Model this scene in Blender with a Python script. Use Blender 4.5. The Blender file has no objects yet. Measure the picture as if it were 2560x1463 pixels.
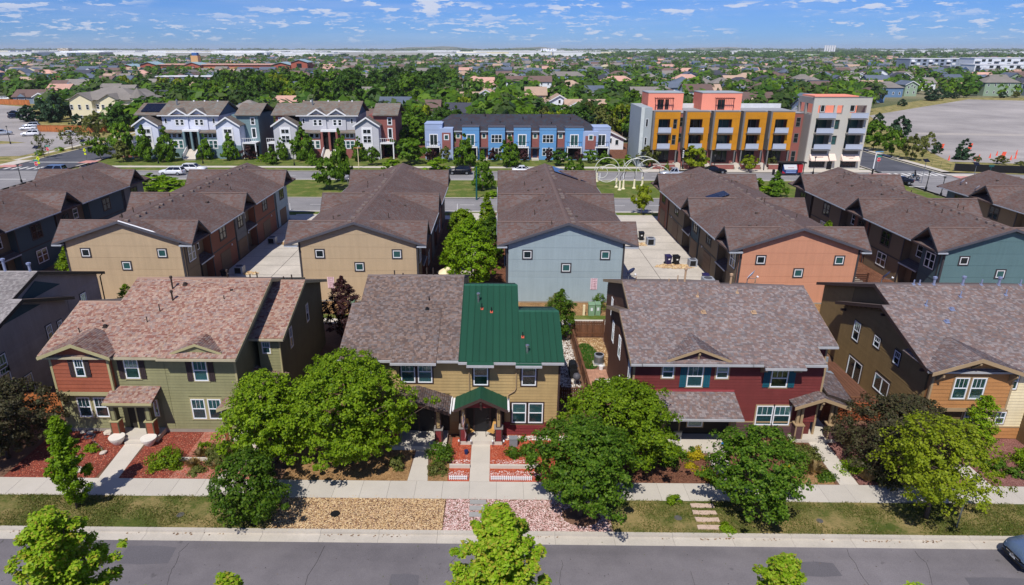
import bpy, math, random
import numpy as np
from mathutils import Vector, Matrix
R = math.radians
sc = bpy.context.scene
COL = sc.collection
rng = random.Random(7)

# ---------------------------------------------------------------- camera
cd = bpy.data.cameras.new('camera'); cam = bpy.data.objects.new('camera', cd); COL.objects.link(cam)
cam.location = (0, 0, 23.25)
cam.rotation_euler = (R(90 - 20.372), 0, R(0.87))
cd.sensor_width = 36; cd.lens = 36 * 1640 / 2560; cd.shift_x = 60 / 2560
cd.clip_start = 0.5; cd.clip_end = 60000
sc.camera = cam
# ---------------------------------------------------------------- sky, sun, exposure
SUN_EL, SUN_AZ = 54.0, 18.0           # sun behind the camera, a little to its left
world = bpy.data.worlds.new('World'); sc.world = world; world.use_nodes = True
wn, wl = world.node_tree.nodes, world.node_tree.links
wn.clear()
def _n(t, **k):
    n = wn.new(t)
    for a, b in k.items(): setattr(n, a, b)
    return n
wout = _n('ShaderNodeOutputWorld'); bg = _n('ShaderNodeBackground'); sky = _n('ShaderNodeTexSky')
sky.sky_type = 'NISHITA'; sky.sun_disc = False; sky.sun_elevation = R(SUN_EL); sky.sun_rotation = R(180 + SUN_AZ)
sky.altitude = 1600; sky.air_density = 1.0; sky.dust_density = 0.4; sky.ozone_density = 3.0
bg.inputs['Strength'].default_value = 0.1
# fair-weather clouds: small flat-based puffs in rows, all round the horizon
tc = _n('ShaderNodeTexCoord'); sep = _n('ShaderNodeSeparateXYZ'); wl.new(tc.outputs['Generated'], sep.inputs[0])
def M(op, a, b=None, c=None):
    n = _n('ShaderNodeMath', operation=op)
    for i, v in enumerate((a, b, c)):
        if v is None: continue
        if isinstance(v, (int, float)): n.inputs[i].default_value = v
        else: wl.new(v, n.inputs[i])
    return n.outputs[0]
az = M('ARCTAN2', sep.outputs[0], sep.outputs[1]); el = M('ARCSINE', sep.outputs[2])
def cloud(su, sv, seed, lo, hi, det=6.0):
    cb = _n('ShaderNodeCombineXYZ'); wl.new(M('MULTIPLY', az, su), cb.inputs[0]); wl.new(M('MULTIPLY', el, sv), cb.inputs[1]); cb.inputs[2].default_value = seed
    nz = _n('ShaderNodeTexNoise'); nz.inputs['Scale'].default_value = 1.0; nz.inputs['Detail'].default_value = det; nz.inputs['Roughness'].default_value = 0.62
    wl.new(cb.outputs[0], nz.inputs['Vector'])
    mr = _n('ShaderNodeMapRange'); mr.interpolation_type = 'SMOOTHSTEP'
    mr.inputs['From Min'].default_value = lo; mr.inputs['From Max'].default_value = hi
    wl.new(nz.outputs['Fac'], mr.inputs['Value']); return mr.outputs[0]
def band(lo, hi, a, b):
    f = _n('ShaderNodeMapRange'); f.inputs['From Min'].default_value = lo; f.inputs['From Max'].default_value = hi; f.inputs['To Min'].default_value = a; f.inputs['To Max'].default_value = b; wl.new(el, f.inputs['Value']); return f.outputs[0]
puffs = M('MULTIPLY', cloud(27.0, 112.0, 4.3, 0.535, 0.61, 8.0), band(0.03, 0.05, 0, 1))
small = M('MULTIPLY', cloud(48.0, 230.0, 7.7, 0.535, 0.62, 7.0), band(0.035, 0.052, 0.85, 0))
puffs = M('MAXIMUM', puffs, small)
patch = cloud(4.5, 24.0, 9.1, 0.36, 0.52, 2.0)
veil = cloud(4.0, 60.0, 2.2, 0.42, 0.80, 4.0)
cl = M('MULTIPLY', puffs, patch)
lowfade = _n('ShaderNodeMapRange'); lowfade.inputs['From Min'].default_value = 0.004; lowfade.inputs['From Max'].default_value = 0.016; wl.new(el, lowfade.inputs['Value'])
cl = M('MULTIPLY', cl, lowfade.outputs[0])
cl = M('MAXIMUM', M('MULTIPLY', cl, 0.80), M('MULTIPLY', veil, 0.16))
hue = _n('ShaderNodeMix', data_type='RGBA', blend_type='MULTIPLY'); hue.inputs['Factor'].default_value = 1.0
wl.new(sky.outputs[0], hue.inputs[6]); hue.inputs[7].default_value = (0.29, 0.515, 1.04, 1)
cm = _n('ShaderNodeMix', data_type='RGBA'); wl.new(cl, cm.inputs['Factor']); wl.new(hue.outputs[2], cm.inputs[6])
cm.inputs[7].default_value = (7.2, 7.5, 8.6, 1)
wl.new(cm.outputs[2], bg.inputs['Color']); wl.new(bg.outputs[0], wout.inputs[0])

sd = bpy.data.lights.new('sun', 'SUN'); sd.energy = 4.6; sd.angle = R(0.53); sd.color = (1.0, 0.955, 0.88)
sun = bpy.data.objects.new('sun', sd); COL.objects.link(sun)
_d = Vector((math.sin(R(SUN_AZ)) * math.cos(R(SUN_EL)), math.cos(R(SUN_AZ)) * math.cos(R(SUN_EL)), -math.sin(R(SUN_EL))))
sun.rotation_euler = _d.to_track_quat('-Z', 'Y').to_euler()
vs = sc.view_settings; vs.view_transform = 'Standard'; vs.look = 'None'; vs.exposure = 0.0; vs.gamma = 1.0
sc.render.engine = 'CYCLES'
sc.cycles.max_bounces = 6; sc.cycles.transparent_max_bounces = 8
sc.cycles.use_denoising = True

# ---------------------------------------------------------------- helpers
class MB:
    """collects faces with a material slot each; world coordinates unless told otherwise"""
    def __init__(s): s.v = []; s.f = []; s.m = []
    def face(s, pts, m=0):
        n = len(s.v); s.v += [tuple(p) for p in pts]; s.f.append(tuple(range(n, n + len(pts)))); s.m.append(m); return s
    def box(s, x0, x1, y0, y1, z0, z1, m=0):
        n = len(s.v); s.v += [(x0,y0,z0),(x1,y0,z0),(x1,y1,z0),(x0,y1,z0),(x0,y0,z1),(x1,y0,z1),(x1,y1,z1),(x0,y1,z1)]
        for q in ((0,3,2,1),(4,5,6,7),(0,1,5,4),(1,2,6,5),(2,3,7,6),(3,0,4,7)): s.f.append(tuple(n+i for i in q)); s.m.append(m)
        return s
    def prism(s, pts, ext, m=0, mside=None, caps=True):
        k = len(pts); n = len(s.v); e = Vector(ext)
        s.v += [tuple(p) for p in pts] + [tuple(Vector(p) + e) for p in pts]
        if caps: s.f += [tuple(range(n, n+k)), tuple(range(n+2*k-1, n+k-1, -1))]; s.m += [m, m]
        for i in range(k):
            j = (i+1) % k; s.f.append((n+j, n+i, n+k+i, n+k+j)); s.m.append(m if mside is None else mside)
        return s
    def cyl(s, p, q, r0, r1=None, n=8, m=0, cap=True):
        p, q = Vector(p), Vector(q); r1 = r0 if r1 is None else r1
        d = (q-p).normalized(); a = d.orthogonal().normalized(); b = d.cross(a); k = len(s.v)
        for c, r in ((p, r0), (q, r1)):
            for i in range(n):
                t = 2*math.pi*i/n; s.v.append(tuple(c + a*math.cos(t)*r + b*math.sin(t)*r))
        for i in range(n):
            j = (i+1) % n; s.f.append((k+i, k+j, k+n+j, k+n+i)); s.m.append(m)
        if cap: s.f += [tuple(range(k+n-1, k-1, -1)), tuple(range(k+n, k+2*n))]; s.m += [m, m]
        return s
    def tube(s, pts, r, n=6, m=0):
        pts = [Vector(p) for p in pts]; k = len(s.v); L = len(pts); a = None
        for i, p in enumerate(pts):
            d = (pts[min(i+1, L-1)] - pts[max(i-1, 0)]).normalized()
            a = d.orthogonal().normalized() if a is None else (a - d*a.dot(d)).normalized(); b = d.cross(a)
            for j in range(n):
                t = 2*math.pi*j/n; s.v.append(tuple(p + (a*math.cos(t) + b*math.sin(t))*(r[i] if isinstance(r, (list, tuple)) else r)))
        for i in range(L-1):
            for j in range(n):
                j2 = (j+1) % n; s.f.append((k+i*n+j, k+i*n+j2, k+(i+1)*n+j2, k+(i+1)*n+j)); s.m.append(m)
        s.f += [tuple(range(k+n-1, k-1, -1)), tuple(range(k+(L-1)*n, k+L*n))]; s.m += [m, m]
        return s
    def lathe(s, prof, c=(0,0,0), n=12, m=0):
        k = len(s.v)
        for r, z in prof:
            for i in range(n):
                t = 2*math.pi*i/n; s.v.append((c[0]+r*math.cos(t), c[1]+r*math.sin(t), c[2]+z))
        for a in range(len(prof)-1):
            for i in range(n):
                j = (i+1) % n; s.f.append((k+a*n+i, k+a*n+j, k+(a+1)*n+j, k+(a+1)*n+i)); s.m.append(m)
        s.f += [tuple(range(k+n-1, k-1, -1)), tuple(range(k+(len(prof)-1)*n, k+len(prof)*n))]; s.m += [m, m]
        return s
    def mesh(s, name, mats, off=(0,0,0), smooth=False):
        me = bpy.data.meshes.new(name)
        v = s.v if not any(off) else [(a-off[0], b-off[1], c-off[2]) for a, b, c in s.v]
        me.from_pydata(v, [], s.f)
        for m in (mats if isinstance(mats, (list, tuple)) else [mats]): me.materials.append(m)
        if any(s.m): me.polygons.foreach_set('material_index', s.m)
        if smooth: me.polygons.foreach_set('use_smooth', [True]*len(s.f))
        me.update(); return me

def origin(o):
    v = Vector((0,0,0))
    while o is not None: v += o.location; o = o.parent
    return v
def link(name, data, parent=None, loc=(0,0,0), rz=0, label=None, kind=None):
    o = bpy.data.objects.new(name, data); COL.objects.link(o); o.location = loc
    if rz: o.rotation_euler[2] = rz
    if parent is not None: o.parent = parent
    if label: o['label'] = label
    if kind: o['kind'] = kind
    return o
def part(name, mb, mats, parent=None, smooth=False, label=None, kind=None, local=False, loc=(0,0,0)):
    """mb in world coordinates; the object hangs under parent (rotation free)"""
    off = (0,0,0) if (local or parent is None) else tuple(origin(parent))
    return link(name, mb.mesh(name, mats, off, smooth), parent, loc, 0, label, kind)
def tag(o, label, cat, group=None):
    o['label'] = label; o['category'] = cat
    if group: o['group'] = group
    return o
def thing(name, label, cat, loc=(0,0,0), rz=0, group=None):
    o = bpy.data.objects.new(name, None); COL.objects.link(o); o.location = loc; o.rotation_euler[2] = rz; o.empty_display_size = 0.3
    return tag(o, label, cat, group)
def struct(name, mb, mats, smooth=False):
    return part(name, mb, mats, None, smooth, kind='structure')
def copy_tree(o, parent=None):
    c = o.copy(); COL.objects.link(c); c.parent = parent
    for ch in list(o.children): copy_tree(ch, c)
    return c

# ---------------------------------------------------------------- materials
MATS = {}
def lin(c): return tuple(((x/255)/12.92 if x/255 <= 0.04045 else ((x/255+0.055)/1.055)**2.4) for x in c)
class NT:
    def __init__(s, m): m.use_nodes = True; s.n = m.node_tree.nodes; s.l = m.node_tree.links; s.b = s.n['Principled BSDF']; s.out = s.n['Material Output']
    def new(s, t, **k):
        n = s.n.new(t)
        for a, b in k.items(): setattr(n, a, b)
        return n
    def put(s, sock, v):
        if isinstance(v, (int, float)): sock.default_value = v
        elif isinstance(v, tuple): sock.default_value = v if len(v) != 3 or sock.type != 'RGBA' else (*v, 1)
        else: s.l.new(v, sock)
    def math(s, op, a, b=None, c=None):
        n = s.new('ShaderNodeMath', operation=op)
        for i, v in enumerate((a, b, c)):
            if v is not None: s.put(n.inputs[i], v)
        return n.outputs[0]
    def mix(s, f, a, b, bt='MIX'):
        n = s.new('ShaderNodeMix', data_type='RGBA', blend_type=bt); s.put(n.inputs[0], f); s.put(n.inputs[6], a); s.put(n.inputs[7], b); return n.outputs[2]
    def pos(s):
        return s.new('ShaderNodeNewGeometry').outputs['Position']
    def noise(s, vec, scale, det=3.0, rough=0.55, out='Fac'):
        n = s.new('ShaderNodeTexNoise'); n.inputs['Scale'].default_value = scale; n.inputs['Detail'].default_value = det; n.inputs['Roughness'].default_value = rough
        if vec is not None: s.l.new(vec, n.inputs['Vector'])
        return n.outputs[out]
    def ramp(s, f, stops, interp='LINEAR'):
        n = s.new('ShaderNodeValToRGB'); n.color_ramp.interpolation = interp; e = n.color_ramp.elements
        while len(e) < len(stops): e.new(0.5)
        for k, (p, c) in zip(e, stops): k.position = p; k.color = (*c, 1) if len(c) == 3 else c
        s.l.new(f, n.inputs[0]); return n.outputs[0]
    def maprange(s, v, a, b, c=0.0, d=1.0):
        n = s.new('ShaderNodeMapRange'); n.inputs[1].default_value = a; n.inputs[2].default_value = b; n.inputs[3].default_value = c; n.inputs[4].default_value = d
        s.put(n.inputs[0], v); return n.outputs[0]
    def bump(s, h, strength=0.3, dist=0.02):
        n = s.new('ShaderNodeBump'); n.inputs['Strength'].default_value = strength; n.inputs['Distance'].default_value = dist
        s.l.new(h, n.inputs['Height']); s.l.new(n.outputs[0], s.b.inputs['Normal'])
def mat(name, col, rough=0.75, var=0.12, scale=1.2, fine=0.10, fscale=14.0, bump=0.0, bscale=40.0, metal=0.0, spec=0.3, rand=0.0, srgb=True, streak=0.0):
    if name in MATS: return MATS[name]
    m = bpy.data.materials.new(name); MATS[name] = m; t = NT(m); c = lin(col) if srgb else col
    p = t.pos()
    v = t.maprange(t.noise(p, scale, 4.0, 0.6), 0.25, 0.75, 1-var, 1+var)
    if fine: v = t.math('MULTIPLY', v, t.maprange(t.noise(p, fscale, 3.0, 0.7), 0.2, 0.8, 1-fine, 1+fine))
    if streak:
        mp = t.new('ShaderNodeMapping'); mp.inputs['Scale'].default_value = (2.6, 2.6, 0.16); t.l.new(p, mp.inputs[0]); v = t.math('MULTIPLY', v, t.maprange(t.noise(mp.outputs[0], 1.0, 4.0, 0.7), 0.3, 0.75, 1+streak*.6, 1-streak))
    if rand:
        ob = t.new('ShaderNodeObjectInfo').outputs['Random']; v = t.math('MULTIPLY', v, t.maprange(ob, 0, 1, 1-rand, 1+rand))
    mm = t.new('ShaderNodeVectorMath', operation='SCALE'); mm.inputs[0].default_value = c; t.l.new(v, mm.inputs['Scale'])
    t.l.new(mm.outputs[0], t.b.inputs['Base Color'])
    t.b.inputs['Roughness'].default_value = rough; t.b.inputs['Metallic'].default_value = metal; t.b.inputs['Specular IOR Level'].default_value = spec
    if bump: t.bump(t.noise(p, bscale, 4.0, 0.7), bump, 0.02)
    return m
def glass_mat(name, tint=(0.72, 0.86, 0.86), thin=0.75):
    m = bpy.data.materials.new(name); MATS[name] = m; t = NT(m); t.n.remove(t.b)
    tr = t.new('ShaderNodeBsdfTransparent'); tr.inputs[0].default_value = (*tint, 1)
    gl = t.new('ShaderNodeBsdfGlossy'); gl.inputs['Roughness'].default_value = 0.03; gl.inputs['Color'].default_value = (0.9, 0.95, 1, 1)
    fr = t.new('ShaderNodeFresnel'); fr.inputs[0].default_value = 1.55
    mx = t.new('ShaderNodeMixShader'); t.l.new(t.math('ADD', t.math('MULTIPLY', fr.outputs[0], 0.7), 0.015), mx.inputs[0])
    t.l.new(tr.outputs[0], mx.inputs[1]); t.l.new(gl.outputs[0], mx.inputs[2]); t.l.new(mx.outputs[0], t.out.inputs[0]); return m
def shingle_tabs_mat(name, cols, rough=0.9):
    """one colour per separate shingle (random per mesh island)"""
    m = bpy.data.materials.new(name); MATS[name] = m; t = NT(m); p = t.pos()
    isl = t.new('ShaderNodeNewGeometry').outputs['Random Per Island']
    stops = [(i/len(cols), lin(c)) for i, c in enumerate(cols)]
    c = t.ramp(isl, stops, 'CONSTANT')
    blot = t.maprange(t.noise(p, 0.35, 3.0), 0.3, 0.7, 0.88, 1.1)
    gr = t.maprange(t.noise(p, 60.0, 2.0, 0.8), 0.2, 0.8, 0.75, 1.25)
    k = t.math('MULTIPLY', blot, gr)
    sc_ = t.new('ShaderNodeVectorMath', operation='SCALE'); t.l.new(c, sc_.inputs[0]); t.l.new(k, sc_.inputs['Scale'])
    t.l.new(sc_.outputs[0], t.b.inputs['Base Color']); t.b.inputs['Roughness'].default_value = rough; t.b.inputs['Specular IOR Level'].default_value = 0.15
    t.bump(t.noise(p, 90.0, 2.0, 0.8), 0.4, 0.01); return m
def shingle_far_mat(name, col, axis='Y', dz=0.06, w=0.35, con=0.28, local=False):
    """courses and tabs too small to pick apart: colour from the course (height) and the tab along it"""
    m = bpy.data.materials.new(name); MATS[name] = m; t = NT(m)
    p = t.new('ShaderNodeTexCoord').outputs['Object'] if local else t.pos()
    s = t.new('ShaderNodeSeparateXYZ'); t.l.new(p, s.inputs[0])
    cz = t.math('DIVIDE', s.outputs[2], dz); ci = t.math('FLOOR', cz)
    wn1 = t.new('ShaderNodeTexWhiteNoise', noise_dimensions='1D'); t.l.new(ci, wn1.inputs['W'])
    u = t.math('ADD', t.math('DIVIDE', s.outputs[0 if axis == 'X' else 1], w), t.math('MULTIPLY', wn1.outputs['Value'], 7.3))
    cb = t.new('ShaderNodeCombineXYZ'); t.l.new(t.math('FLOOR', u), cb.inputs[0]); t.l.new(ci, cb.inputs[1])
    wn2 = t.new('ShaderNodeTexWhiteNoise', noise_dimensions='2D'); t.l.new(cb.outputs[0], wn2.inputs['Vector'])
    v = t.maprange(wn2.outputs['Value'], 0, 1, 1-con, 1+con)
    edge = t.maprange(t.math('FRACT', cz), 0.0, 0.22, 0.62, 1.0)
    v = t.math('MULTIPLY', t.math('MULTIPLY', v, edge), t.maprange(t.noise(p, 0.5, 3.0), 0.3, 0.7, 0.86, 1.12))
    v = t.math('MULTIPLY', v, t.maprange(t.noise(p, 9.0, 3.0, 0.8), 0.2, 0.8, 0.8, 1.2))
    oi = t.new('ShaderNodeObjectInfo').outputs['Random']
    tint = t.mix(wn2.outputs['Value'], tuple(lin((col[0]+8, col[1]-2, col[2]-4))), tuple(lin((col[0]-8, col[1]+1, col[2]+6))))
    k = t.new('ShaderNodeVectorMath', operation='SCALE'); t.l.new(tint, k.inputs[0]); t.l.new(v, k.inputs['Scale'])
    t.l.new(k.outputs[0], t.b.inputs['Base Color']); t.b.inputs['Roughness'].default_value = 0.92; t.b.inputs['Specular IOR Level'].default_value = 0.12
    t.bump(t.math('FRACT', cz), 0.35, 0.03); return m
def leaf_mat(name, cols, trans=0.35, rough=0.5):
    m = bpy.data.materials.new(name); MATS[name] = m; t = NT(m)
    isl = t.new('ShaderNodeNewGeometry').outputs['Random Per Island']
    ob = t.new('ShaderNodeObjectInfo').outputs['Random']
    c = t.ramp(isl, [(i/max(1, len(cols)-1), lin(x)) for i, x in enumerate(cols)])
    k = t.new('ShaderNodeVectorMath', operation='SCALE'); t.l.new(c, k.inputs[0]); t.l.new(t.maprange(ob, 0, 1, 0.84, 1.16), k.inputs['Scale'])
    t.l.new(k.outputs[0], t.b.inputs['Base Color']); t.b.inputs['Roughness'].default_value = rough; t.b.inputs['Specular IOR Level'].default_value = 0.16
    tl = t.new('ShaderNodeBsdfTranslucent'); tc_ = t.mix(1.0, k.outputs[0], (1.25, 1.15, 0.45), 'MULTIPLY'); t.l.new(tc_, tl.inputs[0])
    mx = t.new('ShaderNodeMixShader'); mx.inputs[0].default_value = trans
    t.l.new(t.b.outputs[0], mx.inputs[1]); t.l.new(tl.outputs[0], mx.inputs[2]); t.l.new(mx.outputs[0], t.out.inputs[0]); return m
# ================================================================ shared materials
m_concrete = mat('concrete', (196, 188, 176), 0.85, 0.07, 0.8, 0.07, 25, 0.15, 60)
m_slab = mat('sidewalk_concrete', (190, 183, 172), 0.88, 0.06, 0.7, 0.07, 22, 0.15, 60, rand=0.05)
m_curb = mat('curb_concrete', (186, 178, 166), 0.88, 0.10, 0.9, 0.10, 12, 0.2, 50, rand=0.04)
m_drive = mat('driveway_concrete', (192, 184, 173), 0.88, 0.20, 0.22, 0.12, 3, 0.1, 60)
m_white = mat('white_paint', (226, 226, 228), 0.5, 0.03, 2, 0.03, 10)
m_vinyl = mat('white_vinyl', (228, 230, 234), 0.45, 0.03, 2, 0.0)
m_dark = mat('opening_dark', (14, 15, 17), 0.9, 0.1, 2, 0.0)  # near-black for flat sheets that paint the dark of openings
m_blind = mat('window_blind', (150, 172, 172), 0.8, 0.10, 1.5, 0.10, 30, rand=0.25)
m_curtain = mat('window_curtain', (104, 126, 130), 0.85, 0.22, 2.5, 0.1, 12, rand=0.3)
m_glass = glass_mat('window_glass')
m_pane = mat('dark_pane', (30, 40, 44), 0.06, 0.35, 0.9, 0.0, spec=0.6, rand=0.35)
m_panet = mat('teal_pane', (46, 84, 84), 0.08, 0.35, 0.6, 0.0, spec=0.6, rand=0.3)
m_steel = mat('galvanised_steel', (150, 155, 160), 0.4, 0.08, 3, 0.05, 20, metal=0.7)
m_black = mat('black_metal', (26, 27, 29), 0.5, 0.1, 3, 0.0)
m_rubber = mat('tyre_rubber', (24, 24, 25), 0.85, 0.1, 3, 0.0)
m_wood = mat('brown_fence_wood', (104, 70, 50), 0.85, 0.25, 0.9, 0.2, 8, rand=0.25)
m_cedar = mat('cedar_fence_wood', (176, 108, 62), 0.85, 0.18, 0.6, 0.15, 8, rand=0.15)
m_soil = mat('bark_soil', (112, 84, 66), 0.95, 0.25, 0.9, 0.35, 18, 0.6, 30)

def asphalt_mat(name, c0, c1, lf=0.18):
    m = bpy.data.materials.new(name); MATS[name] = m; t = NT(m); p = t.pos()
    a = t.mix(t.maprange(t.noise(p, lf, 5.0, 0.65), 0.3, 0.7), lin(tuple(x-5 for x in c0)), lin(tuple(x+5 for x in c1)))
    g = t.maprange(t.noise(p, 18.0, 4.0, 0.85), 0.2, 0.8, 0.72, 1.28)
    # long wheel-track wear along the street and a few oil spots
    mp = t.new('ShaderNodeMapping'); mp.inputs['Scale'].default_value = (0.02, 0.9, 1); t.l.new(p, mp.inputs[0])
    w = t.maprange(t.noise(mp.outputs[0], 1.0, 2.0), 0.3, 0.7, 0.93, 1.08)
    sp = t.maprange(t.noise(p, 1.3, 2.0), 0.70, 0.76, 1.0, 0.72)
    k = t.new('ShaderNodeVectorMath', operation='SCALE'); t.l.new(a, k.inputs[0]); t.l.new(t.math('MULTIPLY', t.math('MULTIPLY', g, w), sp), k.inputs['Scale'])
    t.l.new(k.outputs[0], t.b.inputs['Base Color']); t.b.inputs['Roughness'].default_value = 0.85; t.b.inputs['Specular IOR Level'].default_value = 0.25
    t.bump(t.noise(p, 60.0, 3.0, 0.8), 0.35, 0.01); return m
m_asph = asphalt_mat('street_asphalt', (103, 99, 102), (120, 115, 117))
m_asph2 = asphalt_mat('boulevard_asphalt', (128, 126, 127), (142, 139, 138))
m_asphd = asphalt_mat('fresh_asphalt', (78, 79, 86), (90, 91, 97))
m_lot = asphalt_mat('lot_pavement', (138, 133, 130), (172, 165, 160), 0.035)
def lawn_mat(name, g0, g1, straw, sfrac=0.5, sc_=0.45):
    m = bpy.data.materials.new(name); MATS[name] = m; t = NT(m); p = t.pos()
    g = t.mix(t.maprange(t.noise(p, 1.6, 4.0, 0.65), 0.3, 0.7), lin(g0), lin(g1))
    s = t.maprange(t.math('ADD', t.noise(p, sc_, 5.0, 0.65), t.math('MULTIPLY', t.noise(p, 7.0, 3.0, 0.7), 0.35)), 0.60+0.2*(0.5-sfrac), 0.82+0.2*(0.5-sfrac))
    c = t.mix(s, g, lin(straw))
    k = t.new('ShaderNodeVectorMath', operation='SCALE'); t.l.new(c, k.inputs[0]); t.l.new(t.maprange(t.noise(p, 26.0, 3.0, 0.8), 0.2, 0.8, 0.6, 1.4), k.inputs['Scale'])
    t.l.new(k.outputs[0], t.b.inputs['Base Color']); t.b.inputs['Roughness'].default_value = 0.9; t.b.inputs['Specular IOR Level'].default_value = 0.1
    t.bump(t.noise(p, 30.0, 3.0, 0.8), 0.8, 0.04); return m
m_lawn = lawn_mat('street_lawn', (70, 84, 34), (92, 100, 46), (150, 132, 88), 0.55)
m_lawn2 = lawn_mat('median_lawn', (78, 96, 38), (98, 112, 50), (132, 126, 74), 0.25)
m_drygrass = lawn_mat('dry_verge_grass', (96, 104, 52), (118, 116, 64), (164, 148, 100), 0.7)
m_far = lawn_mat('far_ground', (66, 84, 44), (104, 106, 74), (150, 140, 116), 0.45, 0.006)
def mulch_mat(name, c0, c1, c2, s=22.0):
    m = bpy.data.materials.new(name); MATS[name] = m; t = NT(m); p = t.pos()
    v = t.new('ShaderNodeTexVoronoi'); v.inputs['Scale'].default_value = s; t.l.new(p, v.inputs['Vector'])
    sp = t.new('ShaderNodeSeparateColor'); t.l.new(v.outputs['Color'], sp.inputs[0])
    c = t.ramp(sp.outputs[0], [(0, lin(c0)), (0.5, lin(c1)), (1, lin(c2))])
    k = t.new('ShaderNodeVectorMath', operation='SCALE'); t.l.new(c, k.inputs[0]); t.l.new(t.maprange(t.noise(p, 1.2, 4.0), 0.3, 0.7, 0.75, 1.2), k.inputs['Scale'])
    t.l.new(k.outputs[0], t.b.inputs['Base Color']); t.b.inputs['Roughness'].default_value = 0.95; t.b.inputs['Specular IOR Level'].default_value = 0.1
    t.bump(v.outputs['Distance'], 0.7, 0.03); return m
m_redmulch = mulch_mat('red_mulch', (104, 52, 42), (128, 64, 52), (152, 92, 76))
m_orangemulch = mulch_mat('orange_red_mulch', (146, 64, 44), (170, 80, 56), (186, 104, 78))
m_fademulch = mulch_mat('faded_red_mulch', (148, 84, 70), (170, 110, 94), (186, 140, 120))
m_brownmulch = mulch_mat('brown_mulch', (86, 56, 44), (112, 74, 58), (140, 100, 78))
m_maroonmulch = mulch_mat('maroon_mulch', (104, 70, 64), (128, 86, 80), (150, 112, 104))
m_strawmulch = mulch_mat('straw_mulch', (120, 90, 60), (150, 116, 78), (172, 140, 100))
def stones_mat(name, cols):
    m = bpy.data.materials.new(name); MATS[name] = m; t = NT(m)
    isl = t.new('ShaderNodeNewGeometry').outputs['Random Per Island']
    t.l.new(t.ramp(isl, [(i/len(cols), lin(c)) for i, c in enumerate(cols)], 'CONSTANT'), t.b.inputs['Base Color'])
    t.b.inputs['Roughness'].default_value = 0.85; return m
m_tanstone = stones_mat('tan_gravel', [(188,156,112),(204,176,132),(172,136,92),(214,190,150),(158,128,92),(196,164,124),(180,148,120)])
m_pinkstone = stones_mat('pink_gravel', [(206,170,164),(190,146,140),(218,192,186),(174,128,122),(226,208,202),(196,160,152)])
m_whitestone = stones_mat('white_gravel', [(206,200,192),(184,176,166),(220,214,206),(160,150,142),(196,186,176)])

# ================================================================ stuff scatterers
def stones(name, rects, dens, size, m, z=0.0, seed=1, keep=None, label=None, cat='gravel'):
    r = np.random.default_rng(seed); P = []
    for (x0, x1, y0, y1) in rects:
        n = int((x1-x0)*(y1-y0)*dens); P.append(np.stack([r.uniform(x0, x1, n), r.uniform(y0, y1, n)], 1))
    P = np.concatenate(P)
    if keep is not None: P = P[keep(P)]
    n = len(P); base = np.array([(1,0,0),(0,1,0),(-1,0,0),(0,-1,0),(0,0,.75),(0.3,0.3,-.5)])
    s = size*r.uniform(0.5, 1.3, (n,1,1)); an = r.uniform(0, 6.28, n)
    V = np.repeat(base[None], n, 0)*s*r.uniform(0.65, 1.3, (n,6,1))
    c, si = np.cos(an)[:,None], np.sin(an)[:,None]
    X = V[...,0]*c-V[...,1]*si; Y = V[...,0]*si+V[...,1]*c
    W = np.stack([X+P[:,0:1], Y+P[:,1:2], V[...,2]*0.8+z+s[...,0]*0.25], -1).reshape(-1,3)
    F = np.array([(0,1,4),(1,2,4),(2,3,4),(3,0,4)]); F = (F[None]+6*np.arange(n)[:,None,None]).reshape(-1,3)
    return raw(name, W, F, m, label, cat)
def raw(name, V, F, m, label=None, cat=None, kind='stuff', parent=None):
    me = bpy.data.meshes.new(name); nf, k = F.shape
    me.vertices.add(len(V)); me.vertices.foreach_set('co', np.ascontiguousarray(V, dtype=np.float32).ravel())
    me.loops.add(nf*k); me.loops.foreach_set('vertex_index', np.ascontiguousarray(F, dtype=np.int32).ravel())
    me.polygons.add(nf); me.polygons.foreach_set('loop_start', np.arange(0, nf*k, k, dtype=np.int32))
    me.materials.append(m); me.update(calc_edges=True); me.validate()
    o = link(name, me, parent)
    if kind: o['kind'] = kind
    if label: o['label'] = label
    if cat: o['category'] = cat
    return o
def blades(name, rects, dens, h, m, z=0.0, seed=1, keep=None, label=None, w=0.03):
    r = np.random.default_rng(seed); P = []
    for (x0, x1, y0, y1) in rects:
        n = int((x1-x0)*(y1-y0)*dens); P.append(np.stack([r.uniform(x0, x1, n), r.uniform(y0, y1, n)], 1))
    P = np.concatenate(P)
    if keep is not None: P = P[keep(P)]
    n = len(P); an = r.uniform(0, 6.28, n); hh = h*r.uniform(0.4, 1.3, n); ww = w*r.uniform(0.6, 1.4, n)
    dx, dy = np.cos(an)*ww, np.sin(an)*ww; lx, ly = r.normal(0, 0.5, n)*hh, r.normal(0, 0.5, n)*hh
    zz = np.full(n, z)
    V = np.stack([np.stack([P[:,0]-dx, P[:,1]-dy, zz], -1), np.stack([P[:,0]+dx, P[:,1]+dy, zz], -1), np.stack([P[:,0]+lx, P[:,1]+ly, zz+hh], -1)], 1).reshape(-1,3)
    return raw(name, V, np.arange(3*n).reshape(-1,3), m, label, 'grass')
m_blade = leaf_mat('grass_blade', [(70,84,30),(94,104,44),(124,118,66),(84,98,38),(150,138,92)], 0.3, 0.6)

# ================================================================ the lie of the land
struct('terrain', MB().face([(-30000,-3000,-0.32),(30000,-3000,-0.32),(30000,42000,-0.32),(-30000,42000,-0.32)]), m_far)
def sheet(name, rects, z, m, kind='structure'):
    b = MB()
    for (x0, x1, y0, y1) in rects: b.face([(x0,y0,z),(x1,y0,z),(x1,y1,z),(x0,y1,z)])
    return part(name, b, m, None, kind=kind)
def polysheet(name, pts, z, m): return struct(name, MB().face([(x, y, z) for x, y in pts]), m)
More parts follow.
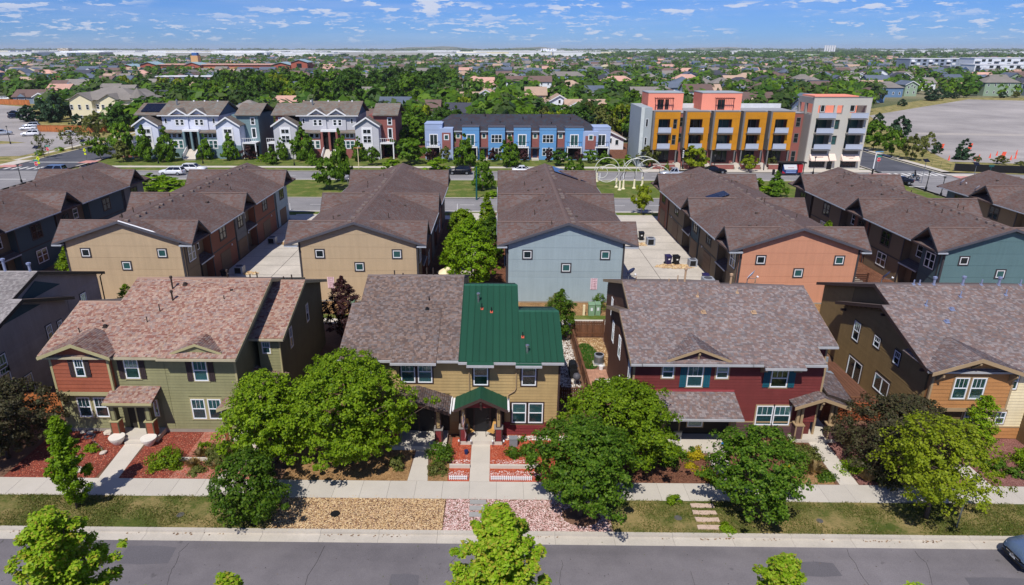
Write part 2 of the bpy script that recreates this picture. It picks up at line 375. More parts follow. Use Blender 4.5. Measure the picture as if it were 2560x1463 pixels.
# street in front
sheet('street', [(-84, 84, 15.1, 26.56)], -0.125, m_asph)
struct('street_crack', MB().tube([(-8.6,26.3,-0.124),(-8.7,25.2,-0.124),(-8.9,24.3,-0.124),(-8.85,23.6,-0.124),(-9.1,22,-0.124),(-9.0,20.5,-0.124)], 0.012, 4), mat('crack_seal', (60,57,58), 0.8))
struct('street_crack', MB().tube([(9.3,24.9,-0.124),(9.25,24.0,-0.124),(9.1,23.1,-0.124),(9.0,21,-0.124)], 0.009, 4), MATS['crack_seal'])
def crack(x, y0, y1, seed, w=.01):
    q = random.Random(seed); n = 14; pts = [(x, y0, -.124)]
    for k in range(1, n): pts.append((pts[-1][0]+q.uniform(-.14,.14), y0+(y1-y0)*k/(n-1), -.124))
    struct('street_crack', MB().tube(pts, w, 4), MATS['crack_seal'])
for k, (x, a, b_) in enumerate(((-25,26.5,22),(-15.5,26.4,23.5),(3.2,25.5,21),(17.5,26.5,20),(20.8,26.4,23),(-1.5,26.5,24.6),(29,26,21))): crack(x, a, b_, 40+k)
for k, (x, y, w, h) in enumerate(((-18.5,24.9,2.6,1.3),(14.5,24.6,1.9,1.0),(22,23.9,3.2,.8),(-5,23.6,1.4,.9))): struct('street_patch', MB().face([(x+w*dx, y+h*dy, -.121) for dx, dy in ((0,.05),(.5,0),(1,.08),(.97,.9),(.55,1),(.03,.95))]), mat('street_patch', (98,95,99), .85, .08, .8, .25, 16))
stones('street_debris', [(-40,40,21,26.9)], 1.1, .028, stones_mat('street_debris', [(70,60,54),(48,46,48),(110,96,80),(84,92,50)]), -.122, 15, None, 'scattered leaf bits and grit on the near street', 'debris')
def run_of_slabs(name, piece, x0, x1, step, y0, y1, z0, z1, m, gap=0.012, chamfer=None):
    base = struct(name, MB().box(x0, x1, y0+0.01, y1-0.01, z0-0.06, z1-0.022), mat('dark_joint', (96, 90, 84), 0.95))  # dark base that shows in the joints between pieces
    w = step-gap; b = MB().box(0, w, y0, y1, z0, z1); me = b.mesh(piece, m)
    n = int(round((x1-x0)/step))
    for i in range(n):
        o = link(piece, me, base, (x0+i*step+gap/2, 0, rng.uniform(-0.003, 0.003)))
    return base
run_of_slabs('gutter', 'gutter_section', -42, 42, 3.0, 26.56, 27.15, -0.17, -0.112, m_curb)
run_of_slabs('curb', 'curb_section', -42, 42, 3.0, 27.15, 27.36, -0.2, 0.03, m_curb)
run_of_slabs('sidewalk', 'paving_slab', -45.6, 45.6, 1.52, 29.92, 31.46, -0.1, 0.012, m_slab)
# the camera's own side of the street
sheet('sidewalk', [(-84, 84, 10.6, 12.1)], 0.012, m_slab); sheet('curb', [(-84, 84, 14.3, 14.6)], 0.01, m_curb); sheet('gutter', [(-84, 84, 14.6, 15.1)], -0.12, m_curb)
sheet('lawn', [(-84, 84, 12.1, 14.3)], 0.0, m_lawn); sheet('lawn', [(-84, 84, -40, 10.6)], -0.004, m_lawn)
# planting strip between curb and walk
sheet('lawn', [(-84, -11.9, 27.36, 29.92), (6.05, 84, 27.36, 29.92)], 0.0, m_lawn)
sheet('gravel_bed', [(-11.9, -2.78, 27.36, 29.92)], -0.02, m_soil); sheet('gravel_bed', [(-2.76, 6.05, 27.36, 29.92)], -0.02, m_soil)
stones('gravel', [(-12.4, -2.8, 27.38, 29.9)], 520, 0.036, m_tanstone, -0.015, 3, lambda P: P[:,0] > -11.9+0.25*np.sin(P[:,1]*5)-0.3*(P[:,1] < 28), 'tan river gravel in the planting strip left of the pink gravel')
stones('gravel', [(-2.74, 6.0, 27.38, 29.9)], 520, 0.034, m_pinkstone, -0.015, 4, lambda P: ((P[:,0]-4.5)/1.0)**2+((P[:,1]-28.6)/0.8)**2 > 1, 'pink gravel in the planting strip under the paired trees')
stones('gravel', [(-11.5,-2.9,29.9,30.15),(-11.5,-2.9,27.2,27.36)], 14, .03, m_tanstone, .012, 16, None, 'tan pebbles strayed onto the walk and curb'); stones('gravel', [(-2.7,5.9,29.9,30.12),(-2.7,5.9,27.2,27.36)], 14, .03, m_pinkstone, .012, 17, None, 'pink pebbles strayed onto the walk and curb')
def gkeep(P):
    v = np.sin(P[:,0]*1.7)+np.sin(P[:,1]*3.1+P[:,0]*0.6)+np.sin(P[:,0]*0.53+1.0)
    return v + np.random.default_rng(5).uniform(-1.2, 1.2, len(P)) > -0.6
blades('grass', [(-40, -11.7, 27.33, 29.97), (5.9, 42, 27.33, 29.97)], 430, 0.075, m_blade, 0.0, 2, gkeep, 'patchy short grass in the strip beside the curb')
def disc(name, x, y, z, r, m, label, cat, rim=0.02):
    return tag(part(name, MB().lathe([(r, 0), (r, rim), (r*0.85, rim+0.004), (0.001, rim+0.004)], (x, y, z), 18), m), label, cat)
disc('utility_cover', -8.58, 28.54, 0.03, 0.25, m_black, 'round black utility cover set in the tan gravel strip', 'cover')
disc('utility_cover', 9.62, 28.52, 0.0, 0.2, mat('grey_lid', (88,86,84), 0.7), 'grey round utility cover in the lawn left of the stepping stones', 'cover')
disc('utility_cover', 17.0, 28.4, 0.0, 0.17, MATS['grey_lid'], 'grey round utility cover in the lawn right of the stepping stones', 'cover')
disc('utility_cover', -16.8, 28.35, 0.0, 0.2, MATS['grey_lid'], 'grey utility cover in the patchy lawn before the green house', 'cover')
m_flag = mat('pink_flagstone', (196,172,156), 0.85, 0.1, 3, 0.1, 20, 0.2, rand=0.06); m_paver = mat('grey_paver', (158,156,152), 0.85, 0.08, 3, 0.08, 20, 0.2, rand=0.06)
for i, (x, y) in enumerate([(11.16,29.51),(11.14,28.95),(11.1,28.38),(11.05,27.8)]):
    b = MB(); q = random.Random(i); pts = [(x+q.uniform(-.03,.03)+sx*0.62, y+q.uniform(-.03,.03)+sy*0.15, 0.0) for sx, sy in ((-1,-1),(-.3,-1.05),(.4,-.95),(1,-1),(1,1),(.2,.94),(-.4,1.05),(-1,1))]
    tag(part('stepping_stone', b.prism(pts, (0,0,0.05)), m_flag), 'pink flagstone step across the lawn, %s from the walk' % ['first','second','third','fourth'][i], 'stepping stone', 'flagstone steps across the lawn')
for i, y in enumerate((29.62, 29.12, 28.6)):
    tag(part('stepping_stone', MB().box(-1.45, -0.55, y-0.17, y+0.17, 0.0, 0.06), m_paver), 'grey paver step in the pink gravel, %s from the walk' % ['first','second','third'][i], 'stepping stone', 'grey paver steps in pink gravel')
stones('leaf_litter', [(-42,42,26.98,27.14)], 60, 0.045, stones_mat('leaf_litter_brown', [(120,88,60),(96,70,50),(140,110,78)]), -0.115, 14, lambda P: np.sin(P[:,0]*.7)+np.sin(P[:,0]*2.3+1)+np.random.default_rng(3).uniform(-1,1,len(P)) > .5, 'brown leaf litter lying along the curb', 'leaf litter')
# front yards and the ground round the houses
sheet('ground', [(-84, 84, 31.46, 97)], -0.02, m_soil)
Z1, Z2, Z3 = 0.0, 0.005, 0.010
sheet('mulch_bed', [(-28.6,-23.2,31.48,36.6), (-21.95,-18.9,31.48,36.4)], Z1, m_redmulch)
sheet('mulch_bed', [(-18.9,-14.2,31.48,36.4)], Z1, m_fademulch)
sheet('mulch_bed', [(-12.4,-5.1,31.48,36.4), (-3.95,-2.82,31.48,34.6)], Z1, m_strawmulch)
sheet('mulch_bed', [(-2.8,-1.56,31.48,36), (-0.4,5.2,31.48,36.4)], Z1, m_orangemulch)
sheet('mulch_bed', [(6.9,12.6,31.48,36.4), (14.0,19.4,31.48,36.4)], Z1, m_brownmulch)
sheet('mulch_bed', [(20.7,26,31.48,38), (26,40,31.48,36.4)], Z1, m_maroonmulch)
sheet('mulch_bed', [(17.4,19.3,31.5,33.6)], Z2, m_strawmulch)
stones('gravel', [(-2.78,-1.58,32.9,33.6), (-0.38,2.6,32.9,33.6), (-2.78,-1.58,32.0,32.5), (-0.38,2.6,32.0,32.5)], 170, 0.04, m_pinkstone, 0.0, 8, None, 'pale pebbles edging the red mulch beds of the tan house')
stones('gravel', [(0.35, 5.0, 35.75, 36.25)], 260, 0.06, m_whitestone, 0.0, 9, None, 'white pebbles along the foot of the tan house')
stones('bark', [(-28.3,-23.3,31.5,36.3),(-21.8,-14.4,31.5,36.2),(-2.8,-1.6,33.4,35.0),(-0.3,5,33.4,35.5)], 110, 0.035, stones_mat('red_chips', [(150,60,42),(176,78,54),(196,110,80),(128,50,36),(170,120,100)]), 0.0, 10, None, 'loose red bark chips on the mulch beds', 'bark')
m_walk = mat('walk_concrete', (196,188,176), 0.88, 0.06, 0.8, 0.07, 25, 0.12, 60, rand=0.05)
def walk(x0, x1, ya, yb, xa0=None, xa1=None, step=1.5):
    """a front walk of slabs from the sidewalk (ya) to the porch (yb); may run slightly askew"""
    base = struct('front_walk', MB().prism([(x0+.02,ya,-.05),(x1-.02,ya,-.05),((x1 if xa1 is None else xa1)-.02,yb,-.05),((x0 if xa0 is None else xa0)+.02,yb,-.05)], (0,0,0.05)), MATS['dark_joint'])
    xa0 = x0 if xa0 is None else xa0; xa1 = x1 if xa1 is None else xa1; n = max(1, int(round((yb-ya)/step)))
    for i in range(n):
        a, b = i/n, (i+1)/n; g = 0.006/(yb-ya)
        f = lambda t: (x0+(xa0-x0)*t, x1+(xa1-x1)*t, ya+(yb-ya)*t)
        l0, r0, y0 = f(a+g); l1, r1, y1 = f(b-g)
        part('paving_slab', MB().prism([(l0,y0,-.04),(r0,y0,-.04),(r1,y1,-.04),(l1,y1,-.04)], (0,0,0.055)), m_walk, base)
walk(-22.98,-21.84,31.47,34.9,-23.3,-22.1); walk(-5.11,-3.95,31.47,34.5,-4.95,-4.2); walk(-1.55,-0.4,31.47,35.2); walk(12.6,13.95,31.47,34.4,12.95,13.97); walk(19.54,20.6,31.47,35.8,19.65,20.75); walk(27.0,28.1,31.47,33.5)
walk(-16.2,-15.2,31.47,35.5,-15.4,-14.4)
# back: narrow walk, strip of grass, driveways between the town houses
sheet('back_walk', [(-60, 60, 54.4, 55.6)], 0.0, m_concrete)
sheet('lawn', [(-60, 60, 55.6, 56.6)], -0.004, m_lawn2)
sheet('gravel_bed', [(-60, 60, 56.6, 59.9)], -0.008, m_strawmulch)
for x0, x1 in ((-30.2, -19.0), (12.05, 23.1), (53.4, 64.0)):
    sheet('driveway', [(x0, x1, 58.6, 96)], 0.0, m_drive); sheet('driveway_joint', [(x0, x1, y-.03, y+.03) for y in np.arange(61, 96, 3.4)]+[((x0+x1)/2-.03, (x0+x1)/2+.03, 58.6, 96)], 0.004, MATS['dark_joint'])
    stones('oil_stain', [(x0+3, x1-3, 60, 92)], .35, .5, mat('oil_stain', (140,132,124), .9), -.2, 77, None, 'faint stains on the driveway concrete', 'stain') if False else None
for x0, x1 in ((-49.5, -41.6), (-7.5, 0.9), (34.2, 42.2)):
    sheet('court_walk', [((x0+x1)/2-0.8, (x0+x1)/2+0.8, 59, 97)], 0.0, m_concrete)
    sheet('ground_cover', [(x0, (x0+x1)/2-0.8, 60, 97), ((x0+x1)/2+0.8, x1, 60, 97)], -0.004, m_brownmulch)
# boulevard
sheet('street', [(-400, 400, 98.1, 107.6)], -0.06, m_asph2); sheet('street', [(-400, 400, 123.9, 132.8)], -0.06, m_asph2)
sheet('median', [(-86, 74, 108.1, 123.5)], 0.0, m_lawn2)
for y0, y1 in ((107.6,108.1),(123.4,123.9),(132.8,133.3),(97.6,98.1)): sheet('curb', [(-88.5, 76, y0, y1)], 0.012, m_curb)
sheet('lawn', [(-88, 76, 95.4, 97.6)], -0.006, m_lawn2); sheet('sidewalk', [(-88, 76, 93.2, 95.4)], 0.004, m_concrete)
sheet('lawn', [(-88, 76, 133.3, 136.9)], 0.0, m_lawn2); sheet('sidewalk', [(-88, 76, 136.9, 138.9)], 0.004, m_concrete)
sheet('lawn', [(-88, 29, 138.9, 150)], -0.006, m_lawn2); sheet('plaza', [(29, 76, 133.3, 136.2)], 0.008, m_concrete)
sheet('ground', [(-87, 76, 150, 176)], -0.03, m_brownmulch)
m_line = mat('road_marking', (222,220,214), 0.7, 0.08, 2, 0.08, 10)
sheet('lane_marking', [(-400,400,98.6,98.75), (-86,74,125.0,125.12)], -0.056, m_line)
for i in range(26): pass
b = MB()
for i in range(40):
    x = -90+i*6.0; b.face([(x,102.8,-.056),(x+2.2,102.8,-.056),(x+2.2,102.92,-.056),(x,102.92,-.056)]); b.face([(x,128.3,-.056),(x+2.2,128.3,-.056),(x+2.2,128.42,-.056),(x,128.42,-.056)])
part('lane_marking', b, m_line, kind='structure')
# cross streets left and right of the boulevard
sheet("street", [(-103.5,-89.5,133,262),(-103.5,-89.5,60,98)], -0.064, m_asphd); sheet("street", [(77.0,88.4,132.8,300),(77,88.4,60,98)], -0.064, m_asphd)
sheet('street', [(-105,-88.2,107.6,123.9),(75.5,90,107.6,123.9)], -0.062, m_asph2)
sheet('curb', [(-104,-103.5,138,262),(-89.5,-89,138,262),(76.6,77,135,300),(88.4,88.8,130,300)], 0.012, m_curb)
sheet('sidewalk', [(-108.5,-107,146,230),(89.6,91.2,134,300),(-107,-104,138.5,146),(88.8,97,126.5,131.5)], 0.004, m_concrete)
sheet('lawn', [(-107,-104,146,262),(91.2,98,138,165)], -0.006, m_drygrass)
sheet('curb_ramp', [(-105.5,-101.5,136.5,139.5),(-91.5,-88.2,142,145.5),(73.5,77.5,127.8,131.5),(88.4,92,125.6,129)], 0.02, mat('red_ramp', (196,140,132), 0.85))
sheet('lane_marking', [(-103,-92,143.3,143.8),(77.4,88,133.6,134.1),(-98,-90,123.3,123.6),(70,77,118.6,118.9)], -0.05, m_line)
b = MB()
for i in range(8): x = 77.6+i*1.35; b.face([(x,129.6,-.05),(x+.6,129.6,-.05),(x+.6,132.4,-.05),(x,132.4,-.05)])
for i in range(8): x = -102.5+i*1.6; b.face([(x,134.5,-.05),(x+.6,134.5,-.05),(x+.6,137.4,-.05),(x,137.4,-.05)])
part('crosswalk', b, m_line, kind='structure')
# the paved lots
polysheet('parking_lot', [(99.5,147),(240,120),(420,140),(420,318),(252,330.6),(231,339),(138,254),(112,186)], -0.02, m_lot)
polysheet('verge', [(91.2,134),(240,100),(460,120),(460,345),(250,352),(222,350),(128,258),(91.2,175)], -0.035, m_drygrass)
polysheet('lot_joint', [(122,196),(300,176),(420,188),(420,193),(300,181),(124,201)], -0.012, mat('lot_seam', (172,164,156), 0.9, 0.1, 0.2, 0.1, 3))
for k in range(7): polysheet('lot_joint', [(112+k*16,162+k*9),(113+k*16,162+k*9),(330+k*12,140+k*30),(329+k*12,139.4+k*30)], -0.012+k*.0003, MATS['lot_seam'])
polysheet('parking_lot', [(-112,186),(-104,180),(-108.5,172),(-111,152),(-300,120),(-330,300),(-221,299),(-198,285),(-140,203)], -0.02, m_lot)
polysheet('verge', [(-134,178),(-125,175),(-150,160),(-300,150),(-300,170)], -0.012, m_drygrass)
sheet('ground', [(-340,-103.6,100,340)], -0.04, m_drygrass)
# ================================================================ house kit
WCACHE = {}
def _ring(b, w, h, t, d0, d1, m=0, x0=0.0, z0=0.0):
    """a rectangular frame of bar width t; local x across, z up, outward is -y"""
    b.box(x0, x0+t, -d1, -d0, z0, z0+h, m); b.box(x0+w-t, x0+w, -d1, -d0, z0, z0+h, m)
    b.box(x0+t, x0+w-t, -d1, -d0, z0, z0+t, m); b.box(x0+t, x0+w-t, -d1, -d0, z0+h-t, z0+h, m)
def window(parent, x, y, z, w, h, rz=0, style='hung', trim=None, tw=0.1, frame=None, pane='glass', back='mix', muntins=3, d=0.0, simple=False):
    """bottom-left corner of the sash at (x,y,z); rz 0 faces -Y, 90 faces +X, -90 faces -X"""
    frame = frame or m_vinyl; o0 = origin(parent)
    key = (round(w,2), round(h,2), style, frame.name, pane, back, muntins, trim.name if trim else None, tw, simple)
    if key not in WCACHE:
        t = 0.065 if not simple else min(0.09, w*0.12); b = MB(); _ring(b, w, h, t, 0.0, 0.055)
        if style == 'hung':
            b.box(t, w-t, -0.05, -0.01, h*0.49, h*0.49+t*0.9)
        elif style == 'slider':
            b.box(w*0.48, w*0.48+t, -0.05, -0.01, t, h-t)
        elif style == 'pair':
            b.box(w*0.5-t*.7, w*0.5+t*.7, -0.05, -0.01, t, h-t); b.box(t, w-t, -0.048, -0.012, h*0.49, h*0.49+t*.8)
        elif style == 'six':
            for i in (1, 2): b.box(w*i/3-t*.6, w*i/3+t*.6, -0.05, -0.01, t, h-t)
            b.box(t, w-t, -0.048, -0.012, h*0.49, h*0.49+t*.8)
        if muntins and style in ('hung',) and not simple:
            for i in range(1, muntins): xx = t+(w-2*t)*i/muntins; b.box(xx-.011, xx+.011, -0.036, -0.026, h*0.49+t, h-t)
        fm = b.mesh('window', frame)
        ps = []
        gm = m_glass if pane == 'glass' else (m_panet if pane == 'teal' else m_pane)
        if pane == 'glass':
            ps.append(('pane', MB().box(t*.8, w-t*.8, -0.026, -0.022, t*.8, h-t*.8).mesh('pane', gm)))
            if back in ('mix', 'blind'):
                ps.append(('blind', MB().box(t*.5, w-t*.5, -0.010, -0.004, h*0.5, h-t*.5).mesh('blind', m_blind)))
                ps.append(('curtain', MB().box(t*.5, w-t*.5, -0.010, -0.004, t*.5, h*0.5).mesh('curtain', m_curtain if back == 'mix' else m_blind)))
            else:
                ps.append(('room_shade', MB().box(t*.5, w-t*.5, -0.010, -0.004, t*.5, h-t*.5).mesh('room_shade', m_pane)))  # dark plate behind the pane, the unlit interior painted as a colour
        else:
            ps.append(('pane', MB().box(t*.7, w-t*.7, -0.02, -0.004, t*.7, h-t*.7).mesh('pane', gm)))
        if trim:
            bt = MB(); _ring(bt, w+2*tw, h+2*tw, tw, 0.0, 0.04, 0, -tw, -tw); ps.append(('trim', bt.mesh('trim', trim)))
        WCACHE[key] = (fm, ps)
    fm, ps = WCACHE[key]
    off = Matrix.Rotation(R(rz), 3, 'Z') @ Vector((0, -d, 0))
    o = link('window', fm, parent, Vector((x, y, z))+off-o0, R(rz))
    for n, me in ps: link(n, me, o)
    return o
def shutter(parent, x, y, z, w, h, m, rz=0):
    b = MB(); k = 3
    for i in range(k): b.box(i*w/k+.006, (i+1)*w/k-.006, -0.05, -0.022, 0, h)
    b.box(0, w, -0.062, -0.05, h*.12, h*.12+.07); b.box(0, w, -0.062, -0.05, h*.82, h*.82+.07)
    key = ('sh', round(w,2), round(h,2), m.name)
    if key not in WCACHE: WCACHE[key] = b.mesh('shutter', m)
    return link('shutter', WCACHE[key], parent, Vector((x,y,z))-origin(parent), R(rz))
BCACHE = {}
def boards(wall, y, z0, z1, rngf, exposure, m, holes=(), rz=0, fixed=0.0, name='siding_board', jag=False, joints=True, seed=0):
    """lap boards, each its own object, cut round the holes; u runs along the wall.
    rz 0: u = X at depth y; rz 90: u = Y at X = y (facing +X); rz -90: facing -X"""
    q = random.Random(seed); o0 = origin(wall); n = int(round((z1-z0)/exposure)); e = (z1-z0)/n
    key = (name, round(e,4), m.name, jag)
    if key not in BCACHE:
        t0, t1 = 0.032, 0.005; b = MB()
        b.prism([(0,0.004,0.0),(0,-t0,0.0),(0,-t1,e+.01),(0,0.004,e+.01)], (1,0,0)); BCACHE[key] = b.mesh(name, m)
    me = BCACHE[key]
    for i in range(n):
        a = z0+i*e; zc = a+e*0.5; lo, hi = rngf(zc)
        if hi-lo < 0.05: continue
        cuts = sorted((h[0], h[1]) for h in holes if h[2] < a+e*0.72 and h[3] > a+e*0.28)
        segs = []; cur = lo
        for c0, c1 in cuts:
            if c0 > cur: segs.append((cur, min(c0, hi)))
            cur = max(cur, c1)
        if cur < hi: segs.append((cur, hi))
        out = []
        for s0, s1 in segs:
            while joints and s1-s0 > 4.2:
                c = s0+q.uniform(2.2, 3.8); out.append((s0, c-.004)); s0 = c
            out.append((s0, s1))
        for s0, s1 in out:
            L = s1-s0
            if L < 0.03: continue
            dz = q.uniform(-0.012, 0.012) if jag else 0
            if rz == 0: p = Vector((s0, y, a+dz))
            elif rz == 90: p = Vector((y, s0, a+dz))
            else: p = Vector((y, s1, a+dz))
            o = link(name, me, wall, p-o0, R(rz)); o.scale = (L, 1, 1)
SLOPE = 1/3.0
def tabs(name, parent, xs, m, plane, exposure=0.14, seed=1, wmin=0.1, wmax=0.24):
    """separate shingles laid in courses on a sloping plane. plane = (origin, u, v, length v, normal); xs(vv) -> (u0,u1) span at distance vv up the slope"""
    o, u, v, L, nrm = [np.array(q, float) if not np.isscalar(q) else q for q in plane]
    r = np.random.default_rng(seed); V = []; nb = int(L/exposure)+1
    for i in range(nb):
        v0 = i*exposure; v1 = min(L, v0+exposure*1.15)
        if v0 >= L-0.02: break
        a, b = xs((v0+v1)/2)
        if b-a < 0.05: continue
        k = int((b-a)/wmin)+2; w = r.uniform(wmin, wmax, k); e = np.concatenate([[0], np.cumsum(w)])-r.uniform(0, wmax); e += a
        e = np.clip(e, a, b); e = e[np.concatenate([[True], np.diff(e) > 0.02])]
        if len(e) < 2: continue
        g = 0.004; s0 = e[:-1]+g; s1 = e[1:]-g; n = len(s0)
        lift = 0.018+r.uniform(0, 0.012, n); vv = v0-r.uniform(0, 0.02, n)
        c = lambda su, sv, h: o+np.outer(su, u)+(np.outer(sv, v) if not np.isscalar(sv) else sv*v)+np.outer(h, nrm)
        z = np.zeros(n); quad = np.stack([c(s0, vv, lift), c(s1, vv, lift), c(s1, v1, z+.004), c(s0, v1, z+.004), c(s0, vv, z-.005), c(s1, vv, z-.005)], 1)
        V.append(quad)
    V = np.concatenate(V); n = len(V)
    F = np.array([(0,1,2,3),(4,5,1,0)]); F = (F[None]+6*np.arange(n)[:,None,None]).reshape(-1,4)
    return raw(name, V.reshape(-1,3)-np.array(origin(parent)), F, m, None, None, 'stuff', parent)
class House:
    def __init__(s, name, label, cat, x, y, **k):
        s.o = thing(name, label, cat, (x, y, 0), 0, k.get('group'))
def gable_section(h, x0, x1, ye, yr, yb, ze, wallm, trim, gutter, tabm, roofm, seed, ovx0=0.42, ovx1=0.42, ovf=0.5, base=0.0, wall=True, skin='tabs', zth=0.2, gut=True, rake0=True, rake1=True, rear=True):
    """one run of the house: ridge along X, front eave line at ye (height ze on the roof surface), ridge at yr, rear eave yb"""
    zr = ze+(yr-ye)*SLOPE; zb = zr-(yb-yr)*SLOPE; yw, ybw = ye+ovf, yb-ovf
    zt = lambda y: ze+(y-ye)*SLOPE if y <= yr else zr-(y-yr)*SLOPE
    W = None
    if wall:
        pts = [(x0+ovx0, yw, base), (x0+ovx0, yw, zt(yw)-zth-.03), (x0+ovx0, yr, zr-zth-.03), (x0+ovx0, ybw, zt(ybw)-zth-.03), (x0+ovx0, ybw, base)]
        W = part('wall', MB().prism(pts, (x1-ovx1-x0-ovx0, 0, 0)), wallm, h.o)
    deck = [(x0, ye, ze), (x0, yr, zr), (x0, yb, zb), (x0, yb, zb-zth), (x0, yr, zr-zth), (x0, ye, ze-zth)]
    rf = part('roof', MB().prism(deck, (x1-x0, 0, 0)), roofm, h.o)
    if skin == 'tabs':
        L = math.hypot(yr-ye, zr-ze); v = ((0), (yr-ye)/L, (zr-ze)/L); n = (0, -v[2], v[1])
        tabs('shingles', rf, lambda vv: (x0-.02, x1+.02), tabm, ((0, ye-.03*v[1], ze-.03*v[2]), (1,0,0), v, L+.03, n), seed=seed)
        if rear: part('ridge_cap', MB().prism([(x0-.03, yr-.16, zr-.04), (x0-.03, yr, zr+.035), (x0-.03, yr+.16, zr-.04)], (x1-x0+.06,0,0)), tabm, rf)
    for xx, on in ((x0-.035, rake0), (x1, rake1)):
        if on: part('rake_trim', MB().prism([(xx, ye-.02, ze-.24), (xx, ye-.02, ze), (xx, yr, zr), (xx, yb, zb), (xx, yb, zb-.24), (xx, yr, zr-.24)], (.035,0,0)), trim, rf)
    if gut: part('gutter', MB().box(x0-.02, x1+.02, ye-.14, ye-.005, ze-.17, ze-.045), gutter, rf)
    return W, rf
def front_gable(h, xc, half, yf, zap, zlo, depth, trim, roofm, tabm, seed, th=0.18, fasc=0.2, wallm=None, wall_y=None, brk=None):
    """a small gable facing the street: apex at (xc, zap), eaves at zlo, running back `depth`"""
    sl = (zap-zlo)/half; g = part('gable', MB().prism([(xc-half, yf, zlo), (xc, yf, zap), (xc+half, yf, zlo), (xc+half, yf, zlo-.06), (xc, yf, zap-th), (xc-half, yf, zlo-.06)], (0, depth, 0)), roofm, h.o)
    part('rake_trim', MB().prism([(xc-half-.03, yf-.04, zlo-fasc), (xc-half-.03, yf-.04, zlo+.01), (xc, yf-.04, zap+.02), (xc+half+.03, yf-.04, zlo+.01), (xc+half+.03, yf-.04, zlo-fasc), (xc, yf-.04, zap-fasc)], (0, .04, 0)), trim, g)
    L = math.hypot(half, zap-zlo)
    if tabm:
        for s, sd in ((-1, 0), (1, 1)):
            tabs('shingles', g, lambda vv: (0, depth), tabm, ((xc+s*half, yf-.02, zlo), (0,1,0), (-s*half/L, 0, (zap-zlo)/L), L, (s*(zap-zlo)/L, 0, half/L)), seed=seed+sd)
    if wallm is not None:
        part('gable_wall', MB().prism([(xc-half+.1, wall_y, zlo-.02), (xc, wall_y, zap-th-.05), (xc+half-.1, wall_y, zlo-.02)], (0, .08, 0)), wallm, g)
    if brk: 
        bb = MB(); bb.box(xc-.06, xc+.06, yf+.02, wall_y, zap-.42, zap-.3); bb.prism([(xc-.05, wall_y-.02, zap-.95), (xc-.05, wall_y-.02, zap-.8), (xc-.05, yf+.2, zap-.42), (xc-.05, yf+.08, zap-.42)], (.1,0,0)); part('bracket', bb, brk, g)
    return g
def column(h, x, y, z0, zpl, ztop, wb, wt, mbase, mcap, mshaft, minset=None, name='porch_column'):
    """tapered porch column on a clad pedestal"""
    c = part(name, MB().box(x-wb/2, x+wb/2, y-wb/2, y+wb/2, z0, zpl), mbase, h.o)
    part('column_cap', MB().box(x-wb/2-.05, x+wb/2+.05, y-wb/2-.05, y+wb/2+.05, zpl, zpl+.07), mcap, c)
    t = wb*0.72; b = MB(); k = [(x-t/2, y-t/2), (x+t/2, y-t/2), (x+t/2, y+t/2), (x-t/2, y+t/2)]; k2 = [(x-wt/2, y-wt/2), (x+wt/2, y-wt/2), (x+wt/2, y+wt/2), (x-wt/2, y+wt/2)]
    lo = [(a, c_, zpl+.07) for a, c_ in k]; hi = [(a, c_, ztop) for a, c_ in k2]
    for i in range(4): j = (i+1) % 4; b.face([lo[i], lo[j], hi[j], hi[i]])
    b.face(hi); part('column_shaft', b, mshaft, c)
    if minset: part('column_panel', MB().prism([(x-t*.27, y-t/2-.012, zpl+.14), (x+t*.27, y-t/2-.012, zpl+.14), (x+wt*.27, y-wt/2-.012, ztop-.1), (x-wt*.27, y-wt/2-.012, ztop-.1)], (0,.02,0)), minset, c)
    b = MB()
    for i in (-1, 1): b.box(x+i*(wb/2-.03)-.035, x+i*(wb/2-.03)+.035, y-wb/2-.015, y-wb/2+.04, z0, zpl)
    part('corner_board', b, mcap if minset is None else mshaft, c)
    for k in range(1, 4): part('siding_board', MB().box(x-wb/2+.06, x+wb/2-.06, y-wb/2-.012, y-wb/2, z0+(zpl-z0)*(k-1)/3+.01, z0+(zpl-z0)*k/3-.008), mbase, c)
    return c
def vent_pipe(h, x, y, z, ht, r=0.05, m=None, cap=False, boot=None, name='vent_pipe'):
    m = m or m_steel; b = MB().cyl((x,y,z-.15), (x,y,z+ht), r, r, 8)
    if cap: b.cyl((x,y,z+ht), (x,y,z+ht+.12), r*1.7, r*1.7, 8); b.cyl((x,y,z+ht+.12), (x,y,z+ht+.17), r*1.9, r*.6, 8)
    o = part(name, b, m, h.o)
    if boot: part('flashing', MB().prism([(x-.09,y-.1,z-.03),(x+.09,y-.1,z-.03),(x+.09,y+.1,z+.04),(x-.09,y+.1,z+.04)], (0,0,.03)), boot, o)
    return o
def box_vent(h, x, y, z, m, s=0.2, name='roof_vent'):
    b = MB(); b.prism([(x-s/2-.06, y-s/2-.06, z-.02), (x+s/2+.06, y-s/2-.06, z-.02), (x+s/2+.06, y+s/2+.06, z+.07), (x-s/2-.06, y+s/2+.06, z+.07)], (0,0,.02))
    b.box(x-s/2, x+s/2, y-s/2, y+s/2, z, z+.17); return part(name, b, m, h.o)
def text_mesh(txt, size, m, name='lettering'):
    cu = bpy.data.curves.new('t', 'FONT'); cu.body = txt; cu.size = size; cu.align_x = 'CENTER'; cu.align_y = 'CENTER'; cu.extrude = 0.003; cu.space_line = 0.98
    o = bpy.data.objects.new('t', cu); COL.objects.link(o); dg = bpy.context.evaluated_depsgraph_get(); me = bpy.data.meshes.new_from_object(o.evaluated_get(dg)); bpy.data.objects.remove(o); bpy.data.curves.remove(cu)
    me.name = name; me.materials.clear(); me.materials.append(m); return me
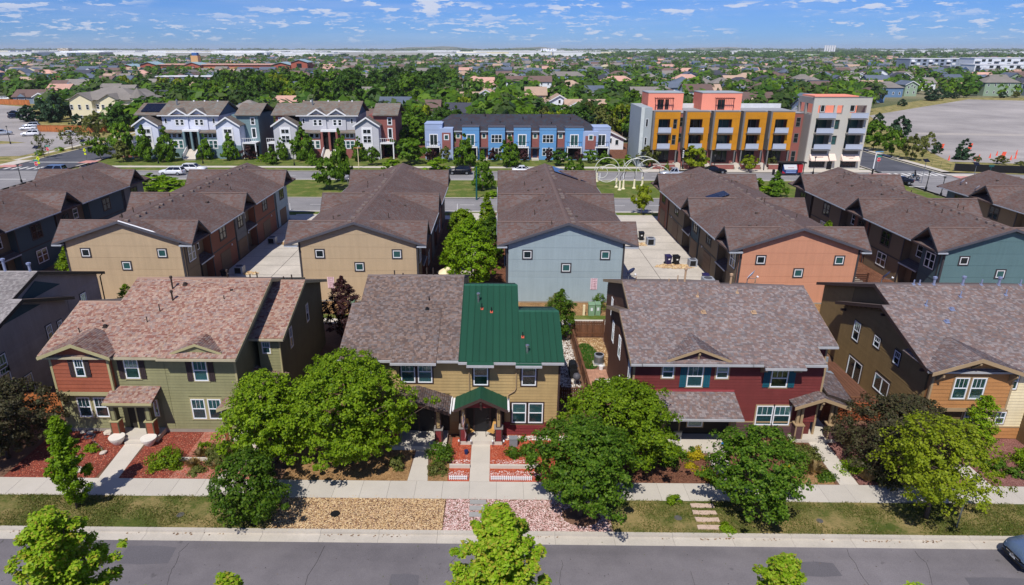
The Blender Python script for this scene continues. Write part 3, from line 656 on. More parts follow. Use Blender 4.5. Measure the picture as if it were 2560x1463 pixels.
def lettering(parent, txt, size, m, p, rot=(90,0,0), name='lettering', sx=1.0):
    o = link(name, text_mesh(txt, size, m), parent, Vector(p)-origin(parent)); o.rotation_euler = [R(a) for a in rot]; o.scale = (sx,1,1); return o
# ================================================================ the five near houses
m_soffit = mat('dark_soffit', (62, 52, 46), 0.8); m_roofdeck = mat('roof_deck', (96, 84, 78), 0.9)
t_tan = shingle_tabs_mat('tan_red_shingle', [(161,133,121),(150,119,106),(167,144,129),(137,100,88),(147,128,121),(155,128,113),(131,92,82),(163,139,126),(142,121,114),(152,115,101)])
t_brown = shingle_tabs_mat('brown_grey_shingle', [(112,95,88),(124,105,97),(100,87,83),(127,115,111),(108,90,82),(117,106,103),(94,81,77),(130,111,101),(107,99,98)])
t_grey = shingle_tabs_mat('grey_red_shingle', [(125,110,106),(114,99,98),(135,125,124),(120,101,96),(107,96,95),(140,129,127),(129,108,101),(116,110,111)])
t_slate = shingle_tabs_mat('light_grey_shingle', [(136,130,129),(125,120,120),(145,140,139),(116,111,111),(131,127,126)])
m_green = mat('sage_siding', (138,136,100), 0.75, 0.10, 0.8, 0.08, 10, rand=0.05, streak=0.10)
m_greend = mat('sage_wall', (126,124,92), 0.8, 0.10, 0.8, 0.08, 10, streak=0.10)
m_olive = mat('olive_trim', (168,160,120), 0.7, 0.06, 1, 0.05, 10)
m_rust = mat('rust_shake', (150,84,62), 0.8, 0.12, 0.9, 0.12, 12, rand=0.08)
m_tan = mat('tan_siding', (172,147,102), 0.75, 0.09, 0.8, 0.08, 10, rand=0.045, streak=0.10)
m_tand = mat('tan_wall', (160,136,88), 0.8)
m_browntrim = mat('brown_trim', (66,50,46), 0.7, 0.08, 1, 0.06, 10)
m_red = mat('barn_red_siding', (112,50,48), 0.75, 0.10, 0.8, 0.08, 10, rand=0.06, streak=0.10)
m_redd = mat('barn_red_wall', (100,46,44), 0.8)
m_redshake = mat('brick_red_shake', (120,46,48), 0.8, 0.12, 0.9, 0.12, 12, rand=0.08)
m_plum = mat('plum_shake', (92,66,68), 0.8, 0.12, 0.9, 0.12, 12, rand=0.08)
m_taupe = mat('taupe_trim', (164,140,108), 0.7, 0.06, 1, 0.05, 10)
m_darkbrown = mat('dark_brown_siding', (92,62,50), 0.75, 0.1, 0.8, 0.08, 10, rand=0.05, streak=0.10)
m_teal = mat('teal_shutter', (24,84,100), 0.6, 0.1, 1, 0.05); m_plumshut = mat('plum_shutter', (58,48,50), 0.7, 0.1, 1, 0.05)
m_ochre = mat('ochre_shake', (178,126,78), 0.8, 0.12, 0.9, 0.12, 12, rand=0.07)
m_cream = mat('cream_siding', (228,212,174), 0.75, 0.07, 0.8, 0.06, 10, rand=0.03, streak=0.10)
m_khaki = mat('khaki_siding', (142,118,78), 0.75, 0.10, 0.8, 0.08, 10, rand=0.05, streak=0.10); m_khakid = mat('khaki_wall', (112,94,66), 0.8)
m_metalgreen = mat('green_metal_roof', (32,74,56), 0.55, 0.06, 0.4, 0.04, 6, spec=0.2, rand=0.05); m_underlay = mat('roof_underlay', (14,34,26), 0.8)
m_ashsiding = mat('ash_siding', (150,140,134), 0.75, 0.1, 0.8, 0.08, 10, rand=0.05, streak=0.10); m_tealboard = mat('teal_board', (40,66,72), 0.75, 0.1, 1, 0.06)
m_gutw = mat('cream_gutter', (176,166,140), 0.5); m_gutl = mat('grey_gutter', (168,168,170), 0.45)
m_door = mat('dark_door', (30,30,34), 0.5, 0.1, 1); m_tealtrim = mat('olive_dark_trim', (84,80,60), 0.7)
full = lambda a, b: (lambda z: (a, b))
def door(h, x, y, z, w=0.95, ht=2.1, rz=0, m=None, trim=None, glass=False):
    d = part('door', MB().box(x, x+w, y-.05, y, z, z+ht), m or m_door, h.o)
    b = MB(); b.box(x-.09, x, y-.07, y, z, z+ht+.09); b.box(x+w, x+w+.09, y-.07, y, z, z+ht+.09); b.box(x, x+w, y-.07, y, z+ht, z+ht+.09); part('door_frame', b, trim or m_white, d)
    part('door_handle', MB().cyl((x+w-.1,y-.12,z+1), (x+w-.1,y-.05,z+1), .03, .03, 8), m_steel, d)
    if glass: part('pane', MB().box(x+.15, x+w-.15, y-.062, y-.052, z+1.0, z+ht-.15), m_pane, d)
    return d
def slab_step(h, x0, x1, y0, y1, z, m=None, name='porch_slab'): return part(name, MB().box(x0, x1, y0, y1, 0, z), m or m_concrete, h.o)

# ---------------- green house (sage siding, tan-red roof)
B = House('duplex_house', 'sage green house with a rust red gabled bay and tan shingle roof', 'house', -21, 36.4)
W1, _ = gable_section(B, -28.15, -25.37, 35.9, 40.9, 46.2, 5.62, m_greend, m_olive, m_gutw, t_tan, m_roofdeck, 11, ovx1=0, rake1=True)
W2, r2 = gable_section(B, -25.37, -20.70, 35.9, 43.4, 50.9, 5.62, m_greend, m_olive, m_gutw, t_tan, m_roofdeck, 12, ovx0=.25, ovx1=0, rake0=True, rake1=False)
W3, r3 = gable_section(B, -20.68, -15.85, 35.66, 43.2, 50.8, 5.66, m_greend, m_olive, m_gutw, t_tan, m_roofdeck, 13, ovx0=0, ovx1=.4, ovf=.74, zth=.24)
W4, r4 = gable_section(B, -16.24, -14.02, 39.0, 44.9, 50.6, 5.5, mat('deep_sage_wall', (96,98,78), 0.8), m_olive, m_gutw, t_tan, m_roofdeck, 14, ovx0=.35, ovx1=.42, ovf=.42)
wins_b = [(-23.22,-22.33,3.87,5.34),(-18.93,-18.05,3.73,5.18),(-26.74,-25.9,1.08,2.5),(-25.66,-24.82,1.08,2.5),(-19.43,-18.56,1.0,2.44),(-18.37,-17.52,1.0,2.44)]
for i, (a, b_, c, d) in enumerate(wins_b): window(B.o, a, 36.4, c, b_-a, d-c, trim=m_olive, tw=.09, back='mix' if i != 1 else 'blind', d=.012)
pad = lambda w, t=.09: [(a-t, b_+t, c-t, d+t) for a, b_, c, d in w]
boards(W2, 36.4, 0.25, 5.45, full(-27.7,-20.72), 0.2, m_green, pad(wins_b)+[(-23.9,-21.3,.0,2.5),(-27.7,-23.95,2.85,5.6)], seed=1)
boards(W3, 36.4, 0.25, 5.45, full(-20.7,-16.3), 0.2, m_green, pad(wins_b), seed=2)
for x in (-27.72, -16.28): part('corner_board', MB().box(x-.06, x+.06, 36.36, 36.46, 0.1, 5.5), m_olive, B.o)
part('foundation', MB().box(-27.72, -16.27, 36.385, 36.5, -0.1, .25), mat('foundation_concrete', (150,142,132), 0.9), B.o)
for x, w, hh, z in ((-23.62,.36,1.5,3.86),(-22.29,.36,1.5,3.86),(-19.36,.38,1.5,3.72),(-18.0,.38,1.5,3.72)): shutter(B.o, x, 36.38, z, w, hh, m_plumshut)
bay = part('bay', MB().box(-27.55, -23.95, 36.0, 36.6, 2.9, 5.62), m_rust, B.o)
boards(bay, 36.0, 3.12, 6.2, lambda z: (-27.5+max(0,(z-5.5))*2.55, -24.0-max(0,(z-5.5))*2.55), 0.262, m_rust, [(-26.36,-25.18,4.15,5.45)], name='shake_course', jag=True, seed=3)
window(B.o, -26.06, 36.0, 4.2, .59, 1.2, trim=m_olive, tw=.06, d=.014); shutter(B.o, -26.42, 35.98, 4.18, .32, 1.16, m_plumshut); shutter(B.o, -25.44, 35.98, 4.18, .32, 1.16, m_plumshut)
b = MB(); b.box(-27.62,-23.88,35.95,36.4,2.84,3.1); b.box(-27.6,-27.46,35.96,36.1,3.1,5.5); b.box(-24.04,-23.9,35.96,36.1,3.1,5.5); part('bay_trim', b, m_olive, bay)
front_gable(B, -25.68, 2.2, 35.5, 6.58, 5.72, 2.6, m_olive, m_roofdeck, t_tan, 21, wallm=m_rust, wall_y=35.99)
front_gable(B, -18.4, 1.55, 36.0, 6.42, 5.83, 1.6, m_olive, m_roofdeck, t_tan, 23, th=.1, fasc=.14, wallm=m_green, wall_y=36.12)
# porch
pr = part('porch_roof', MB().prism([(-24.2,36.42,3.34),(-24.2,35.05,2.88),(-24.2,35.05,2.76),(-24.2,36.42,3.1)], (3.02,0,0)), m_roofdeck, B.o)
tabs('shingles', pr, lambda v: (-24.22,-21.16), t_tan, ((0,35.03,2.875),(1,0,0),(0,.9483,.3173),1.44,(0,-.3173,.9483)), seed=25)
part('gutter', MB().box(-24.22,-21.16,34.92,35.05,2.74,2.86), m_olive, pr); part('beam', MB().box(-24.1,-21.3,35.15,35.4,2.5,2.76), m_olive, pr)
slab_step(B, -24.3, -21.35, 35.2, 37.6, .3); slab_step(B, -23.3, -22.05, 34.88, 35.2, .15, name='step')
for x in (-23.95,-21.75): column(B, x, 35.55, .3, 1.35, 2.55, .52, .36, m_rust, m_olive, m_tealtrim, m_green)
part('entry_shade', MB().box(-23.6,-21.9,36.35,36.395,.3,2.75), mat('shadowed_entry', (48,44,38), 0.8), B.o); door(B, -23.0, 36.34, .3, trim=m_olive); window(B.o, -21.85+-.0, 36.34, 1.2, .3, 1.2, style='x', trim=m_olive, tw=.05)  # flat dark panel on the wall, the entry's shade painted in its colour
# side porch on the right
window(B.o, -15.63, 39.42, 4.2, .56, .87, trim=m_olive, tw=.06, d=.012); boards(W4, 39.42, 2.3, 5.35, full(-15.88,-14.46), .2, m_green, [(-15.7,-15.0,4.1,5.15)], seed=4)
part('corner_board', MB().box(-14.5,-14.4,39.36,39.5,0.1,5.35), m_olive, B.o)
window(B.o, -14.43, 41.4, 3.6, .6, 1.5, 90, trim=m_olive, tw=.05, back='dark'); window(B.o, -14.43, 45.6, 3.8, .6, 1.4, 90, trim=m_olive, tw=.05, back='dark')
sp = part('side_porch_roof', MB().prism([(-16.3,36.9,3.05),(-14.1,36.9,2.5),(-14.1,39.6,2.5),(-16.3,39.6,3.05)], (0,0,.16)), m_roofdeck, B.o)
tabs('shingles', sp, lambda v: (0, 2.7), t_tan, ((-14.08,36.9,2.665),(0,1,0),(-.9701,0,.2425),2.26,(.2425,0,.9701)), seed=27)
front_gable(B, -16.0, 1.2, 35.0, 2.95, 2.5, 2.3, m_olive, m_roofdeck, t_tan, 28, th=.12, wallm=m_greend, wall_y=35.5)
for x in (-16.9,-15.1): column(B, x, 35.4, .15, 1.1, 2.45, .4, .3, m_rust, m_olive, m_tealtrim)
slab_step(B, -17.2,-14.8,35.3,39.2,.15)
for x, y, ht, cap in ((-22.4,42.2,.75,1),(-21.9,41.0,.55,1),(-22.3,39.9,.5,0),(-22.7,38.9,.35,0),(-26.6,37.9,.3,0),(-18.4,41.0,.35,0),(-25.6,38.9,.12,0)): vent_pipe(B, x, y, 5.66+(y-35.9)*SLOPE, ht, .06 if cap else .035, mat('bronze_metal',(74,64,58),0.5,metal=.4), bool(cap))
for x, y in ((-21.7,42.6),(-18.2,41.9),(-25.2,38.4)): box_vent(B, x, y, 5.66+(y-35.9)*SLOPE, MATS['bronze_metal'], .16)
for x, ht in ((-19.0,.6),(-17.4,.4),(-16.9,.5),(-15.6,.3),(-15.0,.45)): vent_pipe(B, x, 43.4 if x < -16 else 45.0, 8.0 if x < -16 else 7.4, ht, .05, MATS['bronze_metal'], x == -19.0)

# ---------------- tan house: brown shingle half, green metal half
C_ = House('duplex_house', 'tan house with half brown shingle and half green metal roof', 'house', -3, 36.4)
K = dict(ovx0=.25, ovx1=0)
V1, q1 = gable_section(C_, -9.75, -9.17, 35.95, 41.0, 46.5, 5.52, m_tand, m_browntrim, m_gutl, t_brown, m_roofdeck, 31, ovx0=.25, ovx1=0)
V2, q2 = gable_section(C_, -9.17, -2.36, 35.95, 44.0, 52.0, 5.52, m_tand, m_browntrim, m_gutl, t_brown, m_roofdeck, 32, ovx0=0, ovx1=0, rake0=True, rake1=False, ovf=.45)
V3, q3 = gable_section(C_, -2.33, 1.38, 35.85, 43.0, 50, 5.47, m_tand, mat('green_metal_trim',(36,84,66),.45), m_gutl, None, m_underlay, 33, ovx0=0, ovx1=0, skin='none', ovf=.55)
V4, q4 = gable_section(C_, 1.38, 4.05, 35.85, 40.37, 45.5, 5.47, m_tand, MATS['green_metal_trim'], m_gutl, None, m_underlay, 34, ovx0=0, ovx1=.2, skin='none', ovf=.55, rake0=False)
def seam_panels(rf, xs, ye, ze, yr, drop=0.0, up=True):
    """standing-seam pans, one object each, with the raised seam on its left edge"""
    L = math.hypot(yr-ye, (yr-ye)*SLOPE); zr = ze+(yr-ye)*SLOPE
    for a, b_ in zip(xs[:-1], xs[1:]):
        m = MB(); y0, z0 = ye, ze
        f = lambda x, y, h: (x, y, ze+(y-ye)*SLOPE+h)
        m.prism([f(a+.03,ye-.03,.004),f(b_-.012,ye-.03,.004),f(b_-.012,yr,.004),f(a+.03,yr,.004)], (0,0,.012)); m.prism([f(a,ye-.03,.004),f(a+.028,ye-.03,.004),f(a+.028,yr,.004),f(a,yr,.004)], (0,0,.06))
        part('metal_pan', m, m_metalgreen, rf)
seam_panels(q3, list(np.linspace(-2.33, 1.38, 10)), 35.85, 5.47, 43.0); seam_panels(q4, list(np.linspace(1.38, 4.05, 8)), 35.85, 5.47, 40.37)
for rf, x0, x1, yr, zr in ((q3,-2.33,1.38,43.0,5.47+7.15/3),(q4,1.38,4.05,40.37,5.47+4.52/3)):
    part('ridge_cap', MB().prism([(x0,yr-.15,zr-.03),(x0,yr,zr+.06),(x0,yr+.15,zr-.03)], (x1-x0,0,0)), MATS['green_metal_trim'], rf)
    n = 6
    for i in range(n): a = x0+(x1-x0)*i/n; part('metal_pan', MB().prism([(a+.01,yr+.1,zr-.02),(a+(x1-x0)/n-.01,yr+.1,zr-.02),(a+(x1-x0)/n-.01,yr+3,zr-.99),(a+.01,yr+3,zr-.99)], (0,0,.02)), m_metalgreen, rf)
for x0, x1, y, z in ((-1.82,-.2,35.55,5.39),(1.14,2.7,35.55,5.38)):
    e = part('eave_bump', MB().prism([(x0,35.9,5.485),(x0,y,z-.015),(x0,y,z-.14),(x0,35.9,5.28)], (x1-x0,0,0)), m_metalgreen, q3); part('gutter', MB().box(x0-.02,x1+.02,y-.12,y,z-.15,z-.03), m_gutl, e)
    for xx in (x0+.18, x1-.18): part('bracket', MB().prism([(xx-.05,36.38,4.75),(xx-.05,36.38,5.2),(xx-.05,35.62,5.2),(xx-.05,35.62,5.08)], (.1,0,0)), m_browntrim, e)
eb = part('eave_bump', MB().prism([(-6.45,38.6,6.46),(-6.45,35.62,5.48),(-6.45,35.62,5.34),(-6.45,38.6,6.3)], (2.75,0,0)), m_browntrim, q2)
tabs('shingles', eb, lambda v: (-6.47,-3.68), t_brown, ((0,35.6,5.475),(1,0,0),(0,.9487,.3162),4.9,(0,-.3162,.9487)), seed=36)
part('gutter', MB().box(-6.47,-3.68,35.48,35.61,5.33,5.46), m_gutl, eb)
for xx in (-6.3,-5.05,-3.82): part('bracket', MB().prism([(xx-.05,36.38,4.8),(xx-.05,36.38,5.25),(xx-.05,35.68,5.25),(xx-.05,35.68,5.12)], (.1,0,0)), m_browntrim, eb)
wins_c = [(-8.39,-7.79,4.33,5.2),(-5.96,-5.08,3.73,5.22),(-4.91,-4.02,3.73,5.22),(-1.45,-.55,3.58,4.84),(1.54,2.43,3.58,4.84),(.96,1.86,.9,2.33),(2.0,2.92,.9,2.33)]
for i, (a, b_, c, d) in enumerate(wins_c): window(C_.o, a, 36.4, c, b_-a, d-c, trim=m_browntrim, tw=.085, back=['blind','mix','blind','dark','dark','mix','mix'][i], muntins=3 if i in (1,2) else 0, d=.012)
boards(V2, 36.4, 3.2, 5.35, full(-9.5,-2.33), .205, m_tan, pad(wins_c), seed=5); boards(V3, 36.4, 3.2, 5.35, full(-2.33,3.85), .205, m_tan, pad(wins_c), seed=6)
boards(V2, 36.4, .95, 3.2, full(-9.5,-2.33), .205, m_tan, pad(wins_c)+[(-6.9,-2.9,0,2.9)], seed=7); boards(V3, 36.4, .95, 3.2, full(-2.33,3.85), .205, m_tan, pad(wins_c)+[(-2.33,.6,0,2.7)], seed=8)
boards(V3, 36.38, .05, .95, full(.3,3.85), .225, m_redshake, pad(wins_c), name='shake_course', jag=True, seed=9); boards(V2, 36.38, .05, .95, full(-9.5,-7.0), .225, m_redshake, (), name='shake_course', jag=True, seed=9)
for x in (-9.5, 3.86): part('corner_board', MB().box(x-.06,x+.06,36.35,36.46,.05,5.35), m_browntrim, C_.o)
part('downspout', MB().tube([(-1.72,35.6,5.3),(-1.72,36.3,5.15),(-1.72,36.3,3.2)], .04, 6), m_taupe, C_.o); part('downspout', MB().tube([(1.2,35.6,5.3),(1.2,36.32,5.1),(1.2,36.32,3.4),(1.1,36.3,3.2),(.72,36.3,2.95),(.66,35.9,2.9)], .04, 6), m_taupe, C_.o)
# two gabled porches
front_gable(C_, -4.95, 2.1, 34.35, 3.52, 2.78, 2.1, m_browntrim, m_soffit, t_brown, 38, wallm=m_redshake, wall_y=34.9, brk=m_browntrim)
gp = front_gable(C_, -.97, 1.63, 34.85, 3.47, 2.68, 1.6, m_browntrim, m_metalgreen, None, 39, wallm=m_redshake, wall_y=35.15, brk=m_browntrim)
for s in (-1, 1):
    L = math.hypot(1.63,.79)
    for i in range(5):
        a, b_ = i/5, (i+1)/5; P = lambda t, y, h: (-.97+s*1.63*(1-t)+s*.43*h, y, 2.68+.79*t+.9*h)
        part('metal_pan', MB().prism([P(a+.01,34.83,.006),P(b_-.01,34.83,.006),P(b_-.01,36.42,.006),P(a+.01,36.42,.006)], (0,0,.02)), m_metalgreen, gp)
part('gutter', MB().box(-2.72,-2.6,34.85,36.3,2.58,2.7), m_white, gp); part('gutter', MB().box(.66,.78,34.85,36.3,2.58,2.7), m_white, gp); part('gutter', MB().box(-2.86,-2.76,34.4,36.3,2.66,2.78), m_white, gp)
slab_step(C_, -6.6,-3.1,34.55,37,.28); slab_step(C_, -2.3,.35,35.18,37,.28)
b = MB(); b.box(-6.7,-3.0,36.36,36.392,.28,2.9); b.box(-2.4,.5,36.36,36.392,.28,2.7); part('entry_shade', b, MATS['shadowed_entry'], C_.o)  # flat dark panels, porch shade painted in behind both entries
for x, y in ((-6.3,35.0),(-3.6,35.2)): column(C_, x, y, .28, 1.15, 2.75, .46, .33, m_redshake, mat('grey_cap',(140,134,130),.7), m_browntrim, m_tan)
for x, num in ((-2.07,None),(.12,'2756')): 
    c = column(C_, x, 35.4, .28, 1.15, 2.6, .46, .33, m_redshake, MATS['grey_cap'], m_browntrim, m_tan)
    if num: lettering(c, '\n'.join(num), .17, m_browntrim, (x, 35.4-.21, 2.1), (90,0,0))
lettering(C_.o, '2\n7\n6\n2', .17, m_browntrim, (-3.6, 35.2-.21, 2.15), (90,0,0))
door(C_, -4.9, 36.33, .28, trim=m_browntrim); door(C_, -1.4, 36.33, .28, trim=m_browntrim)
mC = mat('chrome_vent',(190,194,198),.25,metal=.85); mR = mat('red_boot',(200,92,70),.7)
for x, y, z_, ht, cap, bt in ((-1.27,41.2,0,.5,1,None),(-1.02,40.5,0,.4,0,mR),(-.38,40.2,0,.35,0,mR),(1.62,37.9,0,.35,0,mR),(1.86,36.6,0,.38,1,None)): vent_pipe(C_, x, y, 5.49+(y-35.85)*SLOPE, ht, .07 if cap else .035, mC if cap else m_black, bool(cap), bt)
vent_pipe(C_, -4.6, 41.3, 7.3, .3, .04, m_black); box_vent(C_, -4.65, 40.4, 7.02, m_black, .14)
for x, ht in ((-7.3,.35),(-5.0,.55),(-4.55,.55),(-6.7,.15)): vent_pipe(C_, x, 44.0, 8.2, ht, .045, MATS['bronze_metal'])

# ---------------- red house
D = House('duplex_house', 'barn red house with teal shutters and a grey shingle roof', 'house', 15, 36.4)
D1, s1 = gable_section(D, 8.13, 8.78, 35.86, 40.6, 45.4, 5.44, m_darkbrown, m_taupe, m_gutl, t_grey, m_roofdeck, 41, ovx0=.3, ovx1=0, ovf=.54)
D2, s2 = gable_section(D, 8.78, 15.46, 35.86, 43.6, 51.4, 5.44, m_darkbrown, m_taupe, m_gutl, t_grey, m_roofdeck, 42, ovx0=.3, ovx1=0, rake1=True, rake0=True, ovf=.54)
D3, s3 = gable_section(D, 15.46, 19.87, 35.86, 43.2, 50.6, 5.44, m_redd, m_taupe, m_gutl, t_grey, m_roofdeck, 43, ovx0=0, ovx1=0, rake0=False, ovf=.54)
D4, s4 = gable_section(D, 19.87, 21.19, 37.4, 43.12, 48.8, 5.95, m_redd, m_taupe, m_gutl, t_grey, m_roofdeck, 44, ovx0=0, ovx1=.4, rake0=False)
eb = part('eave_bump', MB().prism([(16.1,36.0,5.5),(16.1,35.55,5.34),(16.1,35.55,5.2),(16.1,36.0,5.3)], (2.42,0,0)), m_roofdeck, s3)
tabs('shingles', eb, lambda v: (16.08,18.54), t_grey, ((0,35.53,5.335),(1,0,0),(0,.9487,.3162),.5,(0,-.3162,.9487)), seed=46); part('gutter', MB().box(16.08,18.54,35.42,35.55,5.19,5.31), m_gutl, eb)
for xx in (16.25,18.3): part('bracket', MB().prism([(xx-.06,36.38,4.6),(xx-.06,36.38,5.15),(xx-.06,35.6,5.15),(xx-.06,35.6,5.0)], (.12,0,0)), m_taupe, eb)
wins_d = [(10.19,10.9,4.17,5.0),(11.74,12.72,3.57,5.02),(13.51,14.25,4.17,5.0),(16.9,17.94,3.58,4.81),(16.34,17.38,.88,2.27),(17.44,18.5,.88,2.27)]
for i, (a, b_, c, d) in enumerate(wins_d): window(D.o, a, 36.4, c, b_-a, d-c, trim=m_taupe, tw=.08, back=['mix','blind','mix','dark','mix','mix'][i], muntins=0 if i in (0,2) else 3, d=.012)
for x in (11.3,12.76): shutter(D.o, x, 36.38, 3.55, .42, 1.5, m_teal)
for x in (16.44,17.97): shutter(D.o, x, 36.38, 3.58, .42, 1.24, m_teal)
boards(D3, 36.4, 1.12, 5.3, full(8.46,20.1), .2, m_red, pad(wins_d)+[(9.9,14.7,0,2.9)], seed=11)
boards(D3, 36.38, .05, 1.06, full(14.9,18.9), .25, m_plum, pad(wins_d), name='shake_course', jag=True, seed=12)
part('water_table', MB().box(14.8,19.2,36.34,36.4,1.06,1.14), m_taupe, D.o)
for x in (8.46,20.12): part('corner_board', MB().box(x-.06,x+.06,36.35,36.46,.05,5.3), m_taupe, D.o)
boards(D4, 37.82, 2.6, 5.8, full(20.15,20.78), .2, m_red, (), seed=13); part('corner_board', MB().box(20.72,20.82,37.77,37.9,.05,5.8), m_taupe, D.o)
front_gable(D, 12.25, 1.95, 35.98, 6.32, 5.55, 2.6, m_taupe, m_roofdeck, t_grey, 47, th=.12, fasc=.16, wallm=m_plum, wall_y=36.2, brk=m_taupe)
# side facing the gap on the left
boards(D1, 8.43, .1, 5.2, full(36.42,45.0), .2, m_darkbrown, [(38.4,40.2,.1,2.3),(37.0,37.7,3.4,5),(40.6,41.4,3.2,4.9),(43.3,44,3.2,4.9)], rz=-90, seed=14)
boards(D2, 9.08, .1, 5.2, full(45.0,50.9), .2, m_darkbrown, [], rz=-90, seed=15)
for y, z, w, hh in ((37.7,3.45,.6,1.4),(41.35,3.3,.7,1.5),(43.95,3.3,.6,1.5)): window(D.o, 8.43, y, z, w, hh, -90, trim=m_white, tw=.05, back='dark', d=.012)
window(D.o, 8.43, 40.3, .2, 1.7, 2.05, -90, style='slider', trim=m_white, tw=.05, back='dark', d=.012); window(D.o, 8.43, 37.6, .6, .9, 1.5, -90, trim=m_white, tw=.05, back='dark', d=.012)
window(D.o, 9.08, 48.5, 3.4, .6, 1.5, -90, trim=m_white, tw=.05, back='dark', d=.012)
# shed-roofed porch on the left
ds = part('porch_roof', MB().prism([(9.62,36.42,3.28),(9.62,34.3,2.56),(9.62,34.3,2.42),(9.62,36.42,3.05)], (5.12,0,0)), m_soffit, D.o)
tabs('shingles', ds, lambda v: (9.6,14.76), t_grey, ((0,34.28,2.555),(1,0,0),(0,.9469,.3216),2.26,(0,-.3216,.9469)), seed=48)
part('flashing', MB().box(9.6,14.76,36.3,36.39,3.26,3.36), mat('red_flashing',(150,66,70),.6), ds); part('gutter', MB().box(9.6,14.76,34.17,34.3,2.42,2.54), m_gutl, ds)
b = MB(); b.box(9.9,14.7,36.36,36.39,.2,2.9); part('entry_shade', b, MATS['shadowed_entry'], D.o); door(D, 10.6, 36.34, .2, trim=m_taupe); window(D.o, 12.1, 36.35, .75, .95, 1.45, trim=m_taupe, tw=.07, style='x', back='mix')  # dark panel flush with the wall, shade under the porch painted in
slab_step(D, 9.9, 14.2, 34.5, 37, .2)
for x in (10.1, 14.3): column(D, x, 34.75, .2, .95, 2.42, .46, .3, m_plum, m_taupe, m_taupe)
# gabled entry on the right
front_gable(D, 19.95, 1.68, 35.42, 3.33, 2.7, 2.8, m_taupe, m_soffit, t_grey, 49, wallm=None, wall_y=35.7, brk=m_taupe)
lr = part('porch_roof', MB().prism([(20.3,38.6,3.75),(21.95,38.6,3.2),(21.95,35.9,2.7),(20.3,35.9,3.2)], (0,0,.12)), m_soffit, D.o)
tabs('shingles', lr, lambda v: (0, 2.75), t_grey, ((21.97,35.88,2.815),(0,1,.19),(-.948,0,.318),1.72,(.318,-.18,.93)), seed=50)
slab_step(D, 18.55, 21.35, 35.75, 38.6, .22)
for x in (18.95, 21.0):
    column(D, x, 36.05, .22, 1.15, 1.2, .5, .4, m_plum, m_taupe, m_taupe)
    for dx in (-.12,.12): part('post', MB().box(x+dx-.075,x+dx+.075,35.97,36.12,1.2,2.72), m_taupe, D.o)
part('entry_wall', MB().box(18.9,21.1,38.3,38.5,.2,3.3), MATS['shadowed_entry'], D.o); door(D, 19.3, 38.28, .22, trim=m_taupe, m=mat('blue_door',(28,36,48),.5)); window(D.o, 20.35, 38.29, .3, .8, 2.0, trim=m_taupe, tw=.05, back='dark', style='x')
mT = mat('tan_vent',(180,150,120),.6)
for x, y in ((13.6,41.9),(16.4,42.3)): vent_pipe(D, x, y, 5.46+(y-35.86)*SLOPE, .28, .035, mT, False, mT)
for x, y in ((13.6,40.3),(16.9,40.3)): box_vent(D, x, y, 5.46+(y-35.86)*SLOPE, mT, .2)
for x, ht, cap in ((9.7,.35,0),(12.0,.2,0),(12.6,.45,0),(13.1,.85,1),(16.3,.45,1),(18.0,.35,0)): vent_pipe(D, x, 43.5, 8.0, ht, .07 if cap else .04, mT, bool(cap))

# ---------------- ochre and cream house on the right
E_ = House('duplex_house', 'ochre and cream house with khaki side wall at the right edge', 'house', 31, 36.4)
E1, e1 = gable_section(E_, 26.0, 26.55, 35.87, 41.65, 47.4, 5.09, m_khakid, m_browntrim, m_gutl, t_grey, m_roofdeck, 51, ovx0=.45, ovx1=0, ovf=.53)
E2, e2 = gable_section(E_, 26.55, 40.5, 35.87, 43.85, 51.8, 5.09, m_khakid, m_browntrim, m_gutl, t_grey, m_roofdeck, 52, ovx0=.4, ovx1=.4, ovf=.53)
boards(E1, 26.45, .1, 6.6, lambda z: (36.42, 46.9-max(0,(z-4.9))*3.0) if z < 4.95 else (36.4+(z-4.9)*3.0, 46.9-(z-4.9)*3.0), .2, m_khaki, [(44.15,45.1,3.0,4.6),(41.55,42.4,3.7,4.6),(39.15,39.9,3.6,4.65),(42.9,44.9,.0,1.9),(39.55,41.4,.9,2.2)], rz=-90, seed=16)
boards(E2, 26.95, .1, 7.3, lambda z: (46.9, 51.2-max(0,(z-5.1))*3.0), .2, m_khaki, [], rz=-90, seed=17)
for y, z, w, hh, st in ((45.05,3.07,.85,1.45,'hung'),(42.35,3.75,.75,.78,'hung'),(39.85,3.65,.65,.92,'hung'),(44.85,-.02,1.85,1.8,'slider'),(41.35,.98,1.75,1.15,'slider')): window(E_.o, 26.45, y, z, w, hh, -90, style=st, trim=m_browntrim, tw=.07, back='dark', d=.012)
for y, z in ((46.6,4.9),(41.65,6.5),(36.6,4.9)): part('bracket', MB().box(26.05,26.45,y-.07,y+.07,z-.25,z-.1), m_browntrim, E_.o)
obay = part('bay', MB().box(26.55,31.42,36.0,36.6,2.28,5.0), m_ochre, E_.o)
boards(obay, 36.0, 2.45, 5.75, lambda z: (26.6+max(0,z-4.75)*2.5, 31.38-max(0,z-4.75)*2.5), .262, m_ochre, [(27.78,29.86,3.0,4.62)], name='shake_course', jag=True, seed=18)
for x in (27.86,28.9): window(E_.o, x, 36.0, 3.08, .86, 1.46, trim=m_taupe, tw=.07, d=.014, back='blind' if x < 28 else 'mix')
b = MB(); b.box(26.5,31.46,35.94,36.4,2.2,2.45); b.box(26.5,26.62,35.96,36.1,2.45,4.9); b.box(31.34,31.46,35.96,36.1,2.45,4.9); part('bay_trim', b, m_taupe, obay)
front_gable(E_, 28.7, 2.72, 35.35, 6.08, 5.15, 3.2, m_taupe, m_roofdeck, t_grey, 53, fasc=.22, wallm=m_ochre, wall_y=35.99, brk=m_taupe)
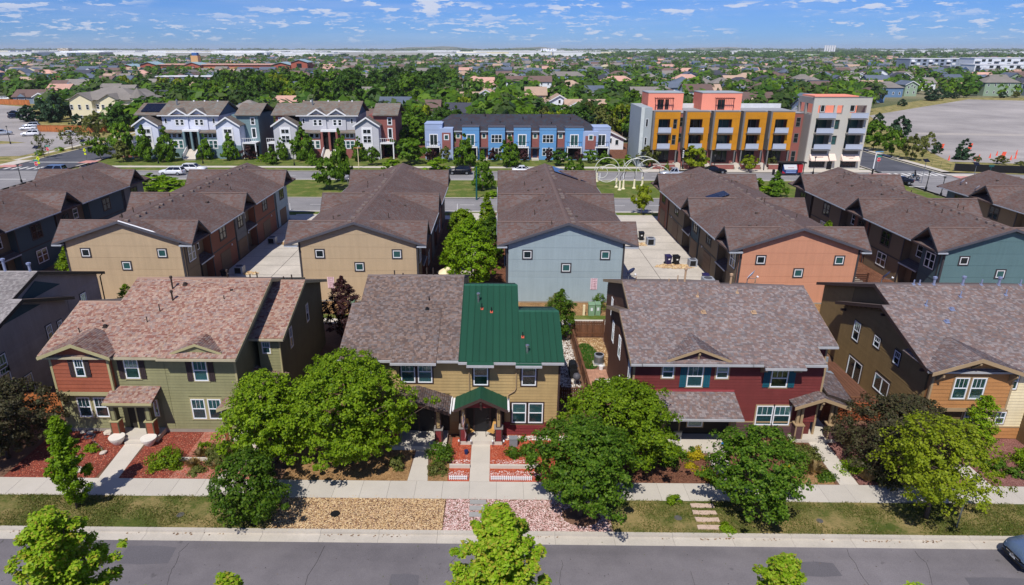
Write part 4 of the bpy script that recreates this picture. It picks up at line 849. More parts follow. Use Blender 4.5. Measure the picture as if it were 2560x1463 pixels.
for xx in (26.75,31.1): part('bracket', MB().prism([(xx-.05,35.98,4.3),(xx-.05,35.98,4.85),(xx-.05,35.42,4.95),(xx-.05,35.42,4.8)], (.1,0,0)), m_taupe, E_.o)
wins_e = [(31.42,32.02,3.55,4.67),(31.3,31.9,1.09,1.97),(29.32,29.95,1.12,1.97)]
for a, b_, c, d in wins_e: window(E_.o, a, 36.4, c, b_-a, d-c, trim=m_taupe, tw=.06, muntins=2, d=.012)
boards(E2, 36.4, .88, 4.95, full(26.5,40.1), .2, m_cream, pad(wins_e,.06)+[(26.5,31.4,2.2,5.2),(26.5,29.2,0,2.3)], seed=19)
boards(E2, 36.38, .05, .86, full(28.8,40.1), .262, m_ochre, (), name='shake_course', jag=True, seed=20); part('water_table', MB().box(29.0,40.1,36.34,36.4,.84,.92), m_taupe, E_.o)
part('light_fixture', MB().box(33.05,33.2,36.25,36.4,2.35,2.6), m_cream, E_.o)
pw = part('porch_wall', MB().box(33.0,36.5,34.9,36.4,0,2.3), m_khakid, E_.o)
mB = mat('blue_grey_vent',(150,160,190),.4,metal=.4)
for x, y, k in ((28.9,41.6,0),(30.4,41.2,1),(29.4,40.0,1),(31.7,42.5,0),(34.9,42.7,0),(33.6,38.4,0),(37.3,40.6,1)):
    z_ = 5.12+(y-35.87)*SLOPE; vent_pipe(E_, x, y, z_, .4, .04, mB, False, mB) if not k else box_vent(E_, x, y, z_, mB, .2)
for x, ht, cap in ((29.2,.35,0),(29.6,.35,0),(30.6,.45,1),(32.6,.5,1),(33.9,.4,0),(35.1,.45,1),(36.6,.4,0)): vent_pipe(E_, x, 43.8, 7.75, ht, .08 if cap else .045, mB, bool(cap), mB)

# ---------------- ash grey house at the left edge (its shaded side shows)
A_ = House('duplex_house', 'ash grey house with teal board gable at the left edge', 'house', -37, 36.4)
A1, a1 = gable_section(A_, -32.95, -32.2, 35.9, 41.0, 46.2, 5.64, m_ashsiding, m_black, m_gutl, t_slate, m_roofdeck, 61, ovx0=0, ovx1=.45)
A2, a2 = gable_section(A_, -46, -32.9, 35.9, 44.0, 51.6, 5.64, m_ashsiding, m_black, m_gutl, t_slate, m_roofdeck, 62, ovx0=.4, ovx1=.4)
boards(A1, -32.65, .1, 4.4, full(36.42,46.9), .2, m_ashsiding, [(36.9,37.7,.3,2.5),(39.8,40.6,.4,2.1),(38.0,38.9,3.0,4.4),(43.0,43.7,3.2,4.4)], rz=90, seed=21); boards(A2, -33.3, .1, 5.4, full(46.9,51.1), .2, m_ashsiding, [(48.4,49.2,3.4,5)], rz=90, seed=22)
part('gable_boards', MB().prism([(-32.62,38.9,6.17),(-32.62,43.1,6.17),(-32.62,41,6.95)], (.03,0,0)), m_tealboard, A_.o); part('gable_boards', MB().prism([(-33.27,41.5,6.5),(-33.27,46.5,6.5),(-33.27,44,7.6)], (.03,0,0)), m_tealboard, A_.o)
for y, z, w, hh in ((38.0,3.05,.85,1.35),(36.95,.4,.7,2.0),(39.85,.45,.8,1.6),(43.05,3.25,.6,1.2),(44.3,3.6,.5,.7)): window(A_.o, -32.65, y, z, w, hh, 90, trim=m_black, tw=.05, back='dark' if z < 1 else 'mix', d=.012)
window(A_.o, -33.3, 48.4, 3.5, .75, 1.4, 90, trim=m_black, tw=.05, back='mix', d=.012); window(A_.o, -32.65, 37.9, .1, .95, 3.4, 90, style='hung', trim=m_black, tw=.05, back='dark', d=.012)
part('downspout', MB().tube([(-33.0,51.6,5.7),(-33.1,51.2,5.5),(-33.15,51.2,.2)], .05, 6), m_black, A_.o)
for x, ht in ((-33.4,.5),(-35.2,.8)): vent_pipe(A_, x, 44.0, 8.35, ht, .09, mB, True)
# ================================================================ town houses of the second row
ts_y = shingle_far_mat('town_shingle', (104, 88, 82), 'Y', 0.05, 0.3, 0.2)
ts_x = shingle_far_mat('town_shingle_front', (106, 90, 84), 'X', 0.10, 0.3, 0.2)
m_charc = mat('charcoal_trim', (62, 60, 64), 0.6, 0.06, 1, 0.05); m_beige = mat('beige_panel', (184, 162, 132), 0.8, 0.05, 0.5, 0.04, 8, rand=0.02, streak=0.09); m_ltblue = mat('pale_blue_panel', (152, 168, 174), 0.8, 0.05, 0.5, 0.04, 8, rand=0.02, streak=0.09)
m_salmon = mat('terracotta_panel', (198, 142, 114), 0.8, 0.05, 0.5, 0.04, 8, rand=0.02, streak=0.09); m_tealp = mat('teal_grey_panel', (92, 120, 124), 0.8, 0.05, 0.5, 0.04, 8, rand=0.02, streak=0.09)
m_trust = mat('rust_town', (132, 84, 66), 0.8, 0.06, 0.6, 0.05, 8); m_tgrey = mat('grey_town', (112, 112, 112), 0.8, 0.06, 0.6, 0.05, 8); m_ttan = mat('tan_town', (122, 106, 86), 0.8, 0.06, 0.6, 0.05, 8); m_tslate = mat('slate_town', (70, 88, 96), 0.8, 0.06, 0.6, 0.05, 8); m_tdk = mat('umber_town', (78, 66, 58), 0.8, 0.06, 0.6, 0.05, 8)
m_gar = mat('garage_door', (112, 90, 72), 0.7, 0.06, 0.6, 0.04); m_gutg = mat('pale_gutter', (170, 176, 186), 0.4); m_bluefascia = mat('grey_fascia', (84, 84, 92), 0.55)
m_solar = mat('solar_cell', (24, 46, 84), 0.12, 0.15, 0.6, 0.05, 6, spec=0.7, rand=0.1); m_solard = mat('dark_solar_cell', (16, 18, 30), 0.15, 0.15, 0.6, 0.05, 6, spec=0.6, rand=0.1)
m_ventb = mat('brown_vent', (126, 112, 104), 0.6, 0.1, 2, 0.05)
def lap_profile(x0, x1, y, z0, z1, e):
    """continuous lap siding: one sheet with a saw-tooth profile"""
    pts = []; n = int(round((z1-z0)/e)); e = (z1-z0)/n
    for i in range(n): pts += [(x0, y-.018, z0+i*e), (x0, y-.002, z0+(i+1)*e)]
    pts += [(x0, y+.03, z1), (x0, y+.03, z0)]; return MB().prism(pts, (x1-x0, 0, 0), caps=False)
GARAGE = {}
def townhouse(label, x0, x1, drive, endm, sides, zo=0.0, roofs=None, gables=((59.6,61.7,63.85),(73.0,74.75,77.1),(88.0,90.0,92.0)), yend=93.0, vents=1, simple=False):
    h = House('town_house', label, 'house', (x0+x1)/2, 60.0, group='town houses with brown gabled roofs'); o = h.o
    ol, orr = (1.28, .9) if drive == 'L' else (.95, 1.25)
    X0, X1 = x0-ol, x1+orr; xc = (X0+X1)/2; ZE, ZR = 5.82+zo, 8.05+zo; sl = (ZR-ZE)/((X1-X0)/2)
    zt = lambda x: ZR-abs(x-xc)*sl
    # main roof
    rf = part('roof', MB().prism([(X0,59.6,ZE),(xc,59.6,ZR),(X1,59.6,ZE),(X1,59.6,ZE-.16),(xc,59.6,ZR-.2),(X0,59.6,ZE-.16)], (0,yend+.6-59.6,0)), ts_y, o)
    part('fascia', MB().prism([(X0,59.55,ZE-.2),(X0,59.55,ZE+.02),(xc,59.55,ZR+.03),(X1,59.55,ZE+.02),(X1,59.55,ZE-.2),(xc,59.55,ZR-.2)], (0,.05,0)), m_bluefascia, rf)
    part('ridge_cap', MB().prism([(xc-.17,59.58,ZR-.04),(xc,59.58,ZR+.035),(xc+.17,59.58,ZR-.04)], (0,yend-59,0)), mat('ridge_shingle',(108,90,84),.9,.1,3,.15,6), rf)
    for s, X, xw in ((-1,X0,x0),(1,X1,x1)):
        b = MB()
        for g in gables:
            y0, ya, y1 = g; za = ZE+1.86; xi = xc+s*((ZR-za)/sl-.3); a, w = (min(xi,X), abs(X-xi))
            xi = xc+s*(ZR-za)/sl; a, w = (min(xi,X), abs(X-xi)); d_ = .03
            A0, A1, A2, A3 = (X,y0,ZE+.012), (X,ya,za+.012), (X,y1,ZE+.012), (xi,ya,za+.012); lo = lambda p, k: (p[0],p[1],p[2]-k)
            cg = part('cross_gable', MB().face([A0,A1,A3] if s > 0 else [A1,A0,A3]).face([A1,A2,A3] if s > 0 else [A2,A1,A3]).face([lo(A0,.1),lo(A3,.2),lo(A1,.2)]).face([lo(A1,.2),lo(A3,.2),lo(A2,.1)]).face([A0,lo(A0,.1),lo(A1,.2),A1]).face([A1,lo(A1,.2),lo(A2,.1),A2]), ts_x, rf)
            xe = X-.03 if s < 0 else X
            part('rake_trim', MB().prism([(xe,y0-.03,ZE-.2),(xe,y0-.03,ZE+.02),(xe,ya,za+.03),(xe,y1+.03,ZE+.02),(xe,y1+.03,ZE-.2),(xe,ya,za-.24)], (.03,0,0)), m_charc, cg)
            part('gable_wall', MB().prism([(xw,y0+.5,ZE-.3),(xw,ya,za-.35),(xw,y1-.3,ZE-.3)], (-s*.1,0,0)), sides[0], cg)
            part('ridge_cap', MB().prism([(a,ya-.15,za-.06),(a,ya,za+.03),(a,ya+.15,za-.06)], (w,0,0)), MATS['ridge_shingle'], cg)
        part('eave_return', MB().box(min(xw,X), max(xw,X), 59.5, 60.0, ZE-.2, ZE-.08), m_gutg, rf)
        ys = [59.6]+[q for g in gables for q in (g[0], g[2])]+[yend]
        for ya, yb in zip(ys[0::2], ys[1::2]):
            if yb-ya > 1: part('gutter', MB().box(X-.06 if s < 0 else X-.02, X+.02 if s < 0 else X+.06, ya, yb, ZE-.14, ZE-.03), m_gutg, rf)
    # body
    W = part('wall', MB().prism([(x0+.8,60.02,0),(x0+.8,60.02,zt(x0+.8)-.22),(xc,60.02,ZR-.24),(x1-.8,60.02,zt(x1-.8)-.22),(x1-.8,60.02,0)], (0,yend-60.05,0)), m_ttan, o)
    E = part('end_wall', MB().prism([(x0,60.0,-.1),(x1,60.0,-.1),(x1,60.0,zt(x1)-.24),(xc,60.0,ZR-.25),(x0,60.0,zt(x0)-.24)], (0,.4,0)), endm, o)
    js = [2.55, 3.19, 4.37, 5.53, 6.73, 7.9]; js = [j+zo for j in js]
    for a, b_ in zip(js[:-1], js[1:]):
        a2, b2 = a+.012, b_-.012; hw = lambda z: min((x1-x0)/2+.4, (ZR-.27-z)/sl)
        l0, r0 = max(x0+.1, xc-hw(a2)), min(x1-.1, xc+hw(a2)); l1, r1 = max(x0+.1, xc-hw(b2)), min(x1-.1, xc+hw(b2)); pts = [(l0,59.985,a2),(r0,59.985,a2)]
        kz = lambda x: ZR-.27-abs(x-xc)*sl
        if r1 < x1-.1 and kz(r0) > a2: pts.append((r0,59.985,min(b2,kz(r0))))
        if hw(b2) > .05: pts += [(r1,59.985,b2),(l1,59.985,b2)]
        else: pts.append((xc,59.985,min(b2,ZR-.29)))
        if l1 > x0+.1 and kz(l0) > a2: pts.append((l0,59.985,min(b2,kz(l0))))
        part('wall_panel', MB().prism(pts, (0,.02,0)), endm, E)
    part('lap_siding', lap_profile(x0+.1, x1-.1, 59.985, 0.12, 2.54+zo, .105), endm, E)
    part('foundation', MB().box(x0-.01, x1+.01, 59.94, 60.1, -.2, .12), MATS['foundation_concrete'], E)
    for x in (x0+.03, x1-.03): part('corner_board', MB().box(x-.09,x+.09,59.95,60.06,.1,zt(x)-.26), m_charc, E)
    for dx, zc in ((1.93,4.87),(9.34,4.86),(5.67,3.57)): window(o, x0+dx-.37, 59.985, zc+zo-.37, .75, .72, style='x', trim=m_charc, tw=.125, pane='teal' if dx > 3 else 'dark', d=.012)
    # side walls: proud bays with garage doors (drive) or windows (court), recessed entries between
    for s, xw in ((-1,x0),(1,x1)):
        isdrive = (drive == 'L') == (s < 0); rz = 90*s
        segs = [(60.4,63.2,0),(66.3,72.9,1),(73.2,76.4,2),(79.6,87.2,1),(87.8,yend-.05,3)]
        xi = xw-s*.81
        for k, (ya, yb, ci) in enumerate(segs):
            m = sides[ci % len(sides)]; top = ZE-.18
            by = part('bay', MB().box(min(xi,xw),max(xi,xw),ya,yb,0,top+.12), m, o)
            part('corner_board', MB().box(min(xw-s*.02,xw+s*.03),max(xw-s*.02,xw+s*.03),ya-.02,ya+.14,0,top), m_charc, by)
            part('band', MB().box(min(xw,xw+s*.025),max(xw,xw+s*.025),ya+.14,yb,2.72+zo,2.86+zo), m_charc if ci == 1 else m, by)
            ym = (ya+yb)/2; ww = 1.5 if yb-ya < 4 else 1.7
            window(o, xw, ym-s*ww/2, 3.55+zo, ww, 1.55, rz, style='pair', frame=m_tdk if ci != 0 else m_vinyl, trim=m_charc, tw=.08, pane='dark', simple=True)
            if not simple and ci == 1 and not isdrive: window(o, xw, ym-s*.9, .8, 1.8, 1.5, rz, style='pair', frame=m_vinyl, trim=m_charc, tw=.08, pane='dark', simple=True)
            if isdrive and yb-ya > 3:
                gd = part('garage_door', MB().box(min(xw,xw+s*.03),max(xw,xw+s*.03),ym-1.35,ym+1.35,0.02,2.2), m_gar, by)
                for r in range(4): part('door_panel', MB().box(min(xw+s*.03,xw+s*.045),max(xw+s*.03,xw+s*.045),ym-1.3,ym+1.3,.06+r*.54,.06+r*.54+.48), m_gar, gd)
                part('lamp', MB().cyl((xw+s*.15,ym+1.7,2.35),(xw+s*.15,ym+1.7,2.55),.09,.03,8), m_white, by)
        for ya, yb in ((63.2,66.3),(76.4,79.6)):
            aw = part('entry_awning', MB().prism([(xi,ya,3.05+zo),(xw+s*.15,ya,2.6+zo),(xw+s*.15,yb,2.6+zo),(xi,yb,3.05+zo)], (0,0,.12)), ts_y if isdrive else ts_x, o)
            part('gutter', MB().box(min(xw+s*.15,xw+s*.22),max(xw+s*.15,xw+s*.22),ya,yb,2.6+zo,2.72+zo), m_gutg, aw)
            part('door', MB().box(min(xi,xi+s*.05),max(xi,xi+s*.05),ya+1,ya+2,0.1,2.2), m_door, o)
            window(o, xi, (ya+yb)/2-s*.5, 3.7+zo, 1.0, 1.3, rz, style='hung', trim=m_charc, tw=.07, pane='dark', simple=True)
    # ridge vents and pipes
    r = random.Random(int(x0*10)); sv = vents
    y = 60.4
    while y < yend-1:
        if r.random() < .82:
            x = xc+sv*(.45+r.uniform(0,.12)); z = zt(x); part('roof_vent', MB().prism([(x-.2,y-.16,z-.02),(x+.2,y-.16,z-.02),(x+.2,y+.16,z-.02),(x-.2,y+.16,z-.02)], (0,0,.17)), m_ventb, rf)
        y += r.choice((1.1,1.3,1.9,2.6))
    for i in range(13):
        y = r.uniform(61,yend-2); x = xc+r.choice((-1,1))*r.uniform(.9,3.6); z = zt(x)
        if r.random() < .5: part('vent_pipe', MB().cyl((x,y,z-.1),(x,y,z+r.uniform(.3,.55)),.05,.05,7), m_tdk, rf)
        else: part('roof_vent', MB().box(x-.13,x+.13,y-.13,y+.13,z-.05,z+.13), m_tdk, rf)
    return h, rf, zt
def solar(parent, c, u, v, nu, nv, pw, ph, m, gap=.03):
    """panels one by one on the plane spanned by u and v from corner c"""
    c, u, v = Vector(c), Vector(u).normalized(), Vector(v).normalized(); n = u.cross(v).normalized()
    if n.z < 0: n = -n
    for i in range(nu):
        for j in range(nv):
            p = c+u*(i*(pw+gap))+v*(j*(ph+gap))+n*.12
            part('solar_panel', MB().prism([p, p+u*pw, p+u*pw+v*ph, p+v*ph], n*.04), m, parent)
T0 = townhouse('dark slate and brown town house row nearest the left cross street', -62.2, -51.0, 'L', m_tslate, [m_ttan, m_tslate, m_tdk, m_tgrey], vents=-1)
T1 = townhouse('beige-ended town house row beside the left driveway, white snow-guard on its gable', -41.58, -30.3, 'R', m_beige, [m_ttan, m_trust, m_tgrey, m_ltblue])
T2 = townhouse('beige-ended town house row between left driveway and leafy court', -18.96, -7.65, 'L', m_beige, [m_ttan, m_trust, m_tgrey, m_tdk], vents=-1)
T3 = townhouse('pale blue-ended town house row right of the leafy court', .91, 12.02, 'R', m_ltblue, [m_ltblue, m_ttan, m_trust, m_tgrey])
T4 = townhouse('terracotta-ended town house row right of the wide driveway', 23.1, 34.22, 'L', m_salmon, [m_ttan, m_ttan, m_tslate, m_trust], -.42)
T5 = townhouse('teal-ended town house row with slate bays at the right', 42.23, 53.4, 'R', m_tealp, [m_tslate, m_ttan, m_trust, m_tdk], -.42, vents=-1)
T6 = townhouse('slate-gabled town house row at the right edge of the picture', 63.6, 74.8, 'L', m_tslate, [m_ltblue, m_ttan, m_tdk, m_tslate], -.8, gables=((66.0,67.6,69.6),(82.2,84.3,86.8)), vents=1)
T0[0].o['label'] = 'dark slate and brown town house row nearest the left cross street'
part('snow_strip', MB().prism([(-35.7,59.5,8.1),(-32.6,59.5,7.08),(-32.3,59.5,7.02),(-32.6,59.62,7.12),(-35.7,59.62,8.14)], (0,.06,0)), m_white, T1[1])
c3 = 6.6; solar(T3[1], (7.55,88.3,T3[2](7.55)), (1,0,-.335), (0,1,0), 3, 4, 1.1, 1.0, m_solar); solar(T3[1], (11.15,88.6,T3[2](11.15)), (1,0,-.335), (0,1,0), 1, 4, 1.25, 1.0, m_solar)
solar(T4[1], (25.0,76.2,T4[2](25.0)), (1,0,.335), (0,1,0), 2, 2, 1.1, 1.1, m_solard)
def dish(label, x, y, z, rz, m=None, group='satellite dishes', s=1.0):
    o = thing('satellite_dish', label, 'satellite dish', (x,y,z), R(rz), group)
    part('mast', MB().tube([(0,0,-.1),(0,0,.35*s),(0,-.12*s,.55*s)], .03, 6), m_steel, o, local=True)
    b = MB(); n = 14; c = Vector((0,-.16*s,.72*s)); t = R(-35)
    rings = [[(rr*math.cos(a)*.32*s, -.1*s*rr*rr*-1, rr*math.sin(a)*.38*s) for a in [2*math.pi*i/n for i in range(n)]] for rr in (.02,.5,1.0)]
    V = [[(c.x+p[0], c.y+(p[1]*math.cos(t)+p[2]*math.sin(t))-.1*s, c.z+(p[2]*math.cos(t)-p[1]*math.sin(t))) for p in r_] for r_ in rings]
    for a_, b_ in ((0,1),(1,2)):
        for i in range(n): j = (i+1)%n; b.face([V[a_][i],V[a_][j],V[b_][j],V[b_][i]])
    b.face(V[0]); part('reflector', b, m or mat('dish_grey',(150,156,170),.5), o, smooth=True, local=True)
    part('feed_arm', MB().tube([(0,-.1*s,.45*s),(.05*s,-.5*s,.5*s),(.06*s,-.62*s,.62*s)], .018, 5), m_steel, o, local=True); part('feed_horn', MB().cyl((.06*s,-.68*s,.62*s),(.06*s,-.56*s,.68*s),.06*s,.05*s,8), m_white, o, local=True); return o
m_dishb = mat('dish_blue',(84,96,130),.45)
dish('grey satellite dish on the ridge of the barn red house, left end', 9.2, 43.7, 7.95, 30, m_dishb); dish('white satellite dish on the ridge of the barn red house, toward its right', 17.4, 43.4, 7.85, 60, mat('dish_white',(206,210,220),.4)); dish('blue-grey satellite dish above the khaki side wall', 27.3, 44.4, 7.55, 40, m_dishb)
dish('satellite dish on the far left eave of the beige town house', -20.9, 90.5, 5.7, 20, MATS['dish_white'], s=1.2); dish('satellite dish at the eave of the slate-gabled town house', 63.9, 91.3, 5.2, 30, MATS['dish_white'], s=1.2); dish('satellite dish beside the slate gable of the right edge town house', 63.3, 87.4, 5.1, 30, MATS['dish_white'], s=1.2)
m_pinksign = mat('pink_sign',(226,196,204),.6); m_txt = mat('sign_text',(120,44,62),.6)
for lab, x, txt, hh in (('pink unit number plate on the pale blue town house end', 9.33, '2197\n2193\n2187\n2183\n2177', T3), ('pink unit number plate on the beige town house end', -16.2, '2203\n2217\n2223\n2237\n2243', T2)):
    sg = tag(part('number_plate', MB().box(x-.32,x+.32,59.93,59.96,1.36,2.5), m_pinksign), lab, 'sign'); lettering(sg, txt, .24, m_txt, (x,59.925,1.93), sx=1.05)
# ================================================================ buildings across the boulevard
def wall_holes(x0, x1, z0, z1, holes, y, t=0.3):
    """one wall with openings: faces on a shared grid so that it is one piece"""
    xs = sorted({x0, x1, *[v for h in holes for v in h[:2]]}); zs = sorted({z0, z1, *[v for h in holes for v in h[2:]]})
    inh = lambda i, j: i < 0 or j < 0 or i >= len(xs)-1 or j >= len(zs)-1 or any(h[0] <= (xs[i]+xs[i+1])/2 <= h[1] and h[2] <= (zs[j]+zs[j+1])/2 <= h[3] for h in holes)
    b = MB(); idx = {}
    def v(i, j, k):
        if (i,j,k) not in idx: idx[i,j,k] = len(b.v); b.v.append((xs[i], y if k == 0 else y+t, zs[j]))
        return idx[i,j,k]
    def f(*q): b.f.append(tuple(q)); b.m.append(0)
    for i in range(len(xs)-1):
        for j in range(len(zs)-1):
            if inh(i, j): continue
            f(v(i,j,0), v(i+1,j,0), v(i+1,j+1,0), v(i,j+1,0)); f(v(i,j+1,1), v(i+1,j+1,1), v(i+1,j,1), v(i,j,1))
            if inh(i-1,j): f(v(i,j,0), v(i,j+1,0), v(i,j+1,1), v(i,j,1))
            if inh(i+1,j): f(v(i+1,j,1), v(i+1,j+1,1), v(i+1,j+1,0), v(i+1,j,0))
            if inh(i,j-1): f(v(i,j,1), v(i+1,j,1), v(i+1,j,0), v(i,j,0))
            if inh(i,j+1): f(v(i,j+1,0), v(i+1,j+1,0), v(i+1,j+1,1), v(i,j+1,1))
    return b
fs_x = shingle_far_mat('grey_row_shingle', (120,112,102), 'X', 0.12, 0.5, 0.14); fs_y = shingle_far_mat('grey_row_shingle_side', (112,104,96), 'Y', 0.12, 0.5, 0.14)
m_lilac = mat('pale_lilac_siding', (206,210,226), 0.75, 0.04, 0.4, 0.03); m_rteal = mat('dusty_teal_siding', (112,136,142), 0.75, 0.05, 0.4, 0.03); m_brick = mat('red_brick', (142,88,82), 0.85, 0.08, 0.5, 0.22, 5); m_rgrey = mat('pale_grey_siding', (186,186,192), 0.75, 0.04, 0.4, 0.03); m_slatebl = mat('slate_blue_siding', (86,104,128), 0.75, 0.05, 0.4, 0.03)
def railing(parent, x0, x1, y, z, h=1.0, m=None, y2=None, solid=None):
    m = m or m_white; r = part('railing', MB().box(x0,x1,y-.04,y+.04,z+h-.08,z+h), m, parent); part('rail_bar', MB().box(x0,x1,y-.03,y+.03,z+.1,z+.16), m, r)
    if solid: part('rail_panel', MB().box(x0,x1,y-.015,y+.015,z+.16,z+h-.08), solid, r)
    else:
        n = max(2, int((x1-x0)/.45))
        for i in range(n+1): x = x0+(x1-x0)*i/n; part('baluster', MB().box(x-.025,x+.025,y-.025,y+.025,z,z+h-.08), m, r)
    return r
def gable_roof_y(parent, xc, half, yf, yb, zap, zlo, m, trim, th=.25, fz=.3):
    g = part('gable_roof', MB().prism([(xc-half,yf,zlo),(xc,yf,zap),(xc+half,yf,zlo),(xc+half,yf,zlo-.12),(xc,yf,zap-th),(xc-half,yf,zlo-.12)], (0,yb-yf,0)), m, parent)
    part('rake_trim', MB().prism([(xc-half-.05,yf-.06,zlo-fz),(xc-half-.05,yf-.06,zlo+.03),(xc,yf-.06,zap+.05),(xc+half+.05,yf-.06,zlo+.03),(xc+half+.05,yf-.06,zlo-fz),(xc,yf-.06,zap-fz)], (0,.06,0)), trim, g); return g
def rowhouse(label, xo, upper, accent, lower, solar_on=False):
    """stacked row house: centre block with twin gables over a shared stair, gabled wings with balconies at both ends"""
    h = House('row_house', label, 'house', xo-68, 150, group='row houses with twin gables'); o = h.o; X = lambda v: v+xo
    W = part('wall', MB().box(X(-75.3),X(-62.7),150,162,0,9.3), upper, o)
    part('lower_wall', MB().box(X(-75.25),X(-62.75),149.6,150,0,5.9), lower, o)
    rf = part('roof', MB().prism([(X(-75.9),149.3,9.45),(X(-75.9),156,12.05),(X(-75.9),162.7,9.45),(X(-75.9),162.7,9.25),(X(-75.9),156,11.8),(X(-75.9),149.3,9.25)], (13.9,0,0)), fs_x, o); part('gutter', MB().box(X(-75.9),X(-62),149.15,149.3,9.25,9.42), m_white, rf)
    part('gable_wall', MB().prism([(X(-62.75),150,9.2),(X(-62.75),162,9.2),(X(-62.75),156,11.75)], (.1,0,0)), m_slatebl, rf)
    for gx in (-71.25,-66.85):
        gable_roof_y(o, X(gx), 2.15, 149.2, 154.5, 10.85, 9.5, fs_y, m_white); part('gable_wall', MB().prism([(X(gx-1.9),149.72,6.2),(X(gx+1.9),149.72,6.2),(X(gx+1.9),149.72,9.35),(X(gx),149.72,10.55),(X(gx-1.9),149.72,9.35)], (0,.3,0)), upper, o)
        for dx in (-.95,.15): window(o, X(gx+dx), 149.72, 7.2, .8, 1.3, pane='dark', simple=True, trim=m_white, tw=.12)
    for wx in (-74.7,-63.9): window(o, X(wx), 150, 7.6, .5, 1.1, style='x', pane='dark', simple=True, trim=m_white, tw=.08)
    # ground floor shed roofs, tall windows, entry stair
    for a, b_ in ((-75.2,-70.4),(-66.9,-62.8)):
        p = part('shed_roof', MB().prism([(X(a),150,6.25),(X(a),148.7,5.75),(X(a),148.7,5.6),(X(a),150,6.0)], (b_-a,0,0)), fs_x, o)
        for i in range(3):
            wx = a+.7+i*(b_-a-1.2)/3
            window(o, X(wx), 149.6, 4.5, .95, 1.0, style='x', pane='dark', simple=True, trim=m_white, tw=.12); window(o, X(wx), 149.6, 2.2, .95, 1.7, pane='teal', simple=True, trim=m_white, tw=.12)
    part('stair_entry_shade', MB().box(X(-70.2),X(-67.1),149.5,149.62,1.9,6.1), m_dark, o); part('entry_beam', MB().box(X(-70.5),X(-66.8),148.6,149.6,5.95,6.4), m_white, o)  # flat near-black sheet, the entry's shade painted in
    for px in (-70.3,-68.65,-67.0): part('post', MB().box(X(px-.22),X(px+.22),148.6,149.05,1.9,5.95), lower, o)
    st = part('stair', MB().prism([(X(-70.0),146.2,0),(X(-70.0),146.2,.2),(X(-70.0),149.5,2.0),(X(-70.0),149.5,0)], (2.6,0,0)), m_concrete, o)
    for i in range(10): part('step', MB().box(X(-69.95),X(-67.45),146.2+i*.33,146.55+i*.33,.1+i*.18,.28+i*.18), m_concrete, st)
    for sx in (-70.1,-67.3):
        part('railing', MB().prism([(X(sx-.06),146.2,.3),(X(sx-.06),146.2,1.2),(X(sx-.06),149.2,2.9),(X(sx-.06),149.2,2.0)], (.12,0,0)), m_white, st)
    # wings
    for s, gx, bx in ((-1,-78.3,-80.6),(1,-60.1,-56.1)):
        wg = part('wing_wall', MB().prism([(X(gx-2.6),148.3,0),(X(gx+2.6),148.3,0),(X(gx+2.6),148.3,7.3),(X(gx),148.3,8.9),(X(gx-2.6),148.3,7.3)], (0,8,0)), upper, o); part('wing_base', MB().box(X(gx-2.62),X(gx+2.62),148.24,148.3,0,3.0), accent if accent is not m_brick else m_rgrey, wg)
        gable_roof_y(o, X(gx), 2.95, 147.8, 155, 9.2, 7.3, fs_y, m_white); part('panel', MB().box(X(gx-1.2),X(gx+1.2),148.2,148.3,2.2,7.0), m_white, wg)
        for z_, hh in ((5.6,1.0),(3.6,1.6)): window(o, X(gx-.9), 148.2, z_, 1.8, hh, style='pair' if hh > 1.2 else 'slider', pane='dark', simple=True)
        bk = part('end_wall', MB().box(X(min(gx,bx)-.6*(s<0)),X(max(gx,bx)+1.9*(s>0)),151.5,162,0,9.4), accent, o); xa, xb = (bx-1.4, gx+4.4) if s < 0 else (gx+.9, bx+2.7)
        er = part('end_roof', MB().prism([(X(xa),150.9,9.4),(X(xa),156.4,11.55),(X(xa),162.2,9.4),(X(xa),162.2,9.2),(X(xa),156.4,11.3),(X(xa),150.9,9.2)], (xb-xa,0,0)), fs_x, o)
        ww = X(bx+.1) if s < 0 else X(bx+.2); window(o, ww, 151.5, 7.2, .9, 1.5, pane='dark', simple=True, trim=m_white, tw=.1); window(o, ww, 151.5, 4.3, .9, 2.1, style='x', pane='dark', simple=True, trim=m_white, tw=.12)
        b0, b1 = (bx-2.2, gx-2.6) if s < 0 else (gx+2.6, bx+1.8)
        bl = part('balcony', MB().box(X(b0),X(b1),148.6,151.5,3.3,3.55), m_white, o); railing(bl, X(b0), X(b1), 148.7, 3.55)
        for px in (b0+.15, b1-.15): part('post', MB().box(X(px-.12),X(px+.12),148.65,148.9,0,3.3), m_white, bl)
        part('patio_door', MB().box(X(b0+.5),X(b1-.5),151.4,151.5,.1,2.5), m_dark, o)
        if solar_on and s < 0: solar(er, (X(xa+1.2),151.9,9.85), (1,0,0), (0,1,.39), 4, 3, 1.5, 1.35, m_solard)
    for vx in (-74,-70,-67.5,-64.5): part('roof_vent', MB().box(X(vx)-.15,X(vx)+.15,155.6,155.9,11.9,12.2), m_white, rf)
    part('chimney', MB().cyl((X(-73.2),154,11),(X(-73.2),154,12.6),.16,.16,8), m_steel, rf)
    return h
rowhouse('pale lilac and teal row house with dark solar panels', 0, m_lilac, m_rteal, m_rteal, True)
rowhouse('pale grey and brick row house left of the blue row', 31.0, m_rgrey, m_brick, m_brick)

